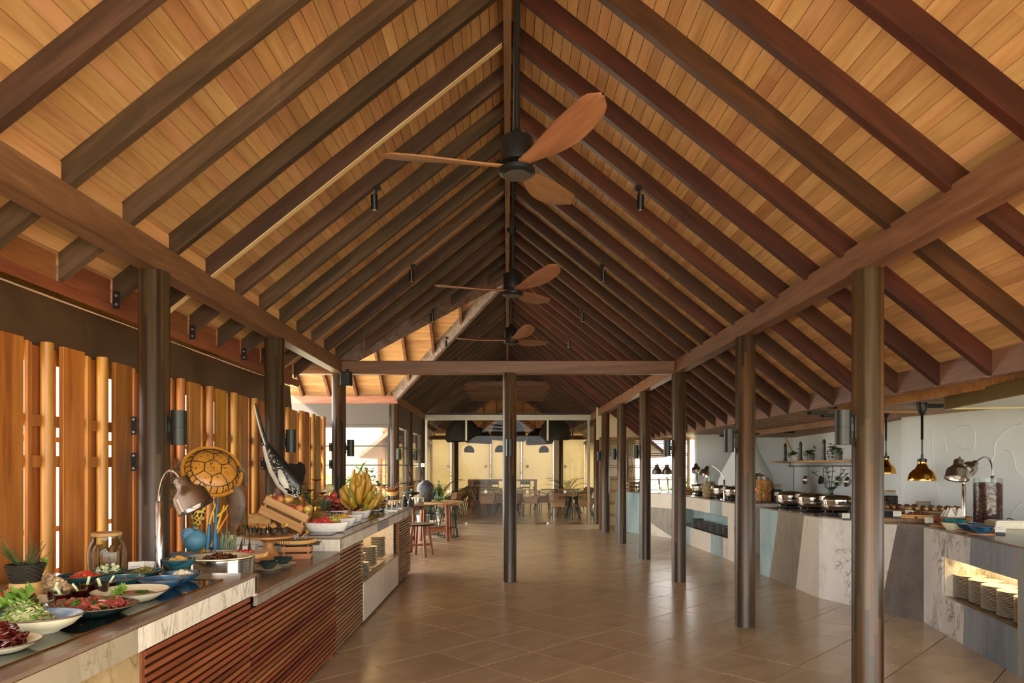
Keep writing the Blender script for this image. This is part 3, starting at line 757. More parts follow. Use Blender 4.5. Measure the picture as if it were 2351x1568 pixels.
for a, b in ((6.955, 8.03), (8.036, 9.145)): MB().box(-1.49, -1.465, a, b, .03, .424, .002).build('stone_door', S_PINK, cC)
MB().box(-1.49, -1.46, 9.15, 9.2, .03, .87).build('stile', W_REDT, cC)
M_STRIP = emit('warm_led', '#ffcf86', 5)
MB().box(-1.75, -1.73, 7.0, 9.1, .955, .962).build('led_strip', M_STRIP, cC)
ld = bpy.data.lights.new('niche_light', 'AREA'); ld.shape = 'RECTANGLE'; ld.size = .3; ld.size_y = 2.0; ld.energy = 5; ld.color = (1, .72, .36)
lo = bpy.data.objects.new('niche_light', ld); col.objects.link(lo); lo.location = (-1.85, 8.05, .95)
def place_top(px, Y, z): return Vector((px_x(px, Y), Y, z))
# stacks of bowls in the lit niche
def band_mat(name, a, b, rough=.35, sc_=55):
    t = NT(name); t.set(rough); tc = t.n('ShaderNodeTexCoord'); sp = t.n('ShaderNodeSeparateXYZ'); t.l(tc.outputs['Object'], sp.inputs[0])
    q = t.math('FLOOR', t.math('MULTIPLY', sp.outputs[2], sc_)); wn = t.n('ShaderNodeTexWhiteNoise', noise_dimensions='1D'); t.l(q, wn.inputs['W'])
    t.col(t.ramp(wn.outputs['Value'], [(0, a), (1, b)])); MATS[name] = t.m; return t.m
M_STACK = flat('stoneware', '#8f8776', .35, 0, .5, .15)
def plate_stack(name, label, x, y, z, r, n, dz, group, m, cat='plates', bowl=True):
    root = thing(name, label, cat, (x, y, z), 0, group)
    key = (name, round(r, 3))
    if key not in plate_stack.src:
        prof = [(0, .004), (r * .55, .004), (r * .62, .0), (r * .66, .0), (r * .97, dz * 1.25), (r, dz * 1.3), (r * .98, dz * 1.45), (r * .6, .009), (0, .009)]
        plate_stack.src[key] = MB().lathe(prof, 28, None, cap=False).build('plate', m, root, 40, (0, 0, 0))
        s0 = 1
    else: s0 = 0
    for k in range(s0, n): inst(plate_stack.src[key], root, (random.uniform(-.002, .002), random.uniform(-.002, .002), k * dz))
    return root
plate_stack.src = {}
for y, x, n, lab in ((7.25, -1.56, 7, 'short stack of banded stoneware bowls nearest in the lit left niche'), (7.55, -1.66, 10, 'second stack of stoneware bowls in the lit left niche'), (8.0, -1.62, 11, 'third stack of stoneware bowls in the lit left niche'), (8.12, -1.80, 11, 'stack of stoneware bowls at the back of the left niche'), (8.75, -1.66, 13, 'tallest stack of stoneware bowls at the far end of the left niche')):
    plate_stack('bowl_stack', lab, x, y, .446, .095, n, .02, 'stoneware bowls in the left niche', M_STACK, 'bowls')

# ---- crockery and food helpers
def glaze(name, a, b, c, rough=.12):
    t = NT(name); t.set(rough, 0, .6)
    t.col(t.ramp(t.noise(t.coord((1, 1, 1.6)), 9, 4, .8), [(.3, a), (.5, b), (.7, c)])); MATS[name] = t.m; return t.m
G_BLUE = glaze('blue_green_glaze', '#16303c', '#275a63', '#4d8279')
G_NAVY = glaze('navy_glaze', '#1c3348', '#31597a', '#5d86a0')
G_TEAL = glaze('teal_bowl_glaze', '#123c46', '#1f5b5e', '#35766f')
G_DARK = glaze('black_green_glaze', '#15201f', '#223230', '#2e403c')
G_BWHITE = glaze('cloudy_blue_glaze', '#4d6582', '#7f94ab', '#b4bfca')
M_RIM = flat('brown_glaze_rim', '#5a4630', .3)
def bowl_prof(r, h, foot=.45, th=.006):
    return [(0, .002), (r * foot, 0), (r * foot * 1.02, .004), (r * .8, h * .42), (r * .97, h * .85), (r, h), (r - th * .7, h + .001), (r - th, h * .86), (r * .78 - th, h * .45), (r * foot * .8, .012), (0, .01)]
def bowl(name, label, x, y, z, r, h, m, cat='bowl', group=None, sx=1, sy=1, rz=0, foot=.45, rim=M_RIM, inner=None):
    t = thing(name, label, cat, (x, y, z), rz, group)
    p = bowl_prof(r, h, foot)
    if inner: MB().lathe(p[:6], 32, None, sx, sy, False).build('outer_wall', m, t, 60); MB().lathe(p[5:], 32, None, sx, sy, False).build('inner_glaze', inner, t, 60)
    else: MB().lathe(p, 32, None, sx, sy, False).build('bowl', m, t, 60)
    if rim: MB().tube([(r * sx * .995 * math.cos(a), r * sy * .995 * math.sin(a), h) for a in [2*math.pi*i/32 for i in range(32)]], .003, 6, True).build('rim', rim, t, 60)
    return t
def plate(name, label, x, y, z, r, h, m, sx=1, sy=1, rz=0, rim=M_RIM, cat='plate', group=None):
    t = thing(name, label, cat, (x, y, z), rz, group)
    MB().lathe([(0, .004), (r * .55, .002), (r * .58, 0), (r * .62, .002), (r * .98, h * .9), (r, h), (r * .985, h + .002), (r * .66, h * .35), (r * .55, .009), (0, .009)], 40, None, sx, sy, False).build('dish', m, t, 60)
    if rim: MB().tube([(r * sx * .998 * math.cos(a), r * sy * .998 * math.sin(a), h) for a in [2*math.pi*i/40 for i in range(40)]], .0025, 6, True).build('rim', rim, t, 60)
    return t
def scatter(rng, rx, ry, h, n):
    for _ in range(n):
        a = rng.uniform(0, 6.283); q = math.sqrt(rng.uniform(0, 1))
        yield q * rx * math.cos(a), q * ry * math.sin(a), h * (1 - q ** 1.6) * rng.uniform(.75, 1.0), a
def mound(name, label, x, y, z, rx, ry, h, n, size, mats, cat, shape='cube', seed=1, base=None, squash=.8, top=True):
    """food nobody could count: one heap; further colours are its parts"""
    rng = random.Random(seed); root = None
    for k, m in enumerate(mats):
        mb = MB()
        if k == 0: mb.lathe([(0, 0), (rx * .92, 0), (rx * .8, h * .25), (rx * .52, h * .58), (rx * .26, h * .76), (0, h * .82)], 20, None, 1, ry / rx)
        for dx, dy, dz, a in scatter(rng, rx * .96, ry * .96, h, n // len(mats)):
            s = size * rng.uniform(.7, 1.25)
            if shape == 'curl': dx *= .84; dy *= .84; dz += s * .22
            M = T(dx, dy, dz + s * .2, rng.uniform(-.3, .3), rng.uniform(-.3, .3), rng.uniform(0, 6)) if shape == 'curl' else T(dx, dy, dz + s * .2, rng.uniform(-.8, .8), rng.uniform(-.8, .8), rng.uniform(0, 6))
            if shape == 'cube': mb.box(-s/2, s/2, -s/2, s/2, -s/2 * squash, s/2 * squash, s * .12, M)
            elif shape == 'ball': mb.sph((0, 0, 0), s/2, s/2, s/2 * squash, 7, 5, .12, M, rng)
            elif shape == 'wedge': mb.prism([(-s*.6, -s*.3), (s*.6, -s*.3), (0, s*.5)], -s*.22, s*.22, M)
            elif shape == 'strip': mb.blade((dx, dy, dz + .004), (math.cos(a*7), math.sin(a*7), rng.uniform(-.1, .5)), (0, 0, 1), s * 2, s * .5, 1.1, 4, .3, .3)
            elif shape == 'curl': a0 = rng.uniform(0, 6); mb.tube([M @ Vector((s*.6*math.cos(a0 + i*.75), s*.6*math.sin(a0 + i*.75), s*.25*math.sin(i*1.3 + a0))) for i in range(5)], [s*.05, s*.12, s*.13, s*.1, s*.04], 5)
            elif shape == 'flake': mb.lathe([(s*.5, 0), (s*.5, s*.06), (0, s*.1)], 7, M, 1, .65)
        o = mb.build(name if k == 0 else 'garnish', m, root, 40)
        if k == 0: root = o; o.location = (x, y, z); tag(o, label, cat, kind='stuff')
    return root
def frill(mb, c, r, seed, up=(0, 0, 1), amp=.28, cup=.5, n=54, m=7):
    rng = random.Random(seed); vs = []; fs = []; ph = rng.uniform(0, 6); up = Vector(up).normalized()
    q = up.to_track_quat('Z', 'Y').to_matrix().to_4x4(); M = Matrix.Translation(c) @ q
    for i in range(m + 1):
        for k in range(n):
            a = 2*math.pi*k/n; t = i / m; rr = r * t * (1 + .12 * math.sin(3*a + ph))
            z = r * cup * t * t + r * amp * t ** 3 * math.sin(13*a + ph) + r * .1 * t * math.sin(5*a)
            vs.append((rr * math.cos(a), rr * math.sin(a), z))
    for i in range(m):
        for k in range(n): j = (k+1) % n; fs.append((i*n+k, i*n+j, (i+1)*n+j, (i+1)*n+k))
    mb.add(vs, fs, M)
L_LET = leafmat('lettuce_leaf', '#5f8a22', '#b2cf62'); L_KALE = leafmat('curly_endive', '#3f6d22', '#9cbf58'); L_HERB = leafmat('green_herb', '#2f5a1c', '#6f9a3a'); L_DARK = leafmat('dark_green_leaf', '#1d3f1a', '#4b7a35')
M_TOM = flat('tomato_flesh', '#c2412a', .25, 0, .5, .25); M_CUC = flat('cucumber_flesh', '#d3d9ae', .35, 0, .5, .15); M_CUCG = flat('cucumber_skin', '#33521f', .35)
M_OLIVE = flat('olive_green', '#6d6a2a', .22, 0, .5, .3); M_ONION = flat('red_onion', '#8c6a86', .3, 0, .5, .3); M_COT = flat('white_cheese', '#ddd2b4', .4, 0, .4, .12)
M_CHICK = flat('chickpea', '#c99a4f', .4, 0, .4, .25); M_POT = flat('potato_salad', '#c4a67c', .5, 0, .4, .25); M_POT2 = flat('potato_cube', '#d8c294', .45, 0, .4, .15)
M_MEAT = flat('cured_meat', '#8c3a33', .3, 0, .5, .35); M_MEAT2 = flat('pale_cured_meat', '#b5604f', .3, 0, .5, .3); M_CHILI = flat('dried_red_pepper', '#4f1512', .22, 0, .6, .4)
M_DIP = flat('brown_dip', '#a98468', .6, 0, .3, .15); M_BEET = flat('beet_juice', '#3e0d14', .15, 0, .5, .2); M_ALM = flat('almond_flake', '#cf9a58', .4, 0, .4, .15)
ZA = 1.0035
spec = [  # name word, px, Y, rim radius, height, glaze, what
 ('tomato', 186, 3.496, .108, .05, G_TEAL, 'teal bowl of diced tomato beside the potato salad'),
 ('onion', 280, 3.428, .106, .05, G_BLUE, 'green-blue bowl of chopped red onion in the front row'),
 ('empty', 371, 3.388, .104, .05, G_NAVY, 'empty blue glazed bowl beside the marble edge'),
 ('cucumber', 243, 3.66, .1, .045, G_TEAL, 'dark teal bowl of cucumber before the cinnamon jar'),
 ('olive', 330, 3.70, .096, .042, G_TEAL, 'dark teal bowl of green olives in the back row'),
 ('white', 415, 3.62, .1, .043, G_NAVY, 'navy bowl of white cheese at the end of the row'),
 ('chick', 411, 3.83, .088, .062, G_BLUE, 'raised green-blue bowl of chickpeas below the heat lamp')]
for nm, px, Y, r, h, m, lab in spec:
    x = px_x(px, Y); z = ZA if nm != 'chick' else 1.03
    if nm == 'chick':
        t = thing('bowl_riser', 'low round dark riser under the chickpea bowl', 'riser', (x, Y, 1.0)); MB().lathe([(.06, 0), (.06, .025), (.056, .029), (0, .029)], 24).build('riser_block', M_BLACK, t, 40)
    bowl('glazed_bowl', lab, x, Y, z, r, h, m, 'bowl', 'blue glazed salad bowls')
    zb = z + h * .55
    if nm == 'tomato': mound('diced_tomato', 'diced red tomato in the teal bowl', x + .02, Y, zb, r * .66, r * .6, .03, 46, .024, [M_TOM], 'tomato', 'cube', 3)
    if nm == 'onion': mound('chopped_onion', 'chopped red onion in the green-blue bowl', x, Y + .02, zb - .006, r * .62, r * .5, .018, 60, .014, [M_ONION], 'onion', 'strip', 4)
    if nm == 'cucumber': mound('cucumber_chunks', 'pale cucumber chunks in the dark bowl', x, Y, zb, r * .78, r * .7, .045, 60, .03, [M_CUC, M_CUCG], 'cucumber', 'wedge', 5)
    if nm == 'olive': mound('green_olives', 'glossy green olives heaped in the dark bowl', x, Y, zb, r * .7, r * .66, .03, 70, .022, [M_OLIVE], 'olives', 'ball', 6)
    if nm == 'white': mound('white_cheese_curds', 'white cheese curds in the navy bowl', x + .01, Y, zb, r * .55, r * .5, .026, 46, .022, [M_COT], 'cheese', 'ball', 7)
    if nm == 'chick': mound('chickpea_heap', 'golden chickpeas heaped in the raised bowl', x, Y, z + h * .6, r * .7, r * .66, .034, 60, .022, [M_CHICK], 'chickpeas', 'ball', 8)
# potato salad on a plate
x, y = px_x(100, 3.2), 3.2
plate('salad_plate', 'dark-rimmed plate under the potato salad', x, y, ZA, .135, .028, M_CREAM)
ps = mound('potato_salad', 'heap of creamy potato salad on a plate', x + .02, y, ZA + .012, .108, .1, .085, 420, .019, [M_POT, M_POT2], 'salad', 'ball', 11)
mb = MB()
for k, (dx, dy, dz) in enumerate(((-.095, -.03, .05), (-.075, .02, .085), (-.105, -.02, .02), (-.05, .05, .1))): frill(mb, (dx, dy, dz), .05, k, (-.6, -.5, .5), .35)
mb.build('lettuce_leaf', L_LET, ps)
# black plate of grilled vegetables
x, y = px_x(48, 2.9), 2.9
plate('vegetable_plate', 'grey-blue plate of mixed vegetables at the left edge', x, y, ZA, .14, .035, M_CREAM)
mound('mixed_vegetables', 'mixed grilled vegetables with red pepper at the left edge', x - .03, y, ZA + .012, .095, .09, .06, 150, .03, [flat('brown_mushroom', '#5d4527', .4, 0, .5, .3), L_HERB, M_TOM], 'vegetables', 'curl', 12)
# carpaccio plate
x, y = px_x(204, 2.80), 2.80
plate('carpaccio_plate', 'large dark oval plate of sliced cured meat', x, y, ZA, .19, .04, G_DARK, 1, .8)
mound('cured_meat_slices', 'folded slices of cured meat with green herbs', x, y, ZA + .016, .16, .125, .02, 240, .04, [M_MEAT, M_MEAT2, M_MEAT, L_HERB], 'meat', 'curl', 13)
# dip plate
x, y = px_x(300, 3.10), 3.10
plate('dip_plate', 'cream plate of brown dip with a lettuce leaf', x, y, ZA, .16, .045, M_CREAM)
dp = tag(MB().lathe([(0, 0), (.1, 0), (.105, .006), (.09, .016), (.05, .014), (0, .02)], 28, None, 1, .8).build('bean_dip', M_DIP, None, 60, (x + .01, y, ZA + .016)), 'smooth brown bean dip on the cream plate', 'dip')
mb = MB(); frill(mb, (-.045, -.02, .02), .034, 5, (-.2, -.6, .8), .4); frill(mb, (-.06, .0, .02), .028, 6, (-.6, -.4, .6), .4); mb.build('lettuce_leaf', L_LET, dp)
mb = MB()
for a in range(4): mb.lathe([(.011, 0), (.011, .004), (0, .004)], 10, T(.02 + .012 * a, .01 * (a % 2), .018, .5, .3 * a, 0))
mb.build('cucumber_slice', M_CUCG, dp)
# green salad in the big oval bowl
x, y = px_x(80, 2.505), 2.505
bowl('salad_bowl', 'large cream oval bowl of green cabbage salad with almond flakes', x, y, ZA, .165, .062, M_CREAM, 'bowl', None, 1, .78, 0, .5, M_RIM, G_BWHITE)
gs = mound('cabbage_salad', 'shredded cabbage salad with almond flakes', x - .035, y, ZA + .02, .105, .085, .085, 520, .022, [flat('shredded_cabbage', '#b9b584', .45, 0, .4, .25), L_KALE], 'salad', 'curl', 14)
mb = MB()
for k, (dx, dy, dz) in enumerate(((-.1, -.02, .05), (-.08, .03, .08), (-.12, -.05, .03), (-.03, .05, .09), (-.11, .04, .05))): frill(mb, (dx, dy, dz), .048, k + 20, (-.5, -.3, .7), .4, .6)
mb.build('endive_leaf', L_KALE, gs)
mb = MB(); rng = random.Random(4)
for dx, dy, dz, a in scatter(rng, .09, .07, .085, 26): mb.lathe([(.012, 0), (.011, .002), (0, .003)], 8, T(dx, dy, dz + .012, rng.uniform(-.6, .6), rng.uniform(-.6, .6), a), 1, .65)
mb.build('almond_flake', M_ALM, gs)
# dried red peppers
x, y = px_x(2, 2.25), 2.25
plate('pepper_plate', 'cream plate of glossy dried red peppers in the lower left corner', x, y, ZA, .115, .03, M_CREAM)
mound('dried_peppers', 'tangle of glossy dark red dried peppers', x - .01, y, ZA + .012, .078, .075, .055, 130, .04, [M_CHILI], 'peppers', 'curl', 15)
# beetroot shots
cup_src = None
def beet_cup(x, y, label):
    global cup_src
    t = thing('shot_glass', label, 'glass', (x, y, ZA), random.uniform(0, 6), 'beetroot shots with cucumber sticks')
    if cup_src is None:
        cup_src = [MB().lathe([(.022, 0), (.0235, .002), (.033, .07), (.0345, .072), (.0325, .07), (.0225, .006), (0, .005)], 20, None, cap=False).build('glass', M_JAR, t, 50),
            MB().lathe([(0, .006), (.0218, .006), (.0308, .06), (0, .06)], 20).build('juice', M_BEET, t, 40),
            MB().bar((-.012, 0, .03), (.024, .006, .092), .011, .008, b=.001).build('cucumber_stick', M_CUC, t)]
    else:
        for o in cup_src: inst(o, t)
for x, y, lab in ((-1.998, 3.01, 'beetroot shot beside the potato salad'), (-1.906, 2.92, 'beetroot shot nearest the cured meat plate'), (-1.892, 3.015, 'beetroot shot beside the cream dip plate'),
                  (-1.95, 3.17, 'beetroot shot in the rear group, on the left'), (-1.88, 3.215, 'beetroot shot at the back of the rear group'), (-1.865, 3.135, 'beetroot shot in the rear group next to the lettuce'), (-2.1, 2.66, 'beetroot shot at the left edge behind the cabbage salad')):
    beet_cup(x, y, 'small glass ' + lab)
# fern in a wicker basket on a wooden block
x, y = px_x(58, 3.05), 3.05
t = thing('wood_riser', 'round pale wooden riser under the fern basket', 'riser', (x, y, 1.0)); MB().lathe([(.07, 0), (.072, .004), (.072, .062), (.06, .066), (.06, .094), (0, .094)], 24).build('block', W_CRATE, t, 40)
t = thing('fern_basket', 'dark wicker basket of spiky ferns at the left edge', 'plant', (x, y, 1.0945))
W_WICK = flat('dark_wicker', '#2c251a', .6, 0, .3, .3, .3, 120)
mb = MB().lathe([(0, 0), (.052, 0), (.074, .08), (.068, .08), (.05, .006), (0, .006)], 24, None, cap=False); mb.build('basket', W_WICK, t, 40)
for k in range(9):
    z = .006 + k * .009; r = .0535 + .022 * z / .08
    MB().tube([((r + .0025 * (-1) ** (i + k)) * math.cos(2*math.pi*i/28), (r + .0025 * (-1) ** (i + k)) * math.sin(2*math.pi*i/28), z) for i in range(28)], .0035, 5, True).build('weave', W_WICK, t)
mb = MB(); rng = random.Random(3)
for k in range(17):
    a = rng.uniform(0, 6.28); el = rng.uniform(.5, 1.2); L = rng.uniform(.1, .17); d = Vector((math.cos(a) * math.cos(el), math.sin(a) * math.cos(el), math.sin(el)))
    p = Vector((.03 * math.cos(a), .03 * math.sin(a), .075))
    for i in range(16):
        q = p + d * (L * i / 16)
        for s_ in (-1, 1):
            sd = d.cross(Vector((0, 0, 1))).normalized() * s_
            mb.blade(q, sd * .9 + d * .9 + Vector((0, 0, rng.uniform(-.2, .4))), (0, 0, 1), .026 * (1 - i / 22), .005, .3, 2, .2)
mb.build('fronds', leafmat('fern_leaf', '#2f4f2c', '#6f8d5c'), t)
# cinnamon jar
x, y = px_x(245, 3.80), 3.80
t = thing('cinnamon_jar', 'large glass jar of cinnamon sticks with a wood-ringed lid', 'jar', (x, y, 1.0))
MB().lathe([(0, .004), (.085, .002), (.095, .012), (.097, .14), (.085, .185), (.072, .2), (.072, .222), (.068, .222), (.068, .2), (.081, .182), (.092, .14), (.09, .016), (0, .01)], 36, None, cap=False).build('glass', M_JAR, t, 50)
MB().lathe([(.07, .223), (.076, .226), (.076, .243), (.06, .247), (0, .248)], 28).build('lid', W_CRATE, t, 40)
rng = random.Random(6); M_CIN = flat('cinnamon_bark', '#8a5a30', .6, 0, .3, .25)
for k in range(60):
    a = rng.uniform(0, 6.28); q = .078 * math.sqrt(rng.random()); p = Vector((q * math.cos(a), q * math.sin(a), .015)); lean = Vector((rng.uniform(-.02, .02), rng.uniform(-.02, .02), rng.uniform(.11, .16)))
    e = p + lean; e.x = max(-.07, min(.07, e.x)); e.y = max(-.07, min(.07, e.y))
    MB().tube([p, e], .0085, 8).build('cinnamon_stick', M_CIN, t, 50)
# menu cards
for k, (px, Y, rz_) in enumerate(((313, 3.84, .35), (341, 3.86, -.2))):
    t = thing('menu_card', 'small white folded menu card, %s of the two by the lamp post' % ('left' if k == 0 else 'right'), 'card', (px_x(px, Y), Y, 1.0), rz_)
    MB().add([(-.04, -.02, 0), (.04, -.02, 0), (.04, 0, .075), (-.04, 0, .075), (.04, .02, 0), (-.04, .02, 0), (-.04, -.0185, 0), (.04, -.0185, 0)], [(0, 1, 2, 3), (3, 2, 4, 5)]).build('card', flat('white_card', '#d9d5c8', .7), t)
    for i in range(3): MB().box(-.025, .02, 0, .0006, 0, .0025, 0, T(0, -.0155 + .004 * i, .018 + .015 * i, -.26)).build('print_line', flat('grey_print', '#8b867b', .7), t)
# heat lamp with a steel bell shade
def heat_lamp(name, label, loc, height, head, aim, rad, m=M_STEEL, base=True, neck_z=None, up=.13):
    t = thing(name, label, 'heat lamp', loc)
    MB().lathe([(.019, 0), (.019, height), (.014, height + .006), (.008, height + .008)], 18).build('post', M_CHROME, t, 40)
    if base: MB().lathe([(0, 0), (.085, 0), (.085, .012), (.02, .02), (0, .02)], 28).build('base', M_CHROME, t, 40)
    hd = Vector(head); am = Vector(aim).normalized(); p0 = Vector((0, 0, height)); top = hd - am * .0
    pts = []
    for i in range(15):
        u = i / 14; c1 = p0 + Vector((0, 0, up)); c2 = top - am * .12
        pts.append(p0 * (1-u)**3 + c1 * 3*u*(1-u)**2 + c2 * 3*u*u*(1-u) + top * u**3)
    MB().tube(pts, .009, 10).build('gooseneck', M_CHROME, t, 60)
    M = Matrix.Translation(hd) @ am.to_track_quat('-Z', 'Y').to_matrix().to_4x4()
    s = rad / .098
    sh_ = MB().lathe([(p[0]*s, p[1]*s) for p in ((0, 0), (.036, 0), (.04, -.006), (.041, -.045), (.05, -.062), (.082, -.09), (.09, -.11), (.094, -.17), (.098, -.18), (.093, -.178), (.088, -.17), (.084, -.11), (.04, -.06), (0, -.05))], 32, M, cap=False); sh_ = sh_.build('shade', m, t, 50)
    mb = MB()
    for k in range(10): a = 2*math.pi*k/10; mb.sph((M @ Vector((.0405*s*math.cos(a), .0405*s*math.sin(a), -.022*s))), .003, None, None, 6, 4)
    mb.build('vent_hole', M_BLACK, sh_)
    MB().sph(M @ Vector((0, 0, -.15*s)), .035*s, None, None, 14, 10).build('bulb', flat('frosted_bulb', '#efe9dc', .3), sh_, 60)
    return t
pl = place_top(366, 3.82, 1.0)
hp = at(414, 1098, 3.72) - pl
heat_lamp('heat_lamp', 'brushed steel bell heat lamp hanging over the blue bowls', pl, .41, hp, at(452, 1168, 3.72) - at(414, 1098, 3.72), .1)
# round chafing dish with dark fruit
x, y = px_x(505, 4.3), 4.3
t = thing('round_chafer', 'round polished steel chafing dish with a wide cream rim', 'chafing dish', (x, y, .879))
MB().lathe([(.19, 0), (.205, .004), (.205, .145), (.209, .148), (.209, .158), (.2, .163), (.195, .15), (0, .05)], 44).build('steel_pan', M_CHROME, t, 40)
MB().lathe([(.2, .163), (.199, .168), (.135, .164), (.115, .145), (0, .135), (0, .13), (.12, .14), (.14, .158)], 44, None, cap=False).build('cream_insert', M_CREAM, t, 60)
mound('stewed_dried_fruit', 'dark stewed dried fruit in the cream chafing insert', x, y, .879 + .136, .112, .105, .028, 130, .032, [flat('dark_fruit', '#2a1a12', .2, 0, .6, .4), flat('brown_fruit', '#6a3f22', .25, 0, .6, .3)], 'fruit', 'curl', 21)
# tarts, cake stand, crate
def tart(name, label, x, y, z, r, cream=True):
    t = thing(name, label, 'tart', (x, y, z))
    n = 60; vs = []; 
    MB().lathe([(0, 0), (r * .92, 0), (r * .96, .006), (r, .03), (r * .97, .031), (r * .93, .024), (0, .024)], 40).build('crust', flat('tart_crust', '#c79a5a', .6, 0, .3, .25, .4, 60), t, 30)
    mb = MB()
    for k in range(44): a = 2*math.pi*k/44; mb.tube([(r*.965*math.cos(a), r*.965*math.sin(a), .004), (r*1.004*math.cos(a), r*1.004*math.sin(a), .031)], .005, 5)
    mb.build('fluting', MATS['tart_crust'], t)
    MB().lathe([(r * .93, .0245), (r * .7, .028), (0, .028)], 40).build('filling', flat('cream_filling', '#d9cfbd', .5) if cream else flat('dark_filling', '#4f3a2a', .4), t, 60)
    return t
x, y = px_x(556, 4.72), 4.72
t = thing('turned_stand', 'low turned wooden stand under the strawberry tart', 'stand', (x, y, .879)); MB().lathe([(.075, 0), (.078, .008), (.04, .03), (.035, .055), (.09, .085), (.13, .098), (.13, .105), (0, .105)], 32).build('stand', W_TABLE, t, 40)
ta = tart('strawberry_tart', 'cream tart with strawberries on a turned wooden stand', x, y, .984, .165)
mb = MB(); rng = random.Random(2)
for k in range(5): mb.sph((.02 + .02 * k - .03, -.04 + rng.uniform(-.02, .02), .042), .012, .012, .018, 8, 6, 0, T(0, 0, 0, rng.uniform(-1, 1), rng.uniform(-1, 1), 0))
mb.build('strawberry', flat('strawberry_red', '#b8281c', .3), ta, 60)
mb = MB()
for dx, rr_ in ((-.03, .25), (.035, -.1)): mb.add([(dx, .0, .03), (dx + .03, .0, .03), (dx + .012 + rr_ * .05, .02, .14), (dx, .004, .03), (dx + .03, .004, .03), (dx + .012 + rr_ * .05, .024, .14)], [(0, 1, 2), (5, 4, 3), (0, 3, 4, 1), (1, 4, 5, 2), (2, 5, 3, 0)])
mb.build('chocolate_shard', flat('dark_chocolate', '#1f1713', .25), ta)
x, y = px_x(617, 5.25), 5.25
t = thing('cake_stand', 'tall turned wooden cake stand of dessert glasses', 'cake stand', (x, y, .879))
MB().lathe([(.1, 0), (.105, .008), (.09, .03), (.05, .09), (.036, .13), (.04, .15), (.07, .17), (.17, .182), (.186, .187), (.186, .2), (.18, .203), (0, .198)], 40).build('turned_wood', W_TABLE, t, 40)
ds = None; M_MOUSSE = flat('chocolate_mousse', '#3b2519', .45); M_LEAFG = flat('golden_crisp', '#c08a45', .5, 0, .4, .3)
spots = [(-.13, -.03), (-.075, -.1), (0, -.125), (.075, -.1), (.13, -.03), (-.1, .06), (-.035, -.03), (.04, -.03), (.1, .06), (0, .06)]
for k, (dx, dy) in enumerate(spots):
    g_ = thing('dessert_glass', 'small chocolate mousse glass with golden crisp, %s on the wooden cake stand' % ['far left', 'front left', 'front middle', 'front right', 'far right', 'back left', 'centre left', 'centre right', 'back right', 'back middle'][k], 'dessert', (x + dx, y + dy, .879 + .2035), k * 1.3, 'mousse glasses on the cake stand')
    if ds is None:
        ds = [MB().lathe([(.024, 0), (.025, .002), (.033, .062), (.031, .062), (.023, .012), (0, .012)], 16, None, cap=False).build('glass', M_JAR, g_, 50), MB().lathe([(0, .026), (.0262, .026), (.03, .055), (0, .058)], 16).build('mousse', M_MOUSSE, g_, 40)]
        mb = MB(); frill(mb, (0, 0, .06), .024, 3, (.2, -.4, 1), .3, .8, 12, 3); frill(mb, (.01, .008, .066), .018, 8, (-.5, .2, .8), .4, .8, 10, 3); ds.append(mb.build('crisp', M_LEAFG, g_))
        ds.append(MB().add([(-.028, -.02, .05), (.0, -.022, .05), (-.018, -.016, .088), (-.028, -.018, .05), (.0, -.02, .05), (-.018, -.014, .088)], [(0, 1, 2), (5, 4, 3), (0, 3, 4, 1), (1, 4, 5, 2), (2, 5, 3, 0)]).build('chocolate_chip', MATS['dark_chocolate'], g_))
    else:
        for o in ds: inst(o, g_)
# chocolate bark heap on top of a box behind the stand
# small crate with a second tart
x, y = px_x(682, 5.47), 5.47
def crate(name, label, loc, rot, L, W_, Hh, m=W_CRATE, n=2, th=.012, cat='crate'):
    t = thing(name, label, cat, loc); t.rotation_euler = rot
    MB().box(-L/2, L/2, -W_/2, W_/2, 0, th).build('bottom', m, t)
    sh = Hh / n
    for k in range(n):
        z0 = k * sh + .004; z1 = z0 + sh * .72
        for s_ in (-1, 1):
            MB().box(-L/2, L/2, s_ * W_/2 - th/2, s_ * W_/2 + th/2, z0, z1, .001).build('side_board', m, t)
            MB().box(s_ * L/2 - th/2, s_ * L/2 + th/2, -W_/2 + th/2, W_/2 - th/2, z0, z1, .001).build('end_board', m, t)
    for sx in (-1, 1):
        for sy in (-1, 1): MB().box(sx * (L/2 - th*1.5) - th*.6, sx * (L/2 - th*1.5) + th*.6, sy * (W_/2 - th*1.3) - th*.6, sy * (W_/2 - th*1.3) + th*.6, th, Hh).build('corner_post', m, t)
    return t
W_CR2 = wood('reddish_crate_wood', '#7d4a26', '#9b6436', '#b27a49', 'X', .5, 30, (.85, 1.12))
crate('small_crate', 'small reddish wooden crate turned over under the coconut tart', (x, y, .879), (0, 0, R(12)), .22, .2, .11, W_CR2)
t = thing('serving_board', 'thin black slate board on the small crate', 'board', (x, y, .99), R(12)); MB().box(-.17, .18, -.13, .13, 0, .008, .002).build('board', M_BLACK, t)
ta = tart('coconut_tart', 'tart with white coconut shards on a black board', x - .01, y, .9985, .155, False)
mb = MB(); rng = random.Random(5)
for k in range(26):
    a = rng.uniform(0, 6.28); q = rng.uniform(.01, .09); mb.blade((q*math.cos(a), q*math.sin(a), .03), (math.cos(a), math.sin(a), rng.uniform(.3, .9)), (0, 0, 1), .06, .016, .2, 3, .1)
mb.build('coconut_shard', flat('coconut_white', '#e4ddcd', .5), ta)
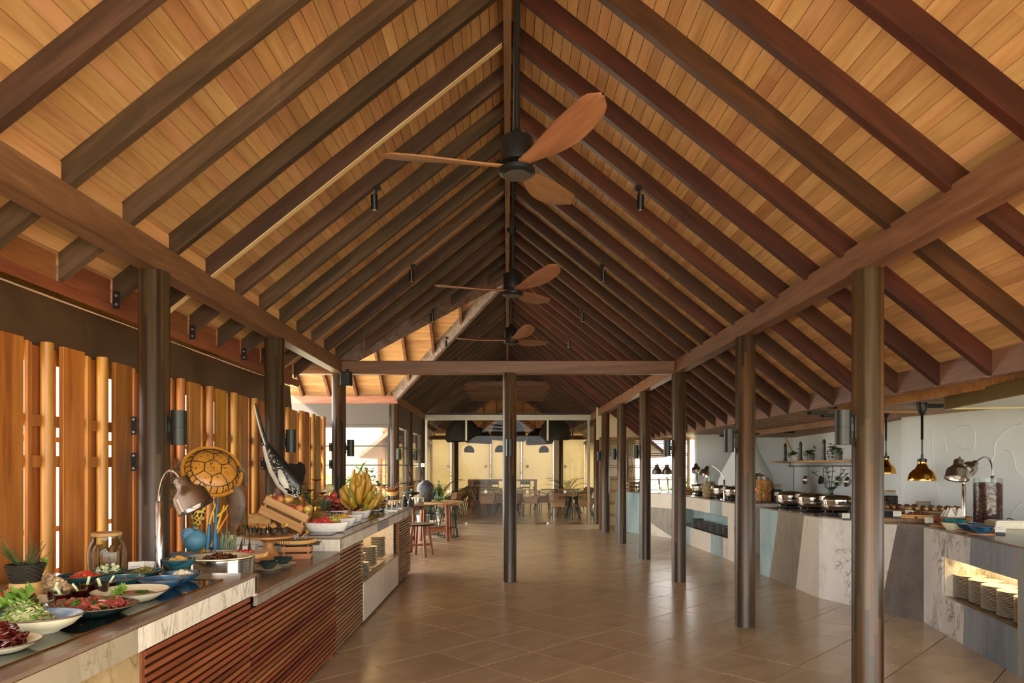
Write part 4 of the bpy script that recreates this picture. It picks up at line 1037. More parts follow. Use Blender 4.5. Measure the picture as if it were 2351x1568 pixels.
# dark bowls on saucers
for k, (px, Y) in enumerate(((616, 4.83), (650, 5.06))):
    x = px_x(px, Y); lab = 'nearer the slatted front' if k == 0 else 'beside the small crate'
    plate('saucer', 'cream saucer under the dark bowl ' + lab, x, Y, .879, .095, .012, M_CREAM, group='saucers under dark bowls')
    bowl('dark_bowl', 'small dark green bowl on a saucer, ' + lab, x, Y, .888, .068, .052, G_DARK, 'bowl', 'dark green dip bowls', rim=None, foot=.5)
# white boxes behind the cake stand
for k, (px, Y, w_, h_) in enumerate(((545, 5.5, .3, .1), (585, 5.62, .26, .16))):
    t = thing('white_box', 'white painted box riser behind the cake stand, ' + ('low one' if k == 0 else 'taller one'), 'box', (px_x(px, Y), Y, .879), R(8))
    MB().box(-w_/2, w_/2, -.06, .06, 0, h_ * .48, .002).build('lower_board', M_WHITE, t); MB().box(-w_/2, w_/2, -.06, .06, h_ * .52, h_, .002).build('upper_board', M_WHITE, t); MB().box(-w_/2 + .02, w_/2 - .02, -.05, .05, 0, h_ * .98).build('core', M_BLACK, t)
t = thing('basil_sprig', 'small green basil sprig in a pot behind the cake stand', 'plant', (px_x(560, 5.3), 5.3, .879))
MB().lathe([(0, 0), (.04, 0), (.05, .12), (.045, .12), (0, .1)], 18).build('pot', M_WHITE, t, 40)
mb = MB().tube([(0, 0, .1), (.01, 0, .25), (0, 0, .4)], .004, 6)
for z in (.2, .26, .32, .38):
    for a in (z * 30, z * 30 + 3.1): mb.blade((0, 0, z), (math.cos(a), math.sin(a), .35), (0, 0, 1), .085, .045, .5, 4, .1)
mb.build('leaves', L_HERB, t)
# ================================================================ sculptures and fruit on the left buffet
# ---- hawksbill turtle on corals
t = thing('turtle_sculpture', 'painted hawksbill turtle sculpture rising over blue and yellow corals', 'sculpture', (px_x(478, 4.75), 4.75, .879))
org = Vector(t.location)
M_SHELL = flat('amber_shell_paint', '#b0772a', .35, 0, .5, .22, .1, 16); M_SEAM = flat('dark_shell_seam', '#2a2413', .5); M_SKIN = flat('cream_turtle_skin', '#c2a048', .45, 0, .4, .2)
def net_mat(name, line, cell, sc_):
    t = NT(name); t.set(.4); v = t.n('ShaderNodeTexVoronoi', feature='DISTANCE_TO_EDGE'); t.l(t.coord((1, 1, 1)), v.inputs['Vector']); v.inputs['Scale'].default_value = sc_
    t.col(t.ramp(v.outputs['Distance'], [(.06, line), (.14, cell)])); return t.m
M_NET = net_mat('netted_turtle_skin', '#c9a648', '#2a2114', 34); M_NETF = net_mat('netted_flipper_skin', '#8a6a3c', '#463422', 26)
M_SKIND = flat('dark_turtle_scale', '#241d12', .4); M_BROWNF = flat('brown_flipper_paint', '#4d3826', .45, 0, .4, .5, .2, 14)
nrm = Vector((.58, -.55, .6)).normalized(); hd = Vector((-.5, -.25, -.8)); hd = (hd - nrm * hd.dot(nrm)).normalized(); sd = nrm.cross(hd)
ctr = at(490, 1078, 4.72) - org
MT = Matrix((hd, sd, nrm)).transposed().to_4x4(); MT.translation = ctr - nrm * .04
LX, LY, LZ = .205, .18, .12
def dome(u, v): q = min(1, u*u + v*v); return Vector((u * LX, v * LY, LZ * (1 - q) ** .55 if q < 1 else 0))
mb = MB(); n, m = 40, 12; vs = []; fs = []
for i in range(m + 1):
    for k in range(n): a = 2*math.pi*k/n; q = i / m * .97; vs.append(dome(q*math.cos(a), q*math.sin(a)))
for i in range(m):
    for k in range(n): j = (k+1) % n; fs.append((i*n+k, i*n+j, (i+1)*n+j, (i+1)*n+k))
mb.add(vs, fs, MT).build('shell', M_SHELL, t, 60)
mb = MB(); ring = []
for k in range(56):
    a = 2*math.pi*k/56; ring.append(MT @ Vector((LX * 1.03 * math.cos(a), LY * 1.03 * math.sin(a), .012)))
mb.tube(ring, .024, 8, True, .6).build('shell_rim', M_SHELL, t, 60)
segs = []
for x0 in (-.56, -.02, .52):
    segs.append(((x0, -.17), (x0, .17)))
    for s_ in (-1, 1):
        segs += [((x0, s_ * .17), (x0 + .27, s_ * .34)), ((x0 + .27, s_ * .34), (x0 + .54, s_ * .17))] if x0 < .5 else [((x0, s_ * .17), (.74, s_ * .32))]
        if x0 < .5: segs.append(((x0 + .27, s_ * .34), ((x0 + .27) * 1.25, s_ * (.84 if abs(x0 + .27) < .3 else .72))))
        if x0 < -.5: segs.append(((x0, s_ * .17), (-.76, s_ * .34)))
rim_s = [(.84*math.cos(a), .84*math.sin(a)) for a in [2*math.pi*i/26 for i in range(27)]]
segs += list(zip(rim_s[:-1], rim_s[1:]))
for i in range(26): a = 2*math.pi*i/26; segs.append(((.84*math.cos(a), .84*math.sin(a)), (.985*math.cos(a), .985*math.sin(a))))
mb = MB()
for a, b in segs:
    if a[0]**2 + a[1]**2 > .98 or b[0]**2 + b[1]**2 > .98: continue
    pts = []
    for i in range(5): u = i / 4; p = dome(a[0]*(1-u) + b[0]*u, a[1]*(1-u) + b[1]*u); pts.append(MT @ (p + Vector((0, 0, .0015))))
    mb.tube(pts, .0035, 5)
mb.build('scute_seam', M_SEAM, t)
mb = MB(); rng = random.Random(9)
for k in range(90):
    a = rng.uniform(0, 6.28); q = math.sqrt(rng.uniform(0, .95)); p = dome(q*math.cos(a), q*math.sin(a)); e = .006 if q < .85 else .009
    mb.sph(MT @ (p + Vector((0, 0, .001))), e * rng.uniform(.4, 1), e * rng.uniform(.4, 1), .003, 6, 4, 0, MT.to_3x3().to_4x4())
o = mb.build('shell_spot', M_SEAM, t); o['kind'] = 'stuff'
MB().sph(MT @ Vector((0, 0, -.0)), LX * .97, LY * .95, .055, 24, 12, 0, MT.to_3x3().to_4x4()).build('belly', M_SKIN, t, 60)
hp0 = MT @ Vector((LX * .8, 0, -.02)); tgt = at(452, 1200, 4.66) - org
mid = hp0.lerp(tgt, .55) + Vector((.02, 0, 0))
MB().tube([hp0, mid, tgt.lerp(mid, .35), tgt, tgt + (tgt - mid) * .25], [.05, .042, .045, .036, .012], 14).build('head', M_NET, t, 60)
def flipper(pts, w0, name, m):
    pts = [Vector(p) for p in pts]; n = len(pts); ws = [w0 * math.sin(math.pi * min(1, .25 + .72 * i / (n - 1))) + .006 for i in range(n)]
    MB().tube(pts, ws, 12, False, .28, (0, 1, 0)).build(name, m, t, 60)
def curve(a, b, c, n=9): return [a * (1-u)**2 + b * 2*u*(1-u) + c * u*u for u in [i/(n-1) for i in range(n)]]
L_ = lambda px, py, Y=4.74: at(px, py, Y) - org
flipper(curve(L_(535, 1120), L_(550, 1160), L_(533, 1228)), .06, 'right_flipper', M_BROWNF)
flipper(curve(L_(437, 1060, 4.85), L_(398, 1085, 4.9), L_(392, 1165, 4.9)), .05, 'left_flipper', M_NETF)
flipper(curve(L_(545, 1075, 4.85), L_(565, 1095, 4.9), L_(562, 1118, 4.9)), .028, 'rear_flipper', M_BROWNF)
M_CORY = flat('yellow_coral_paint', '#d9a22b', .4, 0, .4, .25, 0, 8); M_CORO = flat('orange_coral_paint', '#cf7f25', .4, 0, .4, .3, 0, 8); M_CORB = flat('blue_coral_paint', '#4b7f93', .45, 0, .4, .3, .1, 9)
M_CORBD = flat('deep_blue_coral_paint', '#2c5f80', .45, 0, .4, .3, .1, 9); M_GREYC = flat('grey_green_coral', '#6f7a5f', .6, 0, .3, .3, .3, 30)
for pts, w_, m in (((L_(470, 1265), L_(478, 1200), L_(496, 1156)), .02, M_CORY), ((L_(487, 1255), L_(500, 1205), L_(515, 1160)), .018, M_CORY), ((L_(500, 1185), L_(530, 1160), L_(547, 1122)), .015, M_CORY), ((L_(455, 1225), L_(452, 1200), L_(445, 1182)), .016, M_CORO), ((L_(463, 1268), L_(470, 1245), L_(474, 1225)), .018, M_CORO), ((L_(497, 1225), L_(512, 1200), L_(524, 1180)), .013, M_CORO)):
    MB().tube(curve(*pts), [w_ * (1.15 - .75 * i / 8) for i in range(9)], 10, False, .6).build('coral_strand', m, t, 60)
for pts, w_ in (((L_(495, 1262), L_(494, 1190), L_(503, 1135)), .03), ((L_(448, 1262), L_(446, 1220), L_(452, 1178)), .04), ((L_(478, 1262), L_(480, 1215), L_(482, 1185)), .032)):
    MB().tube(curve(*pts), [w_ * (1.1 - .85 * i / 8) for i in range(9)], 12, False, .6).build('blue_fin', M_CORBD if w_ < .035 else M_CORB, t, 60)
MB().sph(L_(447, 1240, 4.68), .076, None, .078, 24, 16).build('blue_boulder', M_CORB, t, 60)
mb = MB().sph(L_(432, 1228, 4.645), .05, .03, .05, 14, 10, .06); mb.build('sponge_face', flat('sponge_blue', '#5f86a3', .7, 0, .3, .4, .6, 90), t)
mb = MB()
for k in range(9): x = 498 + k * 5; mb.tube([L_(x, 1262, 4.8), L_(x + 4, 1245 - (k % 3) * 8, 4.8), L_(x + (8 if k % 2 else -3), 1232 - (k % 4) * 7, 4.8)], [.01, .008, .004], 6)
mb.build('branch_coral', M_GREYC, t, 50)
MB().box(L_(385, 1280).x, L_(500, 1280).x, -.12, .1, L_(400, 1283).z, L_(400, 1270).z, .01).build('base_slab', M_CORB, t)
MB().box(L_(390, 1280).x, L_(500, 1280).x, -.1, .09, 0, L_(400, 1283).z).build('plinth', W_REDT, t)
# ---- spotted eagle ray
t = thing('ray_sculpture', 'black spotted eagle ray sculpture diving on a curved wooden stand', 'sculpture', (px_x(652, 6.4), 6.4, 1.0)); org = Vector(t.location)
A = lambda px, py, Y=6.4: at(px, py, Y) - org
M_RAY = flat('ray_black_paint', '#1b1d1a', .3, 0, .5, .15); M_RAYW = flat('ray_white_paint', '#d4cfbf', .4)
sp = [A(613, 1020), A(625, 1045), A(640, 1072), A(658, 1098), A(676, 1122), A(688, 1138)]
wd = [.02, .055, .085, .1, .085, .02]
MB().tube(sp, wd, 18, False, .62, (0, 1, 0)).build('body', M_RAY, t, 60)
MB().tube([p + Vector((-.03, .005, -.012)) for p in sp], [w_ * .88 for w_ in wd], 16, False, .62, (0, 1, 0)).build('belly', M_RAYW, t, 60)
MB().tube(curve(A(616, 1028), A(600, 985), A(587, 926), 14), [.016 - .008 * i / 13 for i in range(14)], 10).build('tail', M_RAY, t, 60)
MB().tube([p + Vector((-.01, -.004, -.002)) for p in curve(A(612, 1020), A(598, 985), A(586, 930), 14)], [.011 - .005 * i / 13 for i in range(14)], 8).build('tail_stripe', M_RAYW, t, 60)
def wing(pts, z0, name, m):      # pts: outline on a plane, thickened to an edge
    c = sum((Vector(p) for p in pts), Vector()) / len(pts); n_ = len(pts); th = Vector((.02, .06, .012))
    vs = [Vector(p) for p in pts] + [c + th * .4, c - th * .4]; fs = []
    for i in range(n_): j = (i + 1) % n_; fs += [(i, j, n_), (j, i, n_ + 1)]
    MB().add(vs, fs).build(name, m, t, 60)
wing([A(650, 1080, 6.38), A(665, 1063, 6.45), A(680, 1066, 6.5), A(690, 1060, 6.55), A(700, 1068, 6.6), A(702, 1084, 6.6), A(697, 1104, 6.5), A(690, 1126, 6.42), A(672, 1112, 6.36)], 0, 'right_wing', M_RAY)
wing([A(636, 1076, 6.36), A(645, 1078, 6.33), A(654, 1092, 6.3), A(662, 1110, 6.32), A(664, 1122, 6.34), A(652, 1120, 6.3), A(640, 1102, 6.28)], 0, 'left_wing', M_RAYW)
mb = MB(); rng = random.Random(12)
for k in range(120):
    u = rng.uniform(.1, 1); i = min(4, int(u * 5)); f = u * 5 - i; p = sp[i].lerp(sp[i+1], f); r_ = wd[i] * (1-f) + wd[i+1] * f; v = rng.uniform(-.5, .75)
    ax = (sp[i+1] - sp[i]).normalized(); side = Vector((0, 1, 0)).cross(ax).normalized()
    q = p - side * (-v) * r_ * .9 + Vector((0, -r_ * .62 * math.sqrt(max(.02, 1 - v * v)), 0))
    mb.sph(q, .0035 + .0035 * u, .002, .0035 + .003 * u, 6, 4)
o = mb.build('white_spot', M_RAYW, t); o['kind'] = 'stuff'
MB().tube(curve(A(640, 1165, 6.45), A(634, 1130, 6.45), A(650, 1098, 6.43)), [.055, .052, .05, .047, .044, .04, .036, .03, .025], 12, False, .8).build('stand', W_BEAM, t, 60)
MB().lathe([(.1, 0), (.1, .02), (.06, .03), (.055, px_z(1160, 6.45) - 1.0), (0, px_z(1160, 6.45) - 1.0)], 20, T(A(640, 1165, 6.45).x, .05, 0)).build('base', W_BEAM, t, 40)
# ---- fruit
def fruit_mat(name, a, b, rough=.28, sc_=9):
    if name in MATS: return MATS[name]
    tt = NT(name); tt.set(rough, 0, .5); tt.col(tt.objval(tt.ramp(tt.noise(tt.coord((1, 1, .6)), sc_, 3), [(.35, a), (.65, b)]), .88, 1.1, .012)); MATS[name] = tt.m; return tt.m
F_APPLE = fruit_mat('red_apple_skin', '#a8232a', '#c9534a'); F_PEAR = fruit_mat('yellow_pear_skin', '#c9a63f', '#d8bb62'); F_PEACH = fruit_mat('peach_skin', '#c8603a', '#dba557', .6)
F_ORANGE = fruit_mat('orange_skin', '#c8742a', '#d88b3c', .45, 40); F_PLUM = fruit_mat('dark_red_plum_skin', '#4a1118', '#7a1f2a', .2); F_MELON = fruit_mat('pale_melon_skin', '#d8c58a', '#e3d6a6', .5); F_MANGO = fruit_mat('dark_mangosteen_skin', '#35141a', '#551f26', .3)
SRC = {}
def fruit(kind, m, x, y, z, r, label, cat, group, rot=(0, 0, 0)):
    root = thing(kind, label, cat, (x, y, z), 0, group); root.rotation_euler = rot; root.scale = (r, r, r)
    if kind not in SRC:
        if kind == 'pear': prof = [(0, -1), (.5, -.95), (.9, -.55), (.95, -.2), (.7, .3), (.42, .7), (.36, 1.0), (.2, 1.14), (0, 1.12)]
        else: prof = [(0, -.82), (.18, -.9), (.55, -.86), (.9, -.45), (1, .05), (.9, .5), (.6, .82), (.25, .92), (.06, .82), (0, .74)]
        SRC[kind] = [MB().lathe(prof, 16, None, cap=False).build('flesh', m, root, 80), MB().tube([(0, 0, .74), (.04, 0, 1.0), (.1, 0, 1.2 if kind != 'pear' else 1.4)], .045, 5).build('stem', W_FRAME, root)]
    else:
        for o in SRC[kind]: c = inst(o, root)
    return root
Z1 = 1.0
# tilted crate of apples, pears and peaches
cx, cy = px_x(646, 6.2), 6.2
t = crate('fruit_crate', 'tilted pale wooden crate of apples and pears in front of the ray', (cx, cy, Z1 + .11), (0, R(27), R(10)), .40, .25, .19, W_CRATE, 2, .016)
tw = Matrix.Translation((cx, cy, Z1 + .11)) @ Euler((0, R(27), R(10))).to_matrix().to_4x4()
kinds = [('apple', F_APPLE, .036, 'red apple'), ('pear', F_PEAR, .034, 'yellow pear'), ('peach', F_PEACH, .036, 'blushed peach')]
pos = ['at the upper end', 'near the upper corner', 'along the back board', 'in the middle', 'beside the front board', 'above the gap', 'toward the lower end', 'at the lower corner', 'in the front row', 'in the back row', 'on top of the heap', 'at the lower end']
for k in range(12):
    i, j = k % 6, k // 6; p = tw @ Vector((-.155 + i * .062, -.06 + j * .1 + .015 * (k % 2), .15 + .03 * ((k * 7) % 3)))
    kd, m, r, lab = kinds[(k * 2 + j) % 3]
    fruit(kd, m, p.x, p.y, p.z, r, lab + ' ' + pos[k] + ' of the tilted crate', 'fruit', 'fruit in the tilted crate', (k * .7, k * .4, k))
t = thing('crate_riser', 'pale wooden box propping up the tilted fruit crate', 'box', (px_x(610, 6.3), 6.3, Z1)); MB().box(-.12, .08, -.1, .1, 0, .18, .004).build('box', W_CRATE, t)
# pineapples
def pineapple(label, x, y, z, rot, s=1):
    t = thing('pineapple', label, 'pineapple', (x, y, z)); t.rotation_euler = rot; t.scale = (s, s, s)
    MB().lathe([(0, 0), (.045, .005), (.065, .05), (.068, .11), (.055, .165), (.03, .185), (0, .187)], 18).build('body', flat('pineapple_skin', '#7a5a2a', .55, 0, .3, .3, .6, 45), t, 60)
    mb = MB(); rng = random.Random(5)
    for r_ in range(9):
        z_ = .012 + r_ * .019; rr = .05 + .02 * math.sin(min(1, z_ / .17) * 3.0)
        for k in range(12): a = 2*math.pi*(k + .5 * (r_ % 2))/12; mb.sph((rr*math.cos(a), rr*math.sin(a), z_), .011, .011, .008, 5, 4)
    mb.build('eyes', flat('pineapple_eye', '#a27a36', .5, 0, .3, .3), t, 40)
    mb = MB()
    for k in range(34):
        a = k * 2.4; el = .35 + 1.15 * k / 34; mb.blade((.015*math.cos(a), .015*math.sin(a), .18 + .001 * k), (math.cos(a)*math.cos(el), math.sin(a)*math.cos(el), math.sin(el)), (0, 0, 1), .12, .018, .6, 4, .05, .4)
    mb.build('crown', leafmat('pineapple_leaf', '#3c5236', '#7f9470'), t)
pineapple('pineapple lying behind the tilted crate with its crown up', px_x(668, 6.75), 6.75, Z1 + .12, (0, R(15), 0))
pineapple('pineapple with a dark green crown beside the watermelon dish', px_x(725, 6.72), 6.72, Z1 + .02, (R(10), R(25), 0))
# gold planter with red flowers
x, y = px_x(716, 7.0), 7.0
t = thing('gold_planter', 'ribbed gold planter of dark red flowers among the fruit', 'plant', (x, y, Z1))
MB().lathe([(0, .06), (.085, .06), (.1, .19), (.1, .2), (.094, .2), (.08, .07), (0, .07)], 32, None, cap=False).lathe([(0, 0), (.07, 0), (.07, .06), (0, .06)], 24).build('pot', M_BRASS, t, 40)
mb = MB()
for k in range(30): a = 2*math.pi*k/30; mb.tube([(.086*math.cos(a), .086*math.sin(a), .065), (.101*math.cos(a), .101*math.sin(a), .195)], .005, 5)
mb.build('ribs', M_BRASS, t)
mb = MB(); ml = MB(); mf = MB(); rng = random.Random(8)
for k in range(12):
    a = rng.uniform(0, 6.28); e = Vector((.11 * math.cos(a), .11 * math.sin(a), rng.uniform(.3, .46))); mb.tube([(0, 0, .16), e * .6 + Vector((0, 0, .08)), e], .004, 5)
    if k % 2 == 0:
        mf = MB()
        for i in range(6): b = i * 1.05; mf.blade(e, (math.cos(b), math.sin(b), .5), (0, 0, 1), .075, .065, .5, 4, .25)
        mf.build('flower', leafmat('dark_red_petal', '#6d0f1c', '#9c2130'), t)
    for i in range(4): b = rng.uniform(0, 6.28); ml.blade(e * rng.uniform(.6, 1), (math.cos(b), math.sin(b), .2), (0, 0, 1), .1, .025, .7, 4, .05)
mb.build('stems', L_DARK, t); ml.build('leaves', L_HERB, t)
# second tilted crate with citrus, apples and mangosteens
cx, cy = px_x(757, 7.55), 7.55
crate('citrus_crate', 'wooden crate of oranges, apples and mangosteens behind the gold planter', (cx, cy, Z1), (0, R(10), R(14)), .42, .3, .17, W_CR2, 2, .014)
rng = random.Random(21); names = ['orange', 'red_apple', 'mangosteen', 'melon']; mm = {'orange': F_ORANGE, 'red_apple': F_APPLE, 'mangosteen': F_MANGO, 'melon': F_MELON}
where = ['front left', 'front, next to the gold planter', 'front middle', 'front right', 'right end', 'back left', 'back middle', 'back right', 'second tier left', 'second tier middle', 'second tier right', 'third tier left', 'third tier right', 'top of the pile']
lay = [(-.16, -.1, .19), (-.08, -.11, .185), (.0, -.11, .18), (.08, -.11, .17), (.16, -.1, .15), (-.1, .08, .19), (.0, .08, .18), (.12, .06, .165), (-.1, -.03, .255), (-.02, -.03, .25), (.07, -.02, .235), (-.05, .04, .31), (.04, .04, .295), (.0, .03, .37)]
kd = ['orange', 'orange', 'orange', 'orange', 'mangosteen', 'orange', 'mangosteen', 'mangosteen', 'orange', 'red_apple', 'red_apple', 'melon', 'red_apple', 'melon']
for k, (p, q, lab) in enumerate(zip(lay, kd, where)):
    c = Vector(p); c.rotate(Euler((0, 0, R(14)))); fruit(q, mm[q], cx + c.x, cy + c.y, Z1 + c.z - c.x * .18, .043 if q != 'melon' else .047, q.replace('_', ' ') + ' at the ' + lab + ' of the citrus crate' if 'top' not in lab else 'pale melon on the top of the citrus crate pile', 'fruit', 'fruit in the citrus crate', (k, k * .3, k * .9))
# white oval dishes
def oval_dish(label, x, y, L, W_, h, rz_=0):
    t = thing('oval_dish', label, 'dish', (x, y, Z1 + .006), rz_, 'white oval serving dishes')
    n = 40
    def ringp(sx, sy, z): return [(sx * math.copysign(abs(math.cos(a)) ** .7, math.cos(a)), sy * math.copysign(abs(math.sin(a)) ** .7, math.sin(a)), z + (.012 * math.cos(a) ** 2 if z > .03 else 0)) for a in [2*math.pi*i/n for i in range(n)]]
    rings = [ringp(L*.36, W_*.34, 0), ringp(L*.4, W_*.38, .01), ringp(L*.48, W_*.47, h*.7), ringp(L*.5, W_*.5, h), ringp(L*.485, W_*.48, h), ringp(L*.44, W_*.43, h*.5), ringp(L*.3, W_*.3, .012)]
    vs = sum(rings, []); fs = [tuple(range(n))[::-1], tuple(range(6*n, 7*n))]
    for i in range(6):
        for k in range(n): j = (k+1) % n; fs.append((i*n+k, i*n+j, (i+1)*n+j, (i+1)*n+k))
    MB().add(vs, fs).build('dish', M_WHITE, t, 50); return t
M_WM = flat('watermelon_flesh', '#c0453c', .35, 0, .5, .2); M_GRAPE = flat('green_grape', '#a9a548', .25, 0, .5, .2); M_PINE = flat('pineapple_flesh', '#d8a743', .4, 0, .5, .15); M_PAP = flat('papaya_flesh', '#d5854b', .35, 0, .5, .2); M_DGR = flat('dark_grape', '#3a1a22', .25, 0, .5, .3)
t = thing('black_tray', 'long black glass tray under the white oval dishes', 'tray', (0, 0, 0)); MB().box(-1.95, -1.56, 6.05, 8.3, 1.0005, 1.006, .001).build('glass_plate', flat('smoked_glass', '#3c3a36', .12, 0, .6), t)
for lab, px, Y, L, W_, h, food in (('white oval dish of watermelon and grapes nearest the camera', 750, 6.33, .42, .2, .085, 'wm'), ('white oval dish of pineapple chunks, second in the row', 787, 6.95, .32, .2, .08, 'pi'), ('white oval dish, third in the row', 808, 7.45, .3, .2, .08, None), ('white oval dish of papaya and dark grapes, farthest in the row', 823, 8.0, .34, .2, .085, 'pa')):
    x = px_x(px, Y) - (.0 if food == 'wm' else .02); oval_dish(lab, x, Y, L, W_, h, R(4))
    if food == 'wm':
        mound('watermelon_chunks', 'red watermelon chunks heaped in the nearest white dish', x - .03, Y, Z1 + .06, .15, .06, .055, 70, .042, [M_WM], 'watermelon', 'cube', 31)
        mound('green_grapes', 'green grapes beside the watermelon chunks', x + .05, Y + .03, Z1 + .1, .07, .045, .04, 40, .026, [M_GRAPE], 'grapes', 'ball', 32)
    if food == 'pi': mound('pineapple_chunks', 'yellow pineapple chunks in the second white dish', x, Y, Z1 + .055, .11, .06, .05, 50, .036, [M_PINE], 'pineapple', 'cube', 33)
    if food == 'pa': mound('papaya_slices', 'orange papaya and dark grapes in the far white dish', x, Y, Z1 + .06, .13, .06, .05, 60, .04, [M_PAP, M_DGR], 'papaya', 'wedge', 34)
# wire basket of plums
x, y = px_x(770, 7.3) - .03, 7.30
t = thing('wire_basket', 'white rimmed wire basket of dark red plums', 'basket', (x, y, Z1 + .07))
mb = MB()
for z_, r_ in ((.0, .08), (.03, .1), (.065, .125)): mb.tube([(r_*1.3*math.cos(a), r_*.9*math.sin(a), z_) for a in [2*math.pi*i/32 for i in range(32)]], .003 if z_ < .06 else .005, 5, True)
for k in range(28): a = 2*math.pi*k/28; mb.tube([(.08*1.3*math.cos(a), .08*.9*math.sin(a), 0), (.125*1.3*math.cos(a), .125*.9*math.sin(a), .065)], .0025, 4)
mb.build('wire', M_WHITE, t); MB().lathe([(.09, -.07), (.085, -.068), (.05, -.002), (.1, 0), (0, .004)], 24).build('foot', M_WHITE, t, 40)
for k, (dx, dy, dz) in enumerate(((-.11, -.04, .07), (-.05, -.06, .07), (.02, -.065, .07), (.09, -.045, .07), (-.08, .03, .075), (0, .02, .09), (.07, .03, .08), (-.03, -.03, .125), (.04, -.02, .125))):
    fruit('plum', F_PLUM, x + dx, y + dy, Z1 + .07 + dz, .036, 'dark red plum %s of the wire basket' % ['at the left end', 'in the left front', 'in the middle front', 'at the right front', 'in the left back', 'in the centre', 'in the right back', 'on the top left', 'on the top right'][k], 'plum', 'plums in the wire basket', (k, 0, k))
# bunch of bananas
x, y = px_x(826, 8.7), 8.7
t = thing('banana_bunch', 'large hanging-style bunch of small yellow bananas', 'bananas', (x, y, Z1))
MB().tube([(0, 0, .0), (.01, 0, .2), (0, 0, .34)], [.05, .045, .03], 10).build('stalk', L_DARK, t, 60)
F_BAN = fruit_mat('banana_skin', '#c8972c', '#dcb24a', .4, 20); F_BANG = fruit_mat('green_banana_skin', '#7d8a2c', '#a5a63c', .4, 14)
rng = random.Random(15); bsrc = None
for tier in range(5):
    for k in range(12 - tier):
        a = 2*math.pi*(k + .5 * (tier % 2))/(12 - tier) + rng.uniform(-.1, .1); z_ = .06 + tier * .062; el = -.05 + tier * .27
        if bsrc is None:
            bsrc = MB().tube([(0, 0, 0), (.03, 0, .0), (.08, 0, .012), (.13, 0, .04), (.165, 0, .08), (.175, 0, .1)], [.009, .019, .027, .026, .017, .006], 8).build('banana', F_BAN, t, 60)
            b_ = bsrc
        else: b_ = inst(bsrc, t)
        b_.location = (.045*math.cos(a), .045*math.sin(a), z_); b_.rotation_euler = (0, -el + rng.uniform(-.22, .22), a + rng.uniform(-.15, .15)); s_ = rng.uniform(1.0, 1.25) * (1.15 if tier < 3 else .95); b_.scale = (s_, s_, s_)
        if tier < 2 and k % 3 == 1:
            b_.data = bsrc.data.copy(); b_.data.materials[0] = F_BANG
# dark wire basket of bananas
x, y = px_x(866, 9.15), 9.15
t = thing('banana_basket', 'dark wire basket of ripe small bananas at the far end', 'basket', (x, y, Z1))
mb = MB()
for z_, r_ in ((.004, .085), (.06, .115), (.11, .135), (.15, .145)): mb.tube([(r_*math.cos(a), r_*math.sin(a), z_) for a in [2*math.pi*i/30 for i in range(30)]], .004, 5, True)
for k in range(24):
    a = 2*math.pi*k/24
    for s_ in (-1, 1): mb.tube([(.085*math.cos(a), .085*math.sin(a), .004), (.145*math.cos(a + s_*.6), .145*math.sin(a + s_*.6), .15)], .0022, 4)
mb.build('wire', M_BLACK, t)
for k in range(26):
    a = rng.uniform(0, 6.28); b_ = inst(bsrc, t, (.06*rng.uniform(-1, 1), .06*rng.uniform(-1, 1), .02 + .12 * rng.random()), (rng.uniform(-.5, .5), rng.uniform(-1.2, .2), a), (.6, .8, .8)); b_.name = 'banana'
# chrome condiment caddies at the far end
for k, (px, Y) in enumerate(((893, 9.4), (905, 9.9))):
    t = thing('condiment_caddy', 'chrome rack of small glass jars, ' + ('nearer the banana basket' if k == 0 else 'at the counter end'), 'caddy', (px_x(px, Y), Y, Z1), R(5))
    MB().box(-.12, .12, -.07, .07, 0, .015, .002).build('tray', M_STEEL, t)
    for i in range(3):
        for j in range(2): j_ = MB().lathe([(0, .016), (.03, .016), (.03, .08), (.024, .09), (0, .09)], 14, T(-.075 + i * .075, -.033 + j * .066, 0)).build('jar', M_JAR, t, 50); MB().lathe([(.027, .09), (.027, .105), (0, .107)], 14, T(-.075 + i * .075, -.033 + j * .066, 0)).build('lid', M_CHROME, j_, 40)
    MB().tube([(-.12, 0, .01), (-.12, 0, .15), (.12, 0, .15), (.12, 0, .01)], .005, 6).build('handle', M_CHROME, t)
# ================================================================ right buffet and kitchen
V2 = lambda p: Vector((p[0], p[1]))
def t_px(Pa, Pb, px):
    k = (px - VX) / F; a, b = V2(Pa), V2(Pb); return (k * a.y - a.x) / ((b.x - a.x) - k * (b.y - a.y))
def outn(Pa, Pb): d = (V2(Pb) - V2(Pa)).normalized(); return Vector((d.y, -d.x))
def panel(parent, Pa, Pb, quad, m, th=.02, name='stone_panel'):
    """a stone slab on the face Pa-Pb; quad holds (t, z) corners"""
    a, d, n = V2(Pa), V2(Pb) - V2(Pa), outn(Pa, Pb); c = sum(q[0] for q in quad) / len(quad); cz = sum(q[1] for q in quad) / len(quad); L = d.length
    vs = []
    for off in (0, -th):
        for t_, z in quad:
            t2 = t_ + (c - t_) * min(.9, .0012 / max(1e-3, abs(c - t_) * L)) if abs(c - t_) > 1e-6 else t_
            p = a + d * t2 + n * off; vs.append((p.x, p.y, z + math.copysign(.0008, cz - z)))
    k = len(quad); fs = [tuple(range(k)), tuple(range(k, 2*k))[::-1]] + [(i, k + i, k + (i+1) % k, (i+1) % k) for i in range(k)]
    return MB().add(vs, fs).build(name, m, parent)
P0, P1, P2, P3, P4 = (3.788, 10.235), (3.812, 8.354), (4.311, 7.067), (3.92, 5.224), (3.55, 3.5)
cp = thing('stone_counter', 'near right faceted counter clad in mixed stone slabs with a lit plate niche', 'counter')
def rect(a, b, z0, z1): return [(a, z0), (b, z0), (b, z1), (a, z1)]
tp = lambda px: t_px(P0, P1, px)
panel(cp, P0, P1, [(0, 0), (tp(1767), 0), (tp(1788), .982), (0, .982)], S_BLUE)
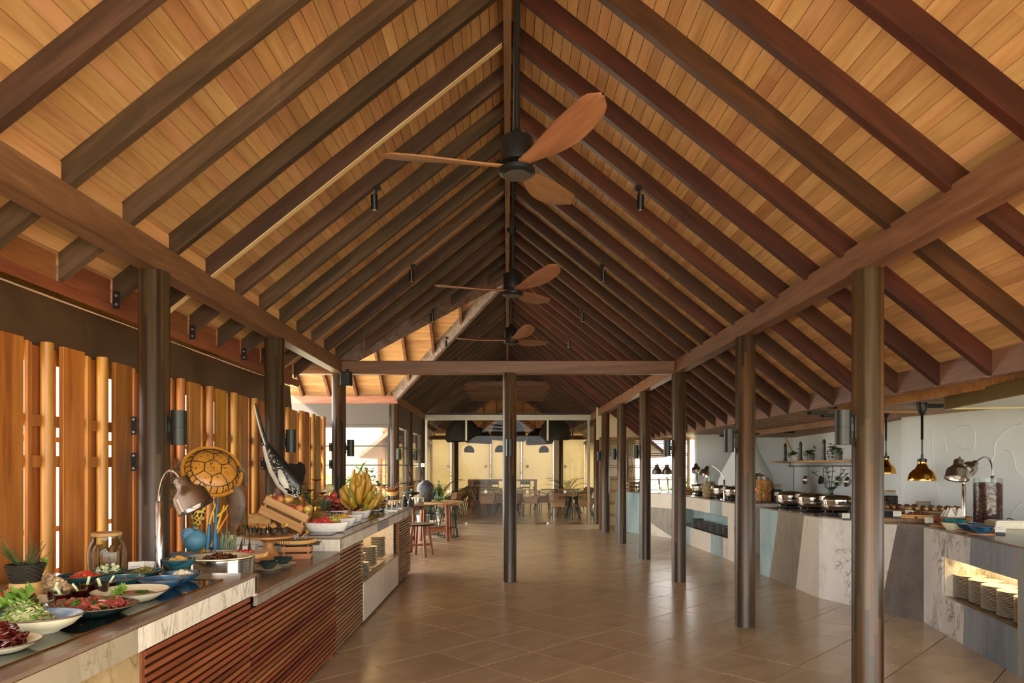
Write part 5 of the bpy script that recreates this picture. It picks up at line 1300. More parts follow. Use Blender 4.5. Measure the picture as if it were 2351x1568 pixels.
panel(cp, P0, P1, [(tp(1767), 0), (tp(1827), 0), (tp(1846), .982), (tp(1788), .982)], S_GREY)
panel(cp, P0, P1, [(tp(1827), 0), (1, 0), (1, .982), (tp(1846), .982)], S_PINK)
tp = lambda px: t_px(P1, P2, px)
panel(cp, P1, P2, [(0, 0), (tp(2020), 0), (tp(2060), .982), (0, .982)], S_CALA)
panel(cp, P1, P2, [(tp(2020), 0), (1, 0), (1, .982), (tp(2060), .982)], S_DGREY)
tp = lambda px: t_px(P2, P3, px)
NZ0, NZ1 = .355, .737
a_, e_ = tp(2162.5), .985
panel(cp, P2, P3, rect(0, a_, 0, .982), S_CALA)
panel(cp, P2, P3, [(a_, 0), (tp(2211), 0), (tp(2213), NZ0), (a_, NZ0)], S_CALA); panel(cp, P2, P3, [(tp(2211), 0), (e_, 0), (e_, NZ0), (tp(2213), NZ0)], S_STEELB)
panel(cp, P2, P3, [(a_, NZ1), (tp(2226), NZ1), (tp(2228), .982), (a_, .982)], S_CALA); panel(cp, P2, P3, [(tp(2226), NZ1), (e_, NZ1), (e_, .982), (tp(2228), .982)], S_STEELB)
panel(cp, P2, P3, rect(e_, 1, 0, .982), S_TAN)
panel(cp, P3, P4, rect(0, 1, 0, .982), S_STEELB)
def niche(parent, Pa, Pb, ta, tb, z0, z1, dep, m, light):
    a, d, n = V2(Pa), V2(Pb) - V2(Pa), outn(Pa, Pb)
    q = lambda t_, o: tuple(a + d * t_ - n * o)
    MB().prism([q(ta, .02), q(tb, .02), q(tb, dep), q(ta, dep)], z0 - .02, z0).build('niche_floor', S_TOP, parent)
    MB().prism([q(ta, .02), q(tb, .02), q(tb, dep), q(ta, dep)], z1, z1 + .02).build('niche_ceiling', m, parent)
    MB().prism([q(ta, dep), q(tb, dep), q(tb, dep + .02), q(ta, dep + .02)], z0, z1).build('niche_back', m, parent)
    for t_ in (ta, tb): s_ = .01 / d.length; MB().prism([q(t_ - s_, .0205), q(t_ + s_, .0205), q(t_ + s_, dep), q(t_ - s_, dep)], z0, z1).build('niche_side', m, parent)
    if light:
        MB().prism([q(ta + .02, dep - .06), q(tb - .02, dep - .06), q(tb - .02, dep - .04), q(ta + .02, dep - .04)], z1 - .012, z1 - .004).build('led_strip', M_STRIP, parent)
        l_ = bpy.data.lights.new('niche_light', 'AREA'); l_.shape = 'RECTANGLE'; l_.size = .12; l_.size_y = d.length * (tb - ta) * .95; l_.energy = light; l_.color = (1, .74, .4)
        o = bpy.data.objects.new('niche_light', l_); col.objects.link(o); c = a + d * ((ta + tb) / 2) - n * (dep * .6); o.location = (c.x, c.y, z1 - .016); o.rotation_euler = (0, 0, math.atan2(d.y, d.x) - R(90))
niche(cp, P2, P3, a_, e_, NZ0, NZ1, .42, S_WHITE, 2.6)
BK = [(5.25, 3.5), (5.5, 7.0), (5.35, 9.6), (5.0, 10.235)]
MB().prism([P0, P1, P2, P3, P4] + BK, .982, 1.0).build('worktop', S_TOP, cp)
nn = outn(P2, P3); ins = lambda p, o, n: tuple(V2(p) - n * o)
MB().prism([ins(P0, .03, outn(P0, P1)), ins(P1, .03, outn(P0, P1)), ins(P2, .03, Vector((-.6, -.8))), (4.7, 6.9), ins(P2, .46, nn), ins(P3, .46, nn), (4.1, 3.55), (5.2, 3.55), (5.45, 7.0), (5.3, 9.55), (4.98, 10.2)], .02, .98).build('core', MATS['carcass_dark'], cp)
M_PLATE = flat('cream_plate', '#cfc6b2', .25, 0, .5, .05)
for k, (t_, of) in enumerate(((.28, .19), (.43, .21), (.58, .19), (.73, .19), (.88, .19))):
    p = V2(P2) + (V2(P3) - V2(P2)) * t_ - nn * (of + .02)
    plate_stack('plate_stack', ['tall stack of cream plates at the marble end of the lit right niche', 'second stack of cream plates from the marble end in the lit right niche', 'middle stack of cream plates in the lit right niche', 'fourth stack of cream plates in the lit right niche', 'stack of cream plates at the picture edge in the lit right niche'][k], p.x, p.y, NZ0, .135, 17, .0125, 'cream plates in the right niche', M_PLATE)
# ---- middle counter
Qm, Q0, Q1, Q3 = (2.66, 16.85), (2.94, 16.7), (3.70, 15.3), (3.82, 11.5)
cq = thing('stone_counter', 'middle right counter clad in pale and blue stone with a dark plate niche', 'counter')
panel(cq, Qm, Q0, rect(0, 1, 0, .982), S_BLUE)
tp = lambda px: t_px(Q0, Q1, px)
panel(cq, Q0, Q1, rect(0, tp(1472), 0, .982), S_BLUE); panel(cq, Q0, Q1, rect(tp(1472), 1, .66, .982), S_PINK)
panel(cq, Q0, Q1, [(tp(1472), .42), (1, .02), (1, .66), (tp(1472), .66)], S_GREY); panel(cq, Q0, Q1, [(tp(1472), 0), (1, 0), (1, .02), (tp(1472), .42)], S_PINK)
tp = lambda px: t_px(Q1, Q3, px); na, nb = .04, tp(1671)
panel(cq, Q1, Q3, rect(0, na, 0, .982), S_PINK); panel(cq, Q1, Q3, rect(nb, 1, 0, .982), S_PINK)
for a, b, m in ((na, tp(1630), S_PINK), (tp(1630), tp(1658), S_BLUE), (tp(1658), nb, S_PINK)): panel(cq, Q1, Q3, rect(a, b, .737, .982), m)
for a, b, m in ((na, tp(1585), S_BLUE), (tp(1585), tp(1632), S_PINK), (tp(1632), tp(1660), S_BLUE), (tp(1660), nb, S_PINK)): panel(cq, Q1, Q3, rect(a, b, 0, .361), m)
niche(cq, Q1, Q3, na, nb, .361, .737, .42, S_BLUE, 0)
MB().prism([Qm, Q0, Q1, Q3, (4.75, 11.5), (4.75, 15.9), (3.4, 16.9)], .982, 1.0).build('worktop', S_TOP, cq)
MB().prism([(2.75, 16.86), (2.97, 16.73), (3.74, 15.32), (4.2, 15.2), (4.28, 11.53), (4.72, 11.53), (4.72, 15.85), (3.4, 16.87)], .02, .98).build('core', MATS['carcass_dark'], cq)
panel(cq, Q3, (4.75, 11.5), rect(0, 1, 0, .982), S_CALA)
for k in range(6):
    Y = 14.05 - k * .36; p = V2(Q1) + (V2(Q3) - V2(Q1)) * ((15.3 - Y) / 3.8) - outn(Q1, Q3) * .19
    plate_stack('plate_stack', '%s stack of grey plates from the far end of the middle counter niche' % ORD[k], p.x, p.y, .361, .125, 12 if k else 14, .0125, 'grey plates in the middle niche', flat('grey_plate', '#8f8d88', .3, 0, .5, .1), 'plates')
# ---- rear counter behind the gap
cr = thing('stone_counter', 'rear counter with dark marble front behind the gap in the buffet', 'counter')
panel(cr, (4.76, 11.55), (6.2, 11.55), rect(0, 1, 0, .982), S_CALA)
MB().box(4.76, 6.2, 11.55, 12.3, .982, 1.0).build('worktop', S_TOP, cr); MB().box(4.78, 6.18, 11.58, 12.28, .02, .98).build('core', MATS['carcass_dark'], cr)
# ---- chafing dishes
chsrc = None
def chafer(x, y, rz_, label, z=1.0):
    global chsrc
    t = thing('chafing_dish', label, 'chafing dish', (x, y, z), rz_, 'polished steel chafing dishes'); t.scale = (1, 1, 1.3)
    if chsrc is None:
        chsrc = [MB().box(-.13, .13, -.13, .13, 0, .02, .004).build('burner_base', M_BLACK, t),
            MB().lathe([(0, .03), (.11, .028), (.165, .05), (.185, .09), (.19, .135), (.2, .138), (.2, .148), (.19, .15), (0, .15)], 36).build('pan', M_CHROME, t, 40),
            MB().lathe([(.195, .151), (.2, .156), (.19, .17), (.12, .19), (0, .197)], 36).build('lid', M_CHROME, t, 50),
            MB().tube([(-.05, -.19, .172), (-.045, -.21, .185), (.045, -.21, .185), (.05, -.19, .172)], .008, 8).build('lid_handle', M_STEEL, t, 60),
            MB().box(-.03, .03, .17, .22, .14, .185, .004).build('hinge', M_STEEL, t)]
        mb = MB()
        for k in range(4): a = k * math.pi/2 + .78; mb.tube([(.14*math.cos(a), .14*math.sin(a), .01), (.175*math.cos(a), .175*math.sin(a), .1)], .008, 6)
        chsrc.append(mb.build('legs', M_STEEL, t))
        chsrc.append(MB().lathe([(.187, .088), (.1895, .09), (.1905, .1), (.1895, .102)], 36, None, cap=False).build('pan_band', M_STEEL, t))
    else:
        for o in chsrc: inst(o, t)
for x, y, lab in ((4.12, 9.95, 'nearest the gap in the buffet'), (4.14, 9.28, 'in the middle of the near right counter'), (4.16, 8.6, 'next to the near column on the right counter')): chafer(x, y, R(90), 'round lidded steel chafing dish ' + lab)
for y, lab in ((14.4, 'farthest on the middle counter'), (13.7, 'second farthest on the middle counter'), (13.0, 'third on the middle counter'), (12.3, 'nearest on the middle counter, beside the column')): chafer(4.1, y, R(90), 'lidded steel chafing dish ' + lab)
# ---- jars, vases and lamps on the right counters
def cyl_jar(name, label, x, y, z, r, h, fill, m, cat='jar', lid=None, size=.02, seed=1, shape='ball'):
    t = thing(name, label, cat, (x, y, z))
    if lid:
        MB().lathe([(0, .003), (r, .003), (r, h * .72), (r * .7, h * .82), (r * .7, h * .9), (r * .66, h * .9), (r * .66, h * .82), (r * .95, h * .71), (r * .95, .01), (0, .01)], 28, None, cap=False).build('glass', M_JAR, t, 50)
        MB().lathe([(r * .72, h * .9), (r * .74, h * .92), (r * .74, h * .98), (0, h)], 24).build('lid', lid, t, 40)
    else: MB().lathe([(0, .003), (r, .003), (r, h), (r * .955, h), (r * .955, .012), (0, .012)], 32, None, cap=False).build('glass', M_JAR, t, 50)
    if m:
        rng = random.Random(seed); mb = MB().lathe([(0, .013), (r * .9, .013), (r * .9, fill), (0, fill * .98)], 24); nn_ = int(420 * min(1.6, fill / .3))
        for k in range(nn_):
            a = 2*math.pi*rng.random(); zz = .018 + (fill - .02) * rng.random(); mb.sph((r*.9*math.cos(a), r*.9*math.sin(a), zz), size, size, size * .8, 6, 4, .1)
        for k in range(60): a = 6.28 * rng.random(); q = r * .85 * math.sqrt(rng.random()); mb.sph((q*math.cos(a), q*math.sin(a), fill), size, size, size * .8, 6, 4, .1)
        o = mb.build('contents', m, t, 60); o['kind'] = 'stuff'
    return t
M_CHERRY = flat('coffee_cherry', '#4f1b16', .3, 0, .5, .5, 0, 60); M_CEREAL = flat('golden_cereal', '#a8763a', .6, 0, .3, .4, 0, 40); M_NUT = flat('dark_nut', '#2e1713', .35, 0, .5, .4, 0, 50); M_OAT = flat('pale_oats', '#9a8460', .6, 0, .3, .3, 0, 50)
x, y = px_x(2268, 7.3), 7.3
cyl_jar('tall_glass_jar', 'tall glass cylinder of dark red coffee cherries on the near right counter', x, y, 1.0, .133, .485, .43, M_CHERRY, 'jar', None, .013, 4)
cyl_jar('tall_glass_jar', 'tall glass cylinder of golden cereal on the rear counter', px_x(1753, 11.85), 11.85, 1.0, .115, .44, .38, M_CEREAL, 'jar', None, .022, 5)
cyl_jar('lidded_jar', 'lidded glass jar of dark nuts beside the cereal cylinder', px_x(1784, 11.8), 11.8, 1.0, .095, .3, .2, M_NUT, 'jar', W_TABLE, .014, 6)
cyl_jar('lidded_jar', 'lidded glass jar of dark beans behind the green vase', px_x(1880, 10.05), 10.05, 1.0, .09, .17, .09, M_NUT, 'jar', W_TABLE, .013, 7)
cyl_jar('lidded_jar', 'lidded glass jar of pale oats right of the green vase', px_x(1942, 10.0), 10.0, 1.0, .085, .17, .11, M_OAT, 'jar', W_TABLE, .013, 8)
t = cyl_jar('lidded_jar', 'lidded glass jar of amber honey below the brass heat lamp', px_x(2120, 8.3), 8.3, 1.02, .11, .17, .0, None, 'jar', W_TABLE)
MB().lathe([(0, .014), (.1, .014), (.1, .075), (0, .075)], 24).build('honey', flat('amber_honey', '#b06a1c', .1, 0, .6), t, 40)
cyl_jar('steel_canister', 'glass canister of dark coffee beside the near column', px_x(2043, 9.6), 9.6, 1.0, .1, .28, .19, M_NUT, 'jar', W_TABLE, .014, 9)
t = thing('green_vase', 'pale green glass vase with leafy branches on the near right counter', 'vase', (px_x(1908, 9.9), 9.9, 1.0))
MB().lathe([(0, .004), (.12, .002), (.135, .02), (.13, .06), (.06, .17), (.032, .22), (.03, .28), (.04, .3), (.036, .3), (.027, .28), (.029, .22), (.056, .17), (.125, .06), (.128, .02), (0, .012)], 32, None, cap=False).build('glass', glass('green_glass', '#cfe2d6', .15), t, 50)
mb = MB(); ml = MB(); rng = random.Random(17)
for k in range(5):
    a = (-.9, -.35, .2, .6, 1.1)[k]; e = Vector((.28 * math.sin(a), .06 * (-1) ** k, .62 - .12 * abs(a))); pts = curve(Vector((0, 0, .05)), Vector((0, 0, .35)), e, 8); mb.tube(pts, .005, 5)
    for i in range(3, 8):
        for s_ in (-1, 1): ml.blade(pts[i], (s_ * .8, rng.uniform(-.6, .6), .5), (0, 0, 1), .085, .045, .5, 4, .08)
mb.build('stems', L_DARK, t); ml.build('leaves', L_DARK, t)
# brass rise-and-fall heat lamps
def brass_pendant(label, px, Y, zb, r):
    x = px_x(px, Y); t = thing('brass_pendant', label, 'heat lamp', (x, Y, zb))
    MB().lathe([(r, 0), (r * 1.01, .006), (r * .97, .03), (r * .86, .085), (r * .6, .125), (r * .36, .142), (r * .3, .15), (r * .3, .21), (0, .212), (0, .2), (r * .26, .2), (r * .56, .115), (r * .83, .075), (r * .95, .02)], 40, None, cap=False).build('shade', M_BRASS, t, 50)
    MB().lathe([(r * .32, .21), (r * .32, .245), (r * .1, .25), (r * .09, .3), (0, .3)], 24).build('socket_cap', M_BLACK, t, 40)
    top = (2.33 if Y < 8.9 else 2.432) - zb; pts = []; nt = 34
    MB().tube([(0, 0, .3), (0, 0, .52)], .009, 8).build('cable', M_BLACK, t)
    for i in range(nt * 8 + 1): a = 2*math.pi*i/8; pts.append((.012*math.cos(a), .012*math.sin(a), .46 + (top - .13 - .46) * i / (nt * 8)))
    MB().tube(pts, .004, 5).build('coiled_cable', M_BLACK, t)
    MB().lathe([(0, top - .15), (.02, top - .145), (.045, top - .09), (.055, top - .03), (.055, top), (0, top)], 24).build('ceiling_cup', M_BLACK, t, 40)
    MB().sph((0, 0, .05), .04, None, .05, 14, 10).build('bulb', MATS['frosted_bulb'], t, 60)
brass_pendant('polished brass dome heat lamp on a coiled cable over the pastries', 2117, 7.7, 1.45, .145)
brass_pendant('polished brass dome heat lamp half hidden by the near right column', 2034, 9.5, 1.51, .13)
pl = Vector((px_x(2213, 7.25), 7.25, 1.0)); hdp = at(2202, 1056, 7.2) - pl
heat_lamp('heat_lamp', 'steel bell heat lamp standing behind the wooden bread bowl', pl, .42, hdp, at(2196, 1105, 7.15) - at(2202, 1056, 7.2), .115, M_STEEL, True, None, .1)
pl = Vector((px_x(2279, 7.75), 7.75, 1.0)); hdp = at(2240, 1062, 7.6) - pl
heat_lamp('heat_lamp', 'steel cone heat lamp on a gooseneck behind the cherry cylinder', pl, .5, hdp, at(2215, 1085, 7.55) - at(2240, 1062, 7.6), .085, M_STEEL, True, None, .3)
pl = Vector((px_x(1638, 12.65), 12.65, 1.0)); pl.x = px_x(1638, 12.65) + .2; heat_lamp('heat_lamp', 'steel bell heat lamp arching over the middle counter chafing dishes', pl, .36, at(1625, 1072, 12.9) - pl, at(1612, 1098, 12.85) - at(1625, 1072, 12.9), .1)
pl = Vector((px_x(1600, 14.9), 14.9, 1.0)); heat_lamp('heat_lamp', 'small steel heat lamp by the white oven wall', pl, .5, at(1598, 1066, 14.8) - pl, Vector((-.1, -.5, -.9)), .1, M_STEEL, True, None, .02)
for k, (px, hx) in enumerate(((1513, 1508), (1515, 1531))):
    pl = Vector((px_x(px, 15.9) + .22 * k, 15.9 + .15 * k, 1.0)); heat_lamp('heat_lamp', 'steel heat lamp with round shade before the lattice window, ' + ('left of the pair' if k == 0 else 'right of the pair'), pl, .32, at(hx, 1067, 15.85) - pl, Vector((0, -.05, -1)), .12, M_STEEL, True, None, .2)
cyl_jar('tall_glass_jar', 'glass cylinder of brown cereal under the middle counter lamp', px_x(1627, 13.35), 13.35, 1.0, .11, .42, .3, M_OAT, 'jar', None, .02, 12)
# boards of pastries
M_PAST = flat('baked_pastry', '#c89a5c', .5, 0, .3, .3, .3, 40); M_CHOC = flat('chocolate_drizzle', '#3f2114', .4)
psrc = None
def pastry_board(label, x, y, z, L, W_, n, rz_):
    global psrc
    t = thing('pastry_board', label, 'board', (x, y, z), rz_); MB().box(-L/2, L/2, -W_/2, W_/2, 0, .03, .003).build('board', W_FRAME, t); MB().box(-L/2 + .05, L/2 - .05, -W_/2 + .04, W_/2 - .04, -(z - 1.0), 0).build('stand', M_BLACK, t)
    M = T(x, y, z, 0, 0, rz_)
    for k in range(n):
        p = M @ Vector((-L/2 + .05 + (L - .1) * (k // 2) / (n // 2 - 1), -W_/4 + W_/2 * (k % 2), .03))
        r_ = thing('pastry', 'drizzled pastry, %s in the %s row of the board %s' % (ORD[k // 2], ('front', 'back')[k % 2], 'beside the column' if 'column' in label else 'below the brass lamp'), 'pastry', p, rz_ + random.uniform(-.2, .2), 'pastries on the ' + label.split(' with')[0])
        if psrc is None:
            mb = MB().tube([(0, -.06, .022), (0, -.03, .026), (0, 0, .028), (0, .03, .026), (0, .06, .022)], [.012, .024, .026, .024, .012], 10); psrc = [mb.build('dough', M_PAST, r_, 60)]
            mb = MB()
            for i in range(4): mb.tube([(-.022, -.045 + i * .026, .036), (0, -.035 + i * .026, .054), (.022, -.03 + i * .026, .036)], .004, 5)
            psrc.append(mb.build('drizzle', M_CHOC, r_))
        else:
            for o in psrc: inst(o, r_)
pastry_board('raised wooden pastry board beside the column with small rolls', px_x(2058, 8.25), 8.25, 1.07, .5, .2, 12, R(-20))
pastry_board('raised wooden pastry board below the brass lamp with small rolls', px_x(2140, 7.75), 7.75, 1.08, .58, .2, 14, R(-20))
x, y = px_x(2105, 7.42), 7.42
t = thing('wood_step', 'low dark wooden step along the counter edge under the trays', 'riser', (px_x(2085, 7.5), 7.5, 1.0), R(-21)); MB().box(-.42, .32, -.11, .11, 0, .045, .003).build('step', W_FRAME, t)
t = thing('bread_tray', 'pale oval wicker tray of toasted bread', 'tray', (px_x(2107, 7.45), 7.45, 1.046), R(-20)); MB().lathe([(0, 0), (.14, 0), (.16, .04), (.152, .04), (.135, .006), (0, .006)], 32, None, 1.2, .6, False).build('wicker', W_CRATE, t, 40)
mound('toasted_bread', 'dark toasted bread pieces in the pale wicker tray', px_x(2107, 7.45), 7.45, 1.055, .14, .07, .04, 60, .04, [flat('toasted_crust', '#6a3a1f', .5, 0, .3, .4)], 'bread', 'cube', 41)
x, y = px_x(2186, 6.98), 6.98
t = thing('wood_board', 'round wooden board under the bread bowl', 'board', (x, y, 1.0)); MB().lathe([(0, 0), (.2, 0), (.2, .014), (0, .014)], 32).build('board', W_TABLE, t, 40)
t = bowl('wooden_bowl', 'large striped wooden bowl holding white paper', x, y, 1.0145, .175, .085, wood('acacia_bowl_wood', '#4f2a14', '#8a5226', '#b87a3c', 'Z', .35, 50, (.95, 1.05)), 'bowl', None, 1, 1, 0, .6, None)
mb = MB(); rng = random.Random(3)
for k in range(8):
    a = rng.uniform(-.13, .13); b = rng.uniform(-.08, .08); h_ = rng.uniform(.05, .1); mb.add([(a - .06, b, .07), (a + .06, b + .02, .07), (a + rng.uniform(-.03, .03), b + .01, .085 + h_), (a - .06, b + .003, .07), (a + .06, b + .023, .07), (a, b + .014, .085 + h_)], [(0, 1, 2), (5, 4, 3), (1, 4, 5, 2), (2, 5, 3, 0)])
o = mb.build('folded_paper', flat('printed_paper', '#cfcabd', .7, 0, .2, .12), None, None, (x, y, 1.0145)); tag(o, 'folded white paper sheets in the striped wooden bowl', 'paper')
x, y = px_x(2192, 6.62), 6.62
bowl('speckled_bowl', 'cream speckled bowl on the near right counter edge', x, y, 1.0, .12, .07, M_CREAM, 'bowl', None, 1, 1, 0, .6)
t = thing('blue_dish', 'teal dish stacked on the cream speckled bowl', 'dish', (x, y, 1.072)); MB().lathe([(0, 0), (.1, 0), (.108, .03), (.104, .03), (.096, .008), (0, .006)], 32, None, cap=False).build('dish', G_TEAL, t, 50)
for k, (px, Y) in enumerate(((2226, 6.42), (2253, 6.18))):
    x = px_x(px, Y); t = thing('wood_coaster', 'round wooden coaster under the blue bowl ' + ('farther from' if k == 0 else 'nearest') + ' the camera', 'coaster', (x, Y, 1.0)); MB().lathe([(0, 0), (.11, 0), (.11, .01), (0, .01)], 28).build('coaster', W_TABLE, t, 40)
    bowl('blue_bowl', 'glossy blue bowl on a wooden coaster ' + ('behind the other' if k == 0 else 'nearest the camera'), x, Y, 1.011, .105, .06, glaze('ocean_blue_glaze', '#122c44', '#1d4a6b', '#336b8c') if k == 0 else MATS['ocean_blue_glaze'], 'bowl', 'blue bowls on coasters', rim=M_RIM)
bowl('blue_bowl', 'small teal bowl beside the near chafing dish', px_x(1945, 7.95), 7.95, 1.0, .09, .06, G_TEAL, 'bowl')
mats_card = MATS['white_card']
for k, (px, Y, lab) in enumerate(((1942, 7.75, 'before the teal bowl'), (2060, 7.42, 'before the wicker tray'), (2133, 7.12, 'at the step end'), (2297, 6.1, 'beside the nearest blue bowl'), (2088, 7.6, 'on the wooden step'))):
    z = 1.0 if k not in (4, 1) else 1.046
    t = thing('name_card', 'small white food card in a black holder ' + lab, 'card', (px_x(px, Y), Y, z), R(-30)); MB().box(-.035, .035, -.02, .02, 0, .022, .003).build('holder', M_BLACK, t)
    MB().box(-.04, .04, -.001, .001, .0, .06, 0, T(0, 0, .02, -.35)).build('card', mats_card, t)
    for i in range(2): MB().box(-.028, .02 - .01 * i, -.0016, -.0011, .03 + i * .014, .033 + i * .014, 0, T(0, 0, .02, -.35)).build('print_line', MATS['grey_print'], t)
t = thing('cream_warmer', 'cream box warmer at the right picture edge on the near counter', 'box', (px_x(2330, 6.75), 6.75, 1.0), R(-12)); MB().box(-.22, .4, -.12, .12, 0, .07, .006).build('body', M_CREAM, t); MB().box(-.2, .38, -.1, .1, .07, .078, .002).build('top_plate', M_WHITE, t)
t = tag(MB().tube([at(2305, 1200, 7.1), at(2315, 1190, 7.1), at(2330, 1194, 7.1), at(2342, 1203, 7.05)], .006, 6).build('power_cable', M_BLACK), 'black power cable behind the cherry cylinder', 'cable')
# ---- kitchen hood
Ha, Hb = (4.53, 7.06), (4.05, 4.8); t = thing('kitchen_hood', 'long brass-clad kitchen hood below the slatted ceiling', 'hood')
n_ = outn(Ha, Hb); q = lambda p, o: tuple(V2(p) - n_ * o)
MB().prism([Ha, Hb, q(Hb, .04), q(Ha, .04)], 2.2, 2.335).build('front_band', flat('brushed_brass', '#8f7f4e', .3, .85), t)
MB().prism([Ha, q(Ha, .04), q(Ha, 1.2), (V2(Ha) + (V2(Ha) - V2(Hb)).normalized() * .02 - n_ * 1.2)[:], (V2(Ha) + (V2(Ha) - V2(Hb)).normalized() * .02)[:]], 2.2, 2.335).build('end_band', MATS['brushed_brass'], t)
MB().prism([q(Ha, .04), q(Hb, .04), q(Hb, 1.2), q(Ha, 1.2)], 2.215, 2.23).build('underside', M_WALL, t)
MB().prism([q(Ha, .0), q(Hb, .0), q(Hb, .012), q(Ha, .012)], 2.194, 2.2).build('edge_trim', flat('bright_trim', '#d9d4c8', .3, .6), t)
# ---- relief lines on the white kitchen wall
def wall_pt(px, py, segs, off=.0):
    for a, b in segs:
        t_ = t_px(a, b, px)
        if -.02 <= t_ <= 1.02: p = V2(a) + (V2(b) - V2(a)) * t_ + outn(a, b) * off; return Vector((p.x, p.y, px_z(py, p.y)))
wr = bpy.data.objects['wall_relief']; SEG = [((5.80, 9.95), (6.2, 8.1)), ((6.2, 8.1), (6.6, 6.2))]
def smooth(pts, n=5):
    out = []
    for i in range(len(pts) - 1):
        p0, p1, p2, p3 = pts[max(i-1, 0)], pts[i], pts[i+1], pts[min(i+2, len(pts)-1)]
        for k in range(n): u = k / n; out.append(.5 * ((2*p1) + (p2 - p0)*u + (2*p0 - 5*p1 + 4*p2 - p3)*u*u + (3*p1 - p0 - 3*p2 + p3)*u**3))
    return out + [pts[-1]]
for cs in ([(1585, 1115), (1560, 960), (1540, 800), (1526, 640), (1530, 520), (1555, 478), (1600, 490), (1635, 570), (1660, 680)], [(1688, 560), (1740, 490), (1830, 458), (1895, 490), (1915, 580), (1905, 650), (1870, 680), (1800, 665), (1735, 620), (1690, 575)],
           [(2349, 435), (2230, 480), (2130, 560), (2092, 640), (2085, 720), (2050, 790), (1980, 835), (1925, 842)], [(2180, 682), (2230, 690), (2265, 750), (2282, 850), (2345, 918)], [(2236, 1330), (2240, 1280), (2280, 1200), (2345, 1145)], [(1180, 775)]):
    if len(cs) < 3: continue
    pts = [wall_pt(1750 + x / 3.912, 860 + y / 3.912, SEG, -.004) for x, y in cs]
    MB().tube(smooth(pts), .016, 8, False, .7).build('relief_moulding', M_WALL, wr, 60)
SEG2 = [((6.23, 11.26), (5.95, 10.0))]
rc = bpy.data.objects['wall_recess']
MB().tube(smooth([wall_pt(x, y, SEG2, -.004) for x, y in ((2036, 1010), (2050, 1010), (2058, 1022), (2072, 1026))]), .013, 8).build('relief_moulding', M_WALL, rc, 60)
MB().tube(smooth([wall_pt(x, y, SEG2, -.004) for x, y in ((2049, 1058), (2056, 1075), (2058, 1100), (2053, 1130))]), .013, 8).build('relief_moulding', M_WALL, rc, 60)
# ---- shelf with pepper mills and pots
t = thing('wall_shelf', 'long pale wooden shelf on the white kitchen wall', 'shelf'); ZS = 1.735
MB().prism([(6.3, 16.3), (6.18, 12.3), (6.45, 12.3), (6.95, 16.3)], ZS - .04, ZS).build('board', wood('pale_shelf_wood', '#b48458', '#c89a6c', '#d6ad82', 'Y', .5, 30, (.95, 1.05)), t)
msrc = None
for k, (px, Y, h_) in enumerate(((1803, 15.9, .42), (1838, 14.9, .42), (1892, 13.6, .44))):
    r_ = thing('pepper_mill', 'tall dark wooden pepper mill %s on the kitchen shelf' % ['at the left end', 'between the pots', 'nearest the column'][k], 'pepper mill', (px_x(px, Y), Y, ZS), 0, 'pepper mills on the shelf')
    if msrc is None: msrc = [MB().lathe([(0, 0), (.04, 0), (.042, .02), (.03, .1), (.034, .2), (.028, .3), (.034, .34), (.03, .345)], 18).build('body', flat('dark_mill_wood', '#2f2019', .3), r_, 40), MB().lathe([(.032, .346), (.036, .37), (.022, .4), (.008, .405), (.012, .42), (0, .43)], 18).build('head', MATS['dark_mill_wood'], r_, 40)]
    else:
        for o in msrc: inst(o, r_)
def pothos(label, x, y, z, r, h, m, n, seed, trail=.35):
    t = thing('trailing_plant', label, 'plant', (x, y, z)); MB().lathe([(0, 0), (r * .8, 0), (r, h), (r * .92, h), (r * .75, .02), (0, h * .85)], 20).build('pot', m, t, 40)
    mb = MB(); ms = MB(); rng = random.Random(seed)
    for k in range(n):
        a = math.pi + rng.uniform(-1.4, 1.4); L = rng.uniform(.12, trail); e = Vector((math.cos(a) * L * .4, math.sin(a) * L * .9, h - L * rng.uniform(-.5, .6))); e.x = max(e.x, -.2)
        if e.z < .05: e.z = rng.uniform(.06, .2)
        pts = curve(Vector((0, 0, h)), Vector((e.x * .5, e.y * .5, h + .12)), e, 7); ms.tube(pts, .003, 4)
        for p in pts[2:]: b = rng.uniform(0, 6.28); mb.blade(p, (math.cos(b), math.sin(b), -.1), (0, 0, 1), .075, .06, .5, 4, .1)
    ms.build('vines', L_HERB, t); mb.build('leaves', L_HERB, t)
M_GPOT = flat('grey_pot', '#77766f', .6)
pothos('white pot of trailing ivy by the rolling pin on the shelf', px_x(1827, 15.3), 15.3, ZS, .08, .13, M_WHITE, 9, 1)
pothos('grey pot of trailing ivy in the middle of the shelf', px_x(1862, 14.3), 14.3, ZS, .08, .15, M_GPOT, 12, 2)
pothos('grey pot of lush trailing ivy at the right end of the shelf', px_x(1925, 13.0), 13.0, ZS, .08, .17, M_GPOT, 16, 3, .45)
t = thing('rolling_pin', 'wooden rolling pin leaning on the shelf corner', 'rolling pin', (px_x(1824, 15.45), 15.45, ZS + .12)); MB().tube([(0, 0, 0), (-.2, 0, .38)], .02, 12).tube([(-.2, 0, .38), (-.23, 0, .44)], .01, 8).build('pin', W_CRATE, t, 50)
t = thing('pan_rail', 'black metal rail with hooks under the kitchen shelf', 'rail'); MB().tube([(6.42, 15.6, 1.62), (6.42, 12.3, 1.62)], .01, 8).build('rod', M_BLACK, t)
for k in range(8): y = 15.3 - k * .36; MB().tube([(6.42, y, 1.63), (6.425, y, 1.6), (6.42, y, 1.575)], .005, 5).build('hook', M_STEEL, t)
for y in (15.5, 12.5): MB().bar((6.42, y, 1.62), (6.42, y, 1.70), .015, .015).build('bracket', M_BLACK, t)
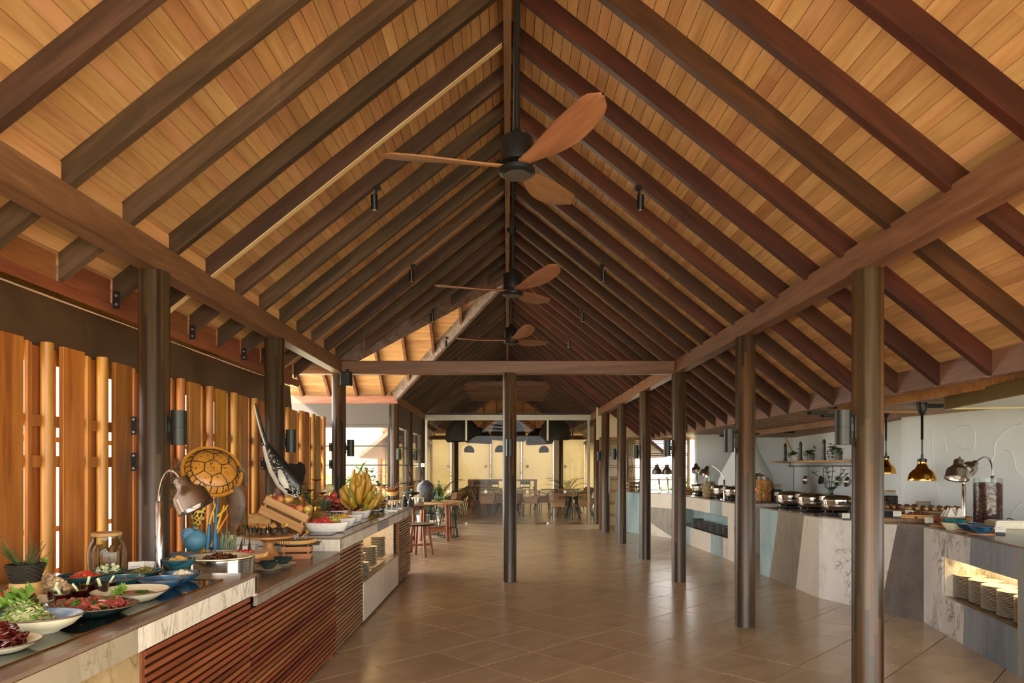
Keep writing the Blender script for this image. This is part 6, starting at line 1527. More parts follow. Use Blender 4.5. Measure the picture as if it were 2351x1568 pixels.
for k, (Y, m, r_, lab) in enumerate(((14.58, M_STEEL, .1, 'steel pan hanging left of the black one'), (13.86, M_BLACK, .085, 'small black pan hanging from the rail'), (13.14, M_STEEL, .1, 'steel pan hanging behind the green vase branches'), (12.78, M_STEEL, .1, 'steel pan hanging nearest the column'))):
    t = thing('hanging_pan', lab + ' under the shelf', 'pan', (6.42, Y, 1.575)); MB().bar((0, 0, -.17), (0, 0, .0), .02, .006, (1, 0, 0)).build('handle', m, t)
    MB().lathe([(0, 0), (r_ * .8, 0), (r_, .05), (r_ * .95, .05), (r_ * .75, .006), (0, .006)], 24, T(-.02, 0, -.17 - r_ * .9, 0, R(-80), 0), cap=False).build('pan', m, t, 50)
t = thing('wooden_spoon', 'long wooden spoon hanging at the left of the pan rail', 'spoon', (6.42, 15.3, 1.575)); MB().tube([(0, 0, 0), (0, 0, -.6)], .01, 8).sph((0, 0, -.66), .025, .04, .07, 10, 8).build('spoon', W_CRATE, t, 50)
# ---- pizza oven
t = thing('pizza_oven', 'white domed pizza oven with a brick arch mouth', 'oven', (px_x(1712, 15.4), 15.4, 0))
MB().lathe([(.62, 0), (.62, 1.0), (.6, 1.25), (.52, 1.5), (.4, 1.72), (.28, 1.95), (.24, 2.2), (.24, 2.27), (0, 2.27)], 36).build('plaster_dome', M_WALL, t, 50)
mb = MB()
for k in range(13): a = math.pi * k / 12; p = T(0, -.6, 1.05) @ Vector((.36*math.cos(a), 0, .36*math.sin(a))); MB().box(-.045, .045, -.05, .08, -.03, .075, .006, T(.33*math.cos(a), -.6, 1.06 + .33*math.sin(a), 0, math.pi/2 - a, 0)).build('brick', flat('oven_brick', '#7d523c', .7, 0, .2, .3), t)
MB().prism([(.31*math.cos(math.pi*k/16), .31*math.sin(math.pi*k/16)) for k in range(17)], 0, .06, T(0, -.59, 1.06, R(90))).build('mouth', flat('oven_black', '#0d0a09', .9), t)
MB().sph((-.08, -.66, 1.1), .05, .03, .03, 8, 6, .3).sph((-.02, -.66, 1.11), .04, .03, .035, 8, 6, .3).build('ember', emit('ember_red', '#d8301c', 2.0), t)
# ---- kitchen greenery and crates
def fan_palm(label, x, y, z, h, n, L, seed, pot=None, spread=1.0, w_=.03):
    t = thing('potted_palm', label, 'plant', (x, y, z)); mb = MB(); ms = MB(); rng = random.Random(seed)
    if pot: MB().lathe([(0, 0), (.13, 0), (.18, .36), (.165, .36), (.12, .03), (0, .3)], 24).build('pot', pot, t, 40)
    for k in range(n):
        a = k * 2.4; el = rng.uniform(.6, 1.35); top = Vector((math.cos(a)*math.cos(el), math.sin(a)*math.cos(el), math.sin(el))) * h * rng.uniform(.7, 1) ; pts = curve(Vector((0, 0, .25 if pot else 0)), Vector((top.x * .3, top.y * .3, top.z)), top + Vector((top.x * .6, top.y * .6, 0)) * spread, 9); ms.tube(pts, .006, 5)
        for i in range(3, 9):
            d = (pts[i] - pts[i-1]).normalized(); s_ = d.cross(Vector((0, 0, 1))).normalized()
            for q in (0, .5):
                for sg in (-1, 1): mb.blade(pts[i-1].lerp(pts[i], q), s_ * sg * .9 + d * .7, (0, 0, 1), L * (1.15 - abs(i - 5) * .12), w_, .6, 4, .05)
    ms.build('stalks', L_DARK, t); mb.build('fronds', L_DARK, t); return t
t = thing('table_palm', 'dark palm leaves standing on the rear counter behind the column', 'plant', (px_x(1722, 12.05), 12.05, 1.0)); MB().lathe([(0, 0), (.05, 0), (.07, .14), (.06, .14), (0, .1)], 18).build('pot', M_BLACK, t, 40); mb = MB()
for k in range(30): a = k * 2.4; el = -.2 + 1.4 * (k % 7) / 7; mb.blade((.0, 0, .36 + .012 * (k % 5)), (math.cos(a)*math.cos(el), math.sin(a)*math.cos(el), math.sin(el)), (0, 0, 1), .26, .035, .4, 5, .05, .3)
mb.tube([(0, 0, .1), (0, 0, .42)], .012, 6); mb.build('leaves', L_DARK, t)
x, y = px_x(1452, 16.35), 16.35
crate('herb_crate', 'brown wooden box with a sapling on the blue counter corner', (x, y, 1.0), (0, 0, R(25)), .3, .2, .26, W_FRAME, 3, .014)
t = thing('sapling', 'slim leafy sapling growing from the wooden box', 'plant', (x, y, 1.02)); pts = curve(Vector((0, 0, 0)), Vector((.06, 0, .4)), Vector((-.03, 0, .82)), 9); MB().tube(pts, .008, 6).build('stem', W_FRAME, t); mb = MB(); rng = random.Random(31)
for k in range(34): p = pts[rng.randint(4, 8)]; a = rng.uniform(0, 6.28); mb.blade(p + Vector((.1 * math.cos(a), .05 * math.sin(a), rng.uniform(-.05, .08))), (math.cos(a), math.sin(a), .1), (0, 0, 1), .12, .045, .6, 4, .06)
mb.build('leaves', L_HERB, t)
x, y = px_x(1459, 16.05) + .02, 16.05
t = thing('oil_bottle', 'slim bottle of golden oil before the wooden box', 'bottle', (x, y, 1.0)); MB().lathe([(0, .002), (.035, .002), (.037, .01), (.037, .14), (.014, .19), (.013, .25), (.01, .25), (.01, .19), (.033, .138), (.033, .012), (0, .012)], 18, None, cap=False).build('glass', M_JAR, t, 50); MB().lathe([(0, .013), (.032, .013), (.032, .1), (0, .1)], 18).build('oil', flat('olive_oil', '#a8842a', .1, 0, .6), t, 40); MB().lathe([(.008, .25), (.011, .262), (.005, .29), (0, .29)], 12).build('stopper', M_CHROME, t, 40)
x, y = px_x(1576, 14.95), 15.05
t = thing('bread_basket', 'wicker basket of bread rolls at the far end of the middle counter', 'basket', (x, y, 1.0)); MB().lathe([(0, 0), (.15, 0), (.19, .08), (.18, .08), (.14, .01), (0, .01)], 28, None, cap=False).build('wicker', W_CRATE, t, 40)
mound('bread_rolls', 'heap of golden bread rolls in the far wicker basket', x, y, 1.03, .15, .15, .12, 30, .09, [M_PAST], 'bread', 'ball', 44)
# ceiling air vents and spots over the kitchen
for k, (px, py, Y) in enumerate(((1877, 955, 8.9), (1906, 962, 9.4), (1810, 997, 13.8), (2140, 953, 7.9), (1730, 1000, 14.6), (1664, 1005, 15.5))):
    t = thing('ceiling_vent', 'small black box vent under the slatted ceiling, %s from the right' % ORD[[1, 2, 3, 0, 4, 5][k]], 'vent', (px_x(px, Y), Y, 2.29)); MB().box(-.11, .11, -.05, .05, 0, .04, .004).build('box', M_BLACK, t)
    for i in range(3): MB().box(-.1, .1, -.035 + i * .025, -.025 + i * .025, -.004, .0).build('louvre', M_BRZ, t)
# ================================================================ fans, spots, loudspeaker
W_BLADE = wood('fan_blade_wood', '#63402a', '#7d5436', '#8f6443', 'X', .45, 40, (.95, 1.05))
def fan(Y, rot, label):
    t = thing('ceiling_fan', label, 'ceiling fan', (.055, Y, 3.28), 0, 'wooden ceiling fans')
    MB().lathe([(0, 0), (.08, .0), (.085, .004), (.104, .012), (.104, .035), (.09, .042)], 36).build('hub_cover', M_BLACK, t, 40); MB().lathe([(.078, -.002), (.078, .0), (0, .0)], 32).build('hub_disc', flat('grey_disc', '#4a463e', .5, .3), t)
    MB().lathe([(.095, .07), (.095, .2), (.085, .215), (.035, .22), (.03, .25), (.015, .27)], 32).build('motor_housing', M_BLACK, t, 40)
    MB().lathe([(.016, .26), (.016, RZ - .05 - 3.28), (0, RZ - .05 - 3.28)], 14).build('downrod', M_BLACK, t, 40)
    MB().lathe([(0, RZ - .16 - 3.28), (.03, RZ - .155 - 3.28), (.065, RZ - .1 - 3.28), (.065, RZ - .06 - 3.28)], 24).build('canopy', M_BLACK, t, 40)
    for k in range(3):
        n, m = 16, 6; vs = []; fs = []
        for i in range(n + 1):
            u = i / n; x = .05 + .72 * u
            wv = .055 + .05 * math.sin(min(1, u * 1.6) * math.pi * .5) * 1.0 + .07 * math.sin(math.pi * min(1, max(0, (u - .15) / .95)) ** 1.0)
            wv *= 1 if u < .86 else math.sqrt(max(.02, 1 - ((u - .86) / .14) ** 2)); tw = -R(24) * (1 - .55 * u)
            for j in range(m + 1):
                v = j / m - .5; y = v * wv; z = .055 + .05 * u * u - .012 * (1 - 4*v*v) ; vs.append((x, y * math.cos(tw) + .03 * math.sin(u * 3), z + y * math.sin(tw)))
        o_ = len(vs); vs += [(a, b, c + .01) for a, b, c in vs]
        for i in range(n):
            for j in range(m): a = i*(m+1)+j; q = (a, a+m+1, a+m+2, a+1); fs += [q, tuple(o_ + z for z in q[::-1])]
        edge = [j for j in range(m+1)] + [i*(m+1)+m for i in range(1, n+1)] + [n*(m+1)+j for j in range(m-1, -1, -1)] + [i*(m+1) for i in range(n-1, 0, -1)]
        for a, b in zip(edge, edge[1:] + edge[:1]): fs.append((a, b, b + o_, a + o_))
        MB().add(vs, fs).build('blade', W_BLADE, t, 40, None, (0, 0, rot + k * 2*math.pi/3))
fan(3.92, R(181), 'three-bladed wooden ceiling fan nearest the camera')
fan(6.69, R(180), 'three-bladed wooden ceiling fan in the middle of the ridge')
fan(9.3, R(168), 'three-bladed wooden ceiling fan farthest, above the tie beam')
MB().tube([(.06, -2.0, RZ - .11), (.06, 16, RZ - .11)], .014, 8).build('conduit', M_BLACK, ceil)
def spot(side, Y, label):
    x = side * 1.13; t = thing('rafter_spotlight', label, 'spotlight', (x, Y, rz(1.13)), 0, 'black spotlights on the rafters')
    MB().box(-.03, .03, -.03, .03, -.03, .0, .004).build('mount', M_BLACK, t); MB().tube([(0, 0, -.03), (.01 * side, 0, -.075)], .01, 8).build('swivel', M_BLACK, t)
    a = Vector((.02 * side, 0, -.07)); b = a + Vector((.0, .02, -.125)); MB().tube([a, a.lerp(b, .02), b], [.026, .03, .03], 18).build('barrel', M_BLACK, t, 40)
    MB().tube([b, b + (b - a) * .02], .024, 18).build('lens', M_STEEL, t)
lab = ['nearest the camera', 'second from the camera', 'third from the camera', 'fourth from the camera', 'fifth, close above the tie beam']
for k in range(5):
    for s_ in (-1, 1):
        if s_ < 0 and k == 2: pass
        spot(s_, 5.89 + 2.28 * k, 'small black spotlight on the %s rafters, %s' % ('left' if s_ < 0 else 'right', lab[k]))
t = thing('loudspeaker', 'black box loudspeaker under the left end of the tie beam', 'loudspeaker', (px_x(795, 9.4), 9.40, 2.72)); MB().box(-.075, .075, -.06, .06, 0, .19, .012).build('cabinet', M_BLACK, t); MB().box(-.065, .065, -.066, -.06, .01, .18, .003).build('grille', M_BRZ, t); MB().lathe([(.006, 0), (.006, .004)], 10, T(.03, -.066, .16, R(90))).build('badge', M_STEEL, t); MB().box(-.02, .02, .05, .1, .15, .24).build('bracket', M_BLACK, t)
t = thing('switch_box', 'small white switch box on the column left of the glass partition', 'switch', (XL + .06, 18.75 - .1, 1.65)); MB().box(-.05, .05, -.02, .02, -.05, .05, .004).build('cover', M_WHITE, t); MB().box(-.015, .015, -.024, -.02, -.02, .02).build('rocker', M_HEAD, t)
# ================================================================ round tables and stools by the garden windows
def round_table(label, x, y, r, z, m, mt):
    t = thing('round_table', label, 'table', (x, y, 0)); MB().lathe([(0, z - .045), (r * .97, z - .045), (r, z - .03), (r, z - .008), (r * .99, z), (0, z)], 44).build('tabletop', mt, t, 40)
    for k in range(4): a = math.pi/4 + k * math.pi/2; MB().bar((.68*r*math.cos(a), .68*r*math.sin(a), 0), (.62*r*math.cos(a), .62*r*math.sin(a), z - .045), .075, .05, (math.cos(a), math.sin(a), 0), .004).build('leg', m, t)
    for a in (0, math.pi/2): MB().bar((-.44*r*math.cos(a) - .44*r*math.sin(a), -.44*r*math.sin(a) + .44*r*math.cos(a), .22), (.44*r*math.cos(a) - .44*r*math.sin(a), .44*r*math.sin(a) + .44*r*math.cos(a), .22), .04, .07).build('stretcher', m, t)
    for a in (0, math.pi/2): MB().bar((-.44*r*math.cos(a) + .44*r*math.sin(a), -.44*r*math.sin(a) - .44*r*math.cos(a), .22), (.44*r*math.cos(a) + .44*r*math.sin(a), .44*r*math.sin(a) - .44*r*math.cos(a), .22), .04, .07).build('stretcher', m, t)
    return t
ZT2 = .84
tx, ty = px_x(915, 13.1), 13.1
round_table('round red-brown table of drinks beyond the left buffet end', tx, ty, .55, ZT2, W_REDT, W_REDT)
ux, uy = px_x(1000, 15.1), 15.1
round_table('round pale-topped table carrying the dark urn and glass demijohn', ux, uy, .62, ZT2, W_REDT, wood('pale_table_wood', '#a87c4c', '#c0956a', '#cfa77e', 'X', .4, 30, (.95, 1.05)))
t = thing('dark_urn', 'big dark grey glazed urn on the pale round table', 'urn', (px_x(977, 15.0), 15.0, ZT2)); t.scale = (.74, .74, .86); MB().lathe([(0, 0), (.16, 0), (.2, .06), (.25, .2), (.26, .33), (.22, .44), (.14, .5), (.1, .52), (.11, .545), (.09, .545), (.08, .5), (0, .48)], 36).build('urn', glaze('charcoal_glaze', '#26282b', '#3b3e42', '#55585c', .4), t, 60)
t = thing('demijohn', 'clear green glass demijohn beside the dark urn', 'bottle', (px_x(1008, 14.9), 14.9, ZT2)); t.scale = (.64, .64, .9); MB().lathe([(0, .004), (.15, .003), (.19, .05), (.195, .13), (.15, .25), (.07, .36), (.035, .42), (.032, .5), (.045, .515), (.04, .515), (.027, .5), (.03, .42), (.065, .36), (.145, .25), (.19, .13), (.185, .055), (0, .014)], 36, None, cap=False).build('glass', glass('pale_green_glass', '#e6f2de', .12), t, 50)
t = thing('soup_kettle', 'round steel soup pot on a black stand on the drinks table', 'pot', (px_x(958, 12.9), 12.9, ZT2)); MB().lathe([(0, 0), (.14, 0), (.14, .02), (0, .02)], 28).build('stand', M_BLACK, t, 40); MB().lathe([(0, .021), (.12, .021), (.125, .03), (.125, .16), (.13, .165), (.13, .175), (0, .175)], 32).build('pot', M_CHROME, t, 40); MB().lathe([(.128, .176), (.12, .19), (0, .2)], 32).build('lid', M_CREAM, t, 40)
t = thing('soup_kettle', 'flat dark lidded pot behind the steel soup pot', 'pot', (px_x(945, 13.35), 13.35, ZT2)); MB().lathe([(0, 0), (.05, 0), (.04, .2), (.15, .235), (.155, .25), (.14, .27), (.02, .285), (.02, .3), (0, .3)], 28).build('pot', M_BRZ, t, 40); MB().lathe([(.02, .3), (.025, .33), (0, .335)], 12).build('knob', M_STEEL, t, 40)
for k, (px, Y) in enumerate(((931, 12.75), (938, 12.85))):
    t = thing('black_flask', 'black bottle on the drinks table, ' + ('left' if k == 0 else 'right') + ' of the pair', 'bottle', (px_x(px, Y) - .02 + .06 * k, Y, ZT2)); MB().lathe([(0, 0), (.045, 0), (.048, .01), (.048, .14), (.02, .18), (.02, .22), (0, .22)], 20).build('flask', M_BLACK, t, 40); MB().lathe([(.022, .22), (.022, .24), (0, .242)], 14).build('cap', M_STEEL, t, 40)
for k, (px, Y, z, r_) in enumerate(((900, 13.15, .24, .12), (909, 13.0, .12, .125))):
    pass
t = thing('stick_basket', 'two-tier wicker basket stand with dried brown sticks', 'basket', (px_x(903, 13.25), 13.25, ZT2))
MB().tube([(0, 0, 0), (0, 0, .26)], .012, 8).build('stand', M_BLACK, t); MB().lathe([(0, .05), (.08, .05), (.125, .13), (.118, .13), (.075, .06), (0, .06)], 26, T(.05, -.12, -.01), cap=False).build('lower_basket', W_CRATE, t, 40); MB().lathe([(0, .2), (.08, .2), (.13, .28), (.122, .28), (.075, .21), (0, .21)], 26, T(-.02, .05, 0), cap=False).build('upper_basket', W_CRATE, t, 40)
mb = MB(); rng = random.Random(11)
for k in range(26): a = rng.uniform(0, 6.28); mb.tube([(-.02, .05, .22), (-.02 + .07*math.cos(a), .05 + .07*math.sin(a), .32 + .06 * rng.random())], .011, 6)
for e in ((-.4, 0, .42), (-.25, .05, .4), (.08, 0, .46), (.42, 0, .4), (.12, .1, .44)): mb.tube([(-.02, .05, .22), (e[0] * .5, e[1], .36), e], [.014, .012, .006], 6)
mb.build('dried_sticks', flat('dried_stick', '#7a4a2a', .6, 0, .3, .4), t)
def wire_stool(label, x, y):
    t = thing('wire_stool', label, 'stool', (x, y, 0)); MB().lathe([(0, .70), (.2, .70), (.24, .715), (.24, .735), (0, .74)], 32).build('seat', W_TABLE, t, 40)
    for k in range(14): a = 2*math.pi*k/14; MB().tube([(.24*math.cos(a), .24*math.sin(a), 0), (.19*math.cos(a), .19*math.sin(a), .32), (.15*math.cos(a), .15*math.sin(a), .5), (.21*math.cos(a), .21*math.sin(a), .7)], .008, 6).build('wire', M_BLACK, t)
    for z_, r_ in ((.01, .24), (.22, .205), (.5, .15)): MB().tube([(r_*math.cos(2*math.pi*i/28), r_*math.sin(2*math.pi*i/28), z_) for i in range(28)], .009, 6, True).build('ring', M_BLACK, t)
wire_stool('black wire bar stool right of the pale round table', px_x(1028, 15.7), 15.7)
wire_stool('black wire bar stool behind the pale round table leg', px_x(985, 16.2), 16.2)
t = thing('wood_stool', 'wooden stool with a thin black seat at the buffet end', 'stool', (px_x(965, 12.3), 12.3, 0))
MB().lathe([(0, .55), (.24, .55), (.27, .575), (.265, .58), (0, .572)], 32).build('seat', M_BLACK, t, 40); MB().lathe([(0, .581), (.262, .581), (.262, .586), (0, .588)], 32).build('seat_pad', flat('taupe_leather', '#8a7663', .5), t, 40)
for k in range(4): a = .5 + k * math.pi/2; MB().bar((.24*math.cos(a), .24*math.sin(a), 0), (.15*math.cos(a), .15*math.sin(a), .55), .04, .04, (math.cos(a), math.sin(a), 0)).build('leg', W_REDT, t)
MB().bar((-.2, -.1, .2), (.2, .1, .2), .03, .04).build('stretcher', W_REDT, t)
t = fan_palm('white pot of palm fronds at the left end of the glass partition', px_x(972, 17.6), 17.6, 0, .9, 11, .3, 5, flat('pale_blue_pot', '#a9b8b4', .5), .7)
# plant stand with the carved vase near the wing
x, y = px_x(826, 11.75), 11.75
t = thing('ladder_stand', 'wooden A-frame plant stand with a shelf', 'stand', (x, y, 0))
for sx in (-1, 1):
    for sy in (-1, 1): MB().bar((sx * .26, sy * .2, 0), (sx * .1, sy * .03, 1.56), .06, .03, (1, 0, 0)).build('leg', W_TABLE, t)
MB().box(-.2, .2, -.1, .1, 1.1, 1.125).build('shelf', W_TABLE, t); MB().box(-.26, .26, -.15, .15, .45, .475).build('shelf', W_TABLE, t)
t = thing('carved_vase', 'tall white carved vase with spiky leaves on the plant stand', 'vase', (x + .02, y, 1.1255)); MB().lathe([(0, 0), (.1, 0), (.115, .04), (.12, .2), (.105, .34), (.07, .39), (.06, .4), (.05, .39), (0, .35)], 28).build('vase', flat('carved_plaster', '#b9b19d', .7, 0, .2, .2, .8, 30), t, 60)
mb = MB()
for z_ in (.1, .2, .3):
    for k in range(14): a = 2*math.pi*k/14; mb.sph((.116*math.cos(a), .116*math.sin(a), z_), .016, .016, .03, 6, 5)
mb.build('carving', MATS['carved_plaster'], t, 60); mb = MB()
for k in range(14): a = k * 2.4; el = .2 + .09 * k; mb.blade((0, 0, .38), (math.cos(a)*math.cos(el), math.sin(a)*math.cos(el), math.sin(el)), (0, 0, 1), .32, .03, 1.2, 6, .05)
mb.build('leaves', L_HERB, t)
def bush(label, x, y, z, r, h, n, seed, pot=None, m=L_HERB, leaf=.12, name='potted_shrub', cat='plant'):
    t = thing(name, label, cat, (x, y, z)); rng = random.Random(seed); mb = MB()
    if pot: MB().lathe([(0, 0), (r * .5, 0), (r * .62, .3), (r * .56, .3), (0, .25)], 22).build('pot', pot, t, 40)
    for k in range(n):
        a = rng.uniform(0, 6.28); el = rng.uniform(-.3, 1.5); q = rng.uniform(.35, 1) ; p = Vector((r*q*math.cos(a)*math.cos(el), r*q*math.sin(a)*math.cos(el), (.28 if pot else .1) + h * .45 + h * .5 * q * math.sin(el)))
        b = rng.uniform(0, 6.28); mb.blade(p, (math.cos(b), math.sin(b), rng.uniform(-.3, .7)), (0, 0, 1), leaf, leaf * .4, .6, 3, .08)
    ms = MB()
    for k in range(6): a = k * 1.05; ms.tube([(0, 0, .1), (r * .5 * math.cos(a), r * .5 * math.sin(a), h * .7)], .01, 5)
    ms.build('stems', W_FRAME, t); mb.build('leaves', m, t); return t
bush('white pot of fine green herbs behind the bananas', px_x(800, 11.0), 11.0, .8, .17, .4, 150, 3, M_WHITE, L_HERB, .07)
t = thing('plant_console', 'narrow wooden console under the potted herbs', 'table', (px_x(800, 11.0), 11.0, 0)); MB().box(-.3, .25, -.17, .17, .76, .8, .004).build('top', W_TABLE, t)
for sx in (-.27, .22):
    for sy in (-.14, .14): MB().box(sx - .02, sx + .02, sy - .02, sy + .02, 0, .76).build('leg', W_TABLE, t)
bush('leafy potted shrub with red buds right of the carved vase', px_x(848, 13.9), 13.9, .0, .34, 1.35, 130, 4, M_WHITE, L_DARK, .2)
t = thing('shell_vase', 'tall white shell-textured vase beside the plant stand', 'vase', (px_x(862, 12.3), 12.3, 0)); MB().lathe([(0, 0), (.13, 0), (.15, .1), (.15, .9), (.12, 1.1), (.1, 1.15), (0, 1.1)], 24).build('vase', MATS['carved_plaster'], t, 60); mb = MB()
for r_ in range(14):
    for k in range(12): a = 2*math.pi*(k + .5*(r_ % 2))/12; mb.sph((.15*math.cos(a), .15*math.sin(a), .12 + r_ * .07), .03, .03, .04, 6, 5)
mb.build('shells', MATS['carved_plaster'], t, 60)
# ================================================================ dining room
M_RATTAN = wood('rattan_weave', '#7d5c3a', '#9c7852', '#b59168', 'X', .6, 60, (.85, 1.1)); M_CUSH = flat('grey_cushion', '#55504a', .85)
chs = None
def chair(x, y, rz_, label):
    """woven armchair: the back is at -y, the sitter faces +y"""
    global chs
    t = thing('woven_chair', label, 'chair', (x, y, 0), rz_, 'woven dining chairs')
    if chs is None:
        chs = [MB().box(-.24, .24, -.22, .25, .42, .45, .01).build('seat', M_RATTAN, t), MB().box(-.21, .21, -.18, .22, .45, .49, .018).build('cushion', M_CUSH, t)]
        for sx in (-1, 1):
            chs.append(MB().tube([(sx*.24, .24, 0), (sx*.22, .22, .42), (sx*.27, .16, .6), (sx*.27, -.05, .65), (sx*.25, -.22, .66)], .013, 7).build('front_leg', M_BLACK, t))
            chs.append(MB().tube([(sx*.23, -.3, 0), (sx*.21, -.2, .42), (sx*.25, -.24, .6)], .013, 7).build('rear_leg', M_BLACK, t))
        chs.append(MB().tube([(-.21, -.2, .42), (-.27, -.26, .66), (-.26, -.32, .82), (-.2, -.34, .86), (.2, -.34, .86), (.26, -.32, .82), (.27, -.26, .66), (.21, -.2, .42)], .014, 7).build('back_frame', M_BRZ, t))
        mb = MB()
        for k in range(13): u = -1 + k / 6; mb.tube([(u*.205, -.2, .44), (u*.25, -.28, .64), (u*.22, -.335, .855)], .008, 5)
        chs.append(mb.build('back_spindles', M_RATTAN, t))
        mb = MB(); n = 12
        vs = [((-1 + 2*i/n) * (.2 + .05 * j / 3), -.2 - .07 * j / 3, .44 + .07 * j) for j in range(4) for i in range(n + 1)]; fs = [(j*(n+1)+i, j*(n+1)+i+1, (j+1)*(n+1)+i+1, (j+1)*(n+1)+i) for j in range(3) for i in range(n)]
        o_ = len(vs); vs += [(a, b - .012, c) for a, b, c in vs]; fs += [tuple(o_ + z for z in f[::-1]) for f in fs]; mb.add(vs, fs); chs.append(mb.build('back_panel', M_RATTAN, t))
    else:
        for o in chs: inst(o, t)
def din_table(label, x, y, r, m=None, square=False):
    t = thing('dining_table', label, 'table', (x, y, 0)); m = m or W_TABLE
    if square: MB().box(-r, r, -r, r, .72, .75, .008).build('tabletop', m, t)
    else: MB().lathe([(0, .72), (r * .98, .72), (r, .735), (r * .99, .75), (0, .75)], 40).build('tabletop', m, t, 40)
    for k in range(4): a = math.pi/4 + k*math.pi/2; MB().bar((.62*r*math.cos(a), .62*r*math.sin(a), 0), (.12*r*math.cos(a), .12*r*math.sin(a), .72), .03, .03).build('leg', M_BLACK, t)
    return t
gsrc = None
def glass_on(x, y, label):
    global gsrc
    t = thing('water_glass', label, 'glass', (x, y, .751), 0, 'water glasses on the dining tables')
    if gsrc is None: gsrc = [MB().lathe([(0, .003), (.032, .002), (.036, .1), (.034, .1), (.03, .012), (0, .012)], 14, None, cap=False).build('glass', glass('clear_tumbler', '#e6efe9', .3), t, 50)]
    else: inst(gsrc[0], t)
D = lambda px, Y: px_x(px, Y)
din_table('large round table in the middle of the dining room', D(1165, 23.0), 23.0, .95)
for px, Y, rr, lab in ((1118, 22.0, 0, 'left of the middle post with its back to the camera'), (1218, 22.0, 0, 'right of the middle post with its back to the camera'), (1240, 22.75, R(35), 'at the right side of the middle round table'), (1146, 22.6, R(-25), 'half hidden left of the middle post'), (1105, 23.6, R(-80), 'at the left side of the middle round table'), (1098, 24.3, R(-130), 'far left behind the middle round table')): chair(D(px, Y), Y, rr, 'woven dining chair ' + lab)
din_table('round pale dining table behind the middle one', D(1165, 25.6), 25.6, 1.0, wood('pale_dining_wood', '#b8935f', '#cba876', '#d9ba8c', 'X', .35, 30, (.95, 1.05)))
for px, Y, rr, lab in ((1110, 26.2, R(-100), 'left of the pale dining table'), (1122, 25.0, R(-40), 'front left of the pale dining table')): chair(D(px, Y), Y, rr, 'woven dining chair ' + lab)
for k, (px, Y) in enumerate(((1315, 21.0), (1318, 23.4), (1300, 26.0))): din_table('square dining table on the right, %s from the glass' % ORD[k], D(px, Y), Y, .5, None, True)
for px, Y, rr, lab in ((1283, 20.4, R(-15), 'nearest the glass on the right'), (1338, 20.35, R(15), 'by the right partition post'), (1292, 22.3, R(-70), 'left of the second right table'), (1245, 25.2, R(-90), 'alone by the right blinds'), (1338, 22.4, R(80), 'at the second right table by the post'), (1330, 25.0, R(60), 'at the rear right table'), (1338, 24.0, R(100), 'in the rear right corner')): chair(D(px, Y), Y, rr, 'woven dining chair ' + lab)
for k, (px, Y) in enumerate(((1020, 20.2), (1033, 21.3), (1040, 22.5), (1047, 23.7), (1052, 24.9), (1056, 26.1))): chair(D(px, Y), Y, R(75), 'woven dining chair in the left row, %s from the glass' % ORD[k])
t = thing('long_table', 'long dining table along the left side of the dining room', 'table', (D(985, 22.8) , 22.9, 0)); MB().box(-.4, .2, -3.1, 3.1, .72, .75, .006).build('tabletop', W_TABLE, t)
for sy in (-2.8, 0, 2.8): MB().box(-.3, .1, sy - .04, sy + .04, 0, .72).build('leg', M_BLACK, t)
k = 0
for px, Y in ((1300, 20.85), (1312, 21.1), (1328, 20.8), (1322, 21.25), (1305, 23.3), (1316, 23.1), (1326, 23.5), (1150, 22.7), (1185, 22.6), (1142, 25.3), (1136, 25.5)):
    glass_on(D(px, Y), Y, 'clear tumbler on ' + ['the first right table, front left', 'the first right table, middle', 'the first right table, front right', 'the first right table, rear right', 'the second right table, left', 'the second right table, front', 'the second right table, right', 'the middle round table, left of the post', 'the middle round table, right of the post', 'the pale dining table, right one', 'the pale dining table, left one'][k]); k += 1
# timber bar with stools
t = thing('timber_bar', 'long timber bar counter before the far blinds', 'bar counter', (0, 29.2, 0)); xa, xb = D(1075, 29.2), D(1233, 29.2)
MB().box(xa, xb, -.3, .3, 1.0, 1.06, .006).build('bar_top', W_TABLE, t); MB().box(xa, D(1130, 29.2), -.26, .26, 0, 1.0).build('front_panel', W_TABLE, t); MB().box(xb - .12, xb - .02, -.28, -.2, 0, 1.0).build('leg', W_TABLE, t); MB().box(xb - .12, xb - .02, .2, .28, 0, 1.0).build('leg', W_TABLE, t)
MB().box(D(1128, 29.2), D(1200, 29.2), .1, .2, 0, .7).build('back_panel', W_TABLE, t)
for k, px in enumerate((1100, 1134, 1206)):
    t = thing('bar_stool', 'dark bar stool at the timber bar, %s from the left' % ORD[k], 'stool', (D(px, 28.5), 28.5, 0), 0, 'bar stools at the timber bar'); MB().box(-.2, .2, -.2, .2, .72, .76, .01).build('seat', M_CUSH, t)
    for sx in (-1, 1):
        for sy in (-1, 1): MB().bar((sx*.22, sy*.22, 0), (sx*.16, sy*.16, .72), .02, .02).build('leg', M_BLACK, t)
    MB().tube([(-.2, -.2, .76), (-.2, -.24, 1.02), (.2, -.24, 1.02), (.2, -.2, .76)], .015, 6).build('back_rail', M_BLACK, t); MB().box(-.19, .19, -.235, -.22, .86, 1.0, .005).build('backrest', M_CUSH, t)
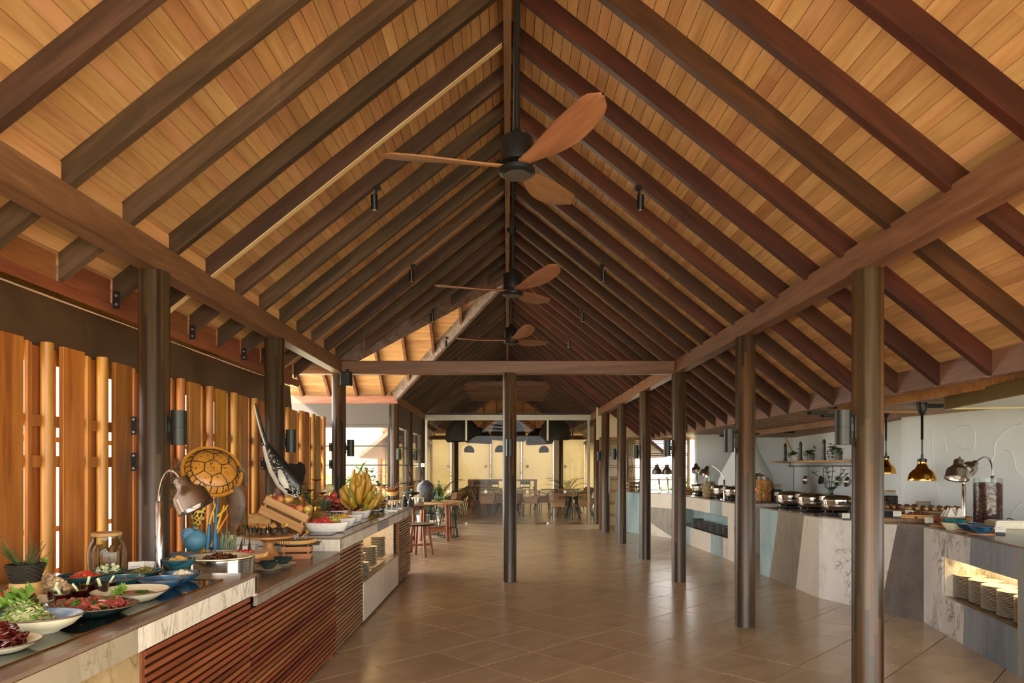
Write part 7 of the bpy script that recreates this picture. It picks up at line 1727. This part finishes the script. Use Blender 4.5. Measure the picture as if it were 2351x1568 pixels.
# woven pendant lamps
def wpend(label, px, py, Y, r, h, m, seed):
    x, z = D(px, Y), px_z(py, Y); t = thing('woven_pendant', label, 'pendant lamp', (x, Y, z), 0, 'dark woven pendant lamps'); rng = random.Random(seed)
    n = 32; prof = [(.16, .98), (.55, .86), (.86, .6), (1, .3), (.98, .08), (.9, 0), (.86, .01), (.94, .1), (.96, .3), (.82, .57), (.5, .82), (.12, .94)]
    vs = []; fs = []
    for q, zz in prof:
        for k in range(n): a = 2*math.pi*k/n; w_ = 1 + .09 * math.sin(2*a + seed) + .05 * math.sin(3*a + seed*2); vs.append((r*q*w_*math.cos(a), r*q*w_*math.sin(a), h*zz + .06*r*math.cos(a*1 + seed) * (1 - zz)))
    for i in range(len(prof) - 1):
        for k in range(n): j = (k+1) % n; fs.append((i*n+k, i*n+j, (i+1)*n+j, (i+1)*n+k))
    MB().add(vs, fs).build('shade', m, t, 60); top = 4.6 - z if abs(x) < .4 else rz(x) - z
    MB().tube([(0, 0, h * .9), (0, 0, max(h + .1, top))], .006, 6).build('cord', M_BLACK, t); MB().sph((0, 0, h * .45), .06, None, None, 10, 8).build('bulb', MATS['frosted_bulb'], t, 60)
M_WOV = flat('dark_woven_fibre', '#2b2a26', .8, 0, .2, .25, .4, 60)
for px, py, Y, r, h, lab in ((1062, 1013, 22.0, .55, .75, 'large dark woven pendant on the far left'), (1097, 1018, 25.0, .52, .6, 'large dark woven pendant second from the left'), (1166, 1012, 23.5, .62, .8, 'largest dark woven pendant behind the middle post'), (1238, 1020, 25.0, .5, .6, 'large dark woven pendant second from the right'), (1274, 1010, 22.0, .55, .75, 'large dark woven pendant on the far right')): wpend(lab, px, py, Y, r, h, M_WOV, px)
for px, py, lab in ((1077, 1039, 'small dark woven pendant on the left'), (1148, 1038, 'small dark woven pendant beside the middle post'), (1249, 1039, 'small dark woven pendant on the right')): wpend(lab, px, py, 27.0, .21, .28, M_WOV, px + 7)
fan_palm('potted palm inside the glass partition on the left', D(1005, 21.0), 21.0, 0, 1.4, 15, .34, 7, M_GPOT, .3)
fan_palm('potted palm in the right rear corner of the dining room', D(1302, 28.3), 28.3, 0, 1.4, 15, .32, 9, M_GPOT, .22)
# ================================================================ garden outside
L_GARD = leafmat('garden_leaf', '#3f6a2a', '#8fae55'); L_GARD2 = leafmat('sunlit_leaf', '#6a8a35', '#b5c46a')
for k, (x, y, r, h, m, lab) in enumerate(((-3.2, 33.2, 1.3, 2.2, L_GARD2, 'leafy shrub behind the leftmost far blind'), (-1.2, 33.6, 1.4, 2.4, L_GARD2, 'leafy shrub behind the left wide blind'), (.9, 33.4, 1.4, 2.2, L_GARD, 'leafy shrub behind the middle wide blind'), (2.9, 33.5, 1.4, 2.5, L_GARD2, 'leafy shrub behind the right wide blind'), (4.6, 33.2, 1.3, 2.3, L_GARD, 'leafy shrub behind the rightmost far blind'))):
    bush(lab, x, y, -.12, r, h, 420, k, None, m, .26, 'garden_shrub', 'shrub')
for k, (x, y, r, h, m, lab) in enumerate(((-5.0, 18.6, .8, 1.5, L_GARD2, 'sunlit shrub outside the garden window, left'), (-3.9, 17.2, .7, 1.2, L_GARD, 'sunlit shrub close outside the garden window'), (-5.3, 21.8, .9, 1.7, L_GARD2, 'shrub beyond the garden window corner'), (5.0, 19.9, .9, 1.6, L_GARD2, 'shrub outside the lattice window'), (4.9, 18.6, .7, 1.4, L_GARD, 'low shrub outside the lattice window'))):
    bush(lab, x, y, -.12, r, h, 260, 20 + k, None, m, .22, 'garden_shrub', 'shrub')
# neighbouring thatched pavilion
t = thing('thatched_pavilion', 'neighbouring pavilion with a thatched eave seen through the garden window', 'building', (-6.95, 26.5, 0))
for x in (-2.2, .2, 2.0): MB().lathe([(.1, -.12), (.1, 2.6)], 16, T(x, 0, 0)).build('post', W_FRAME, t, 40)
MB().add([(-3.4, -1.6, 2.35), (2.4, -1.6, 2.35), (2.4, 2.6, 4.4), (-3.4, 2.6, 4.4), (-3.4, -1.6, 2.55), (2.4, -1.6, 2.55), (2.4, 2.6, 4.6), (-3.4, 2.6, 4.6)], [(3, 2, 1, 0), (4, 5, 6, 7), (0, 1, 5, 4), (1, 2, 6, 5), (2, 3, 7, 6), (3, 0, 4, 7)]).build('roof', flat('grey_soffit', '#8f8880', .7), t)
for k in range(12): x = -3.2 + k * .5; MB().bar((x, -1.55, 2.32), (x, 2.5, 4.32), .05, .08).build('rafter', W_BEAM, t)
mb = MB(); rng = random.Random(2)
for k in range(700): x = rng.uniform(-3.4, 2.4); mb.blade((x, -1.6 + rng.uniform(-.12, .05), 2.5), (rng.uniform(-.15, .15), -.25, -1), (0, 1, 0), rng.uniform(.3, .55), .025, .1, 2, .1)
o = mb.build('thatch_fringe', flat('thatch_straw', '#b99a62', .8, 0, .2, .3), t); o['kind'] = 'stuff'
MB().box(-3, 2.2, 1.2, 1.3, 0, 2.4).build('wall', flat('pale_outdoor_wall', '#d9d2c2', .8), t)
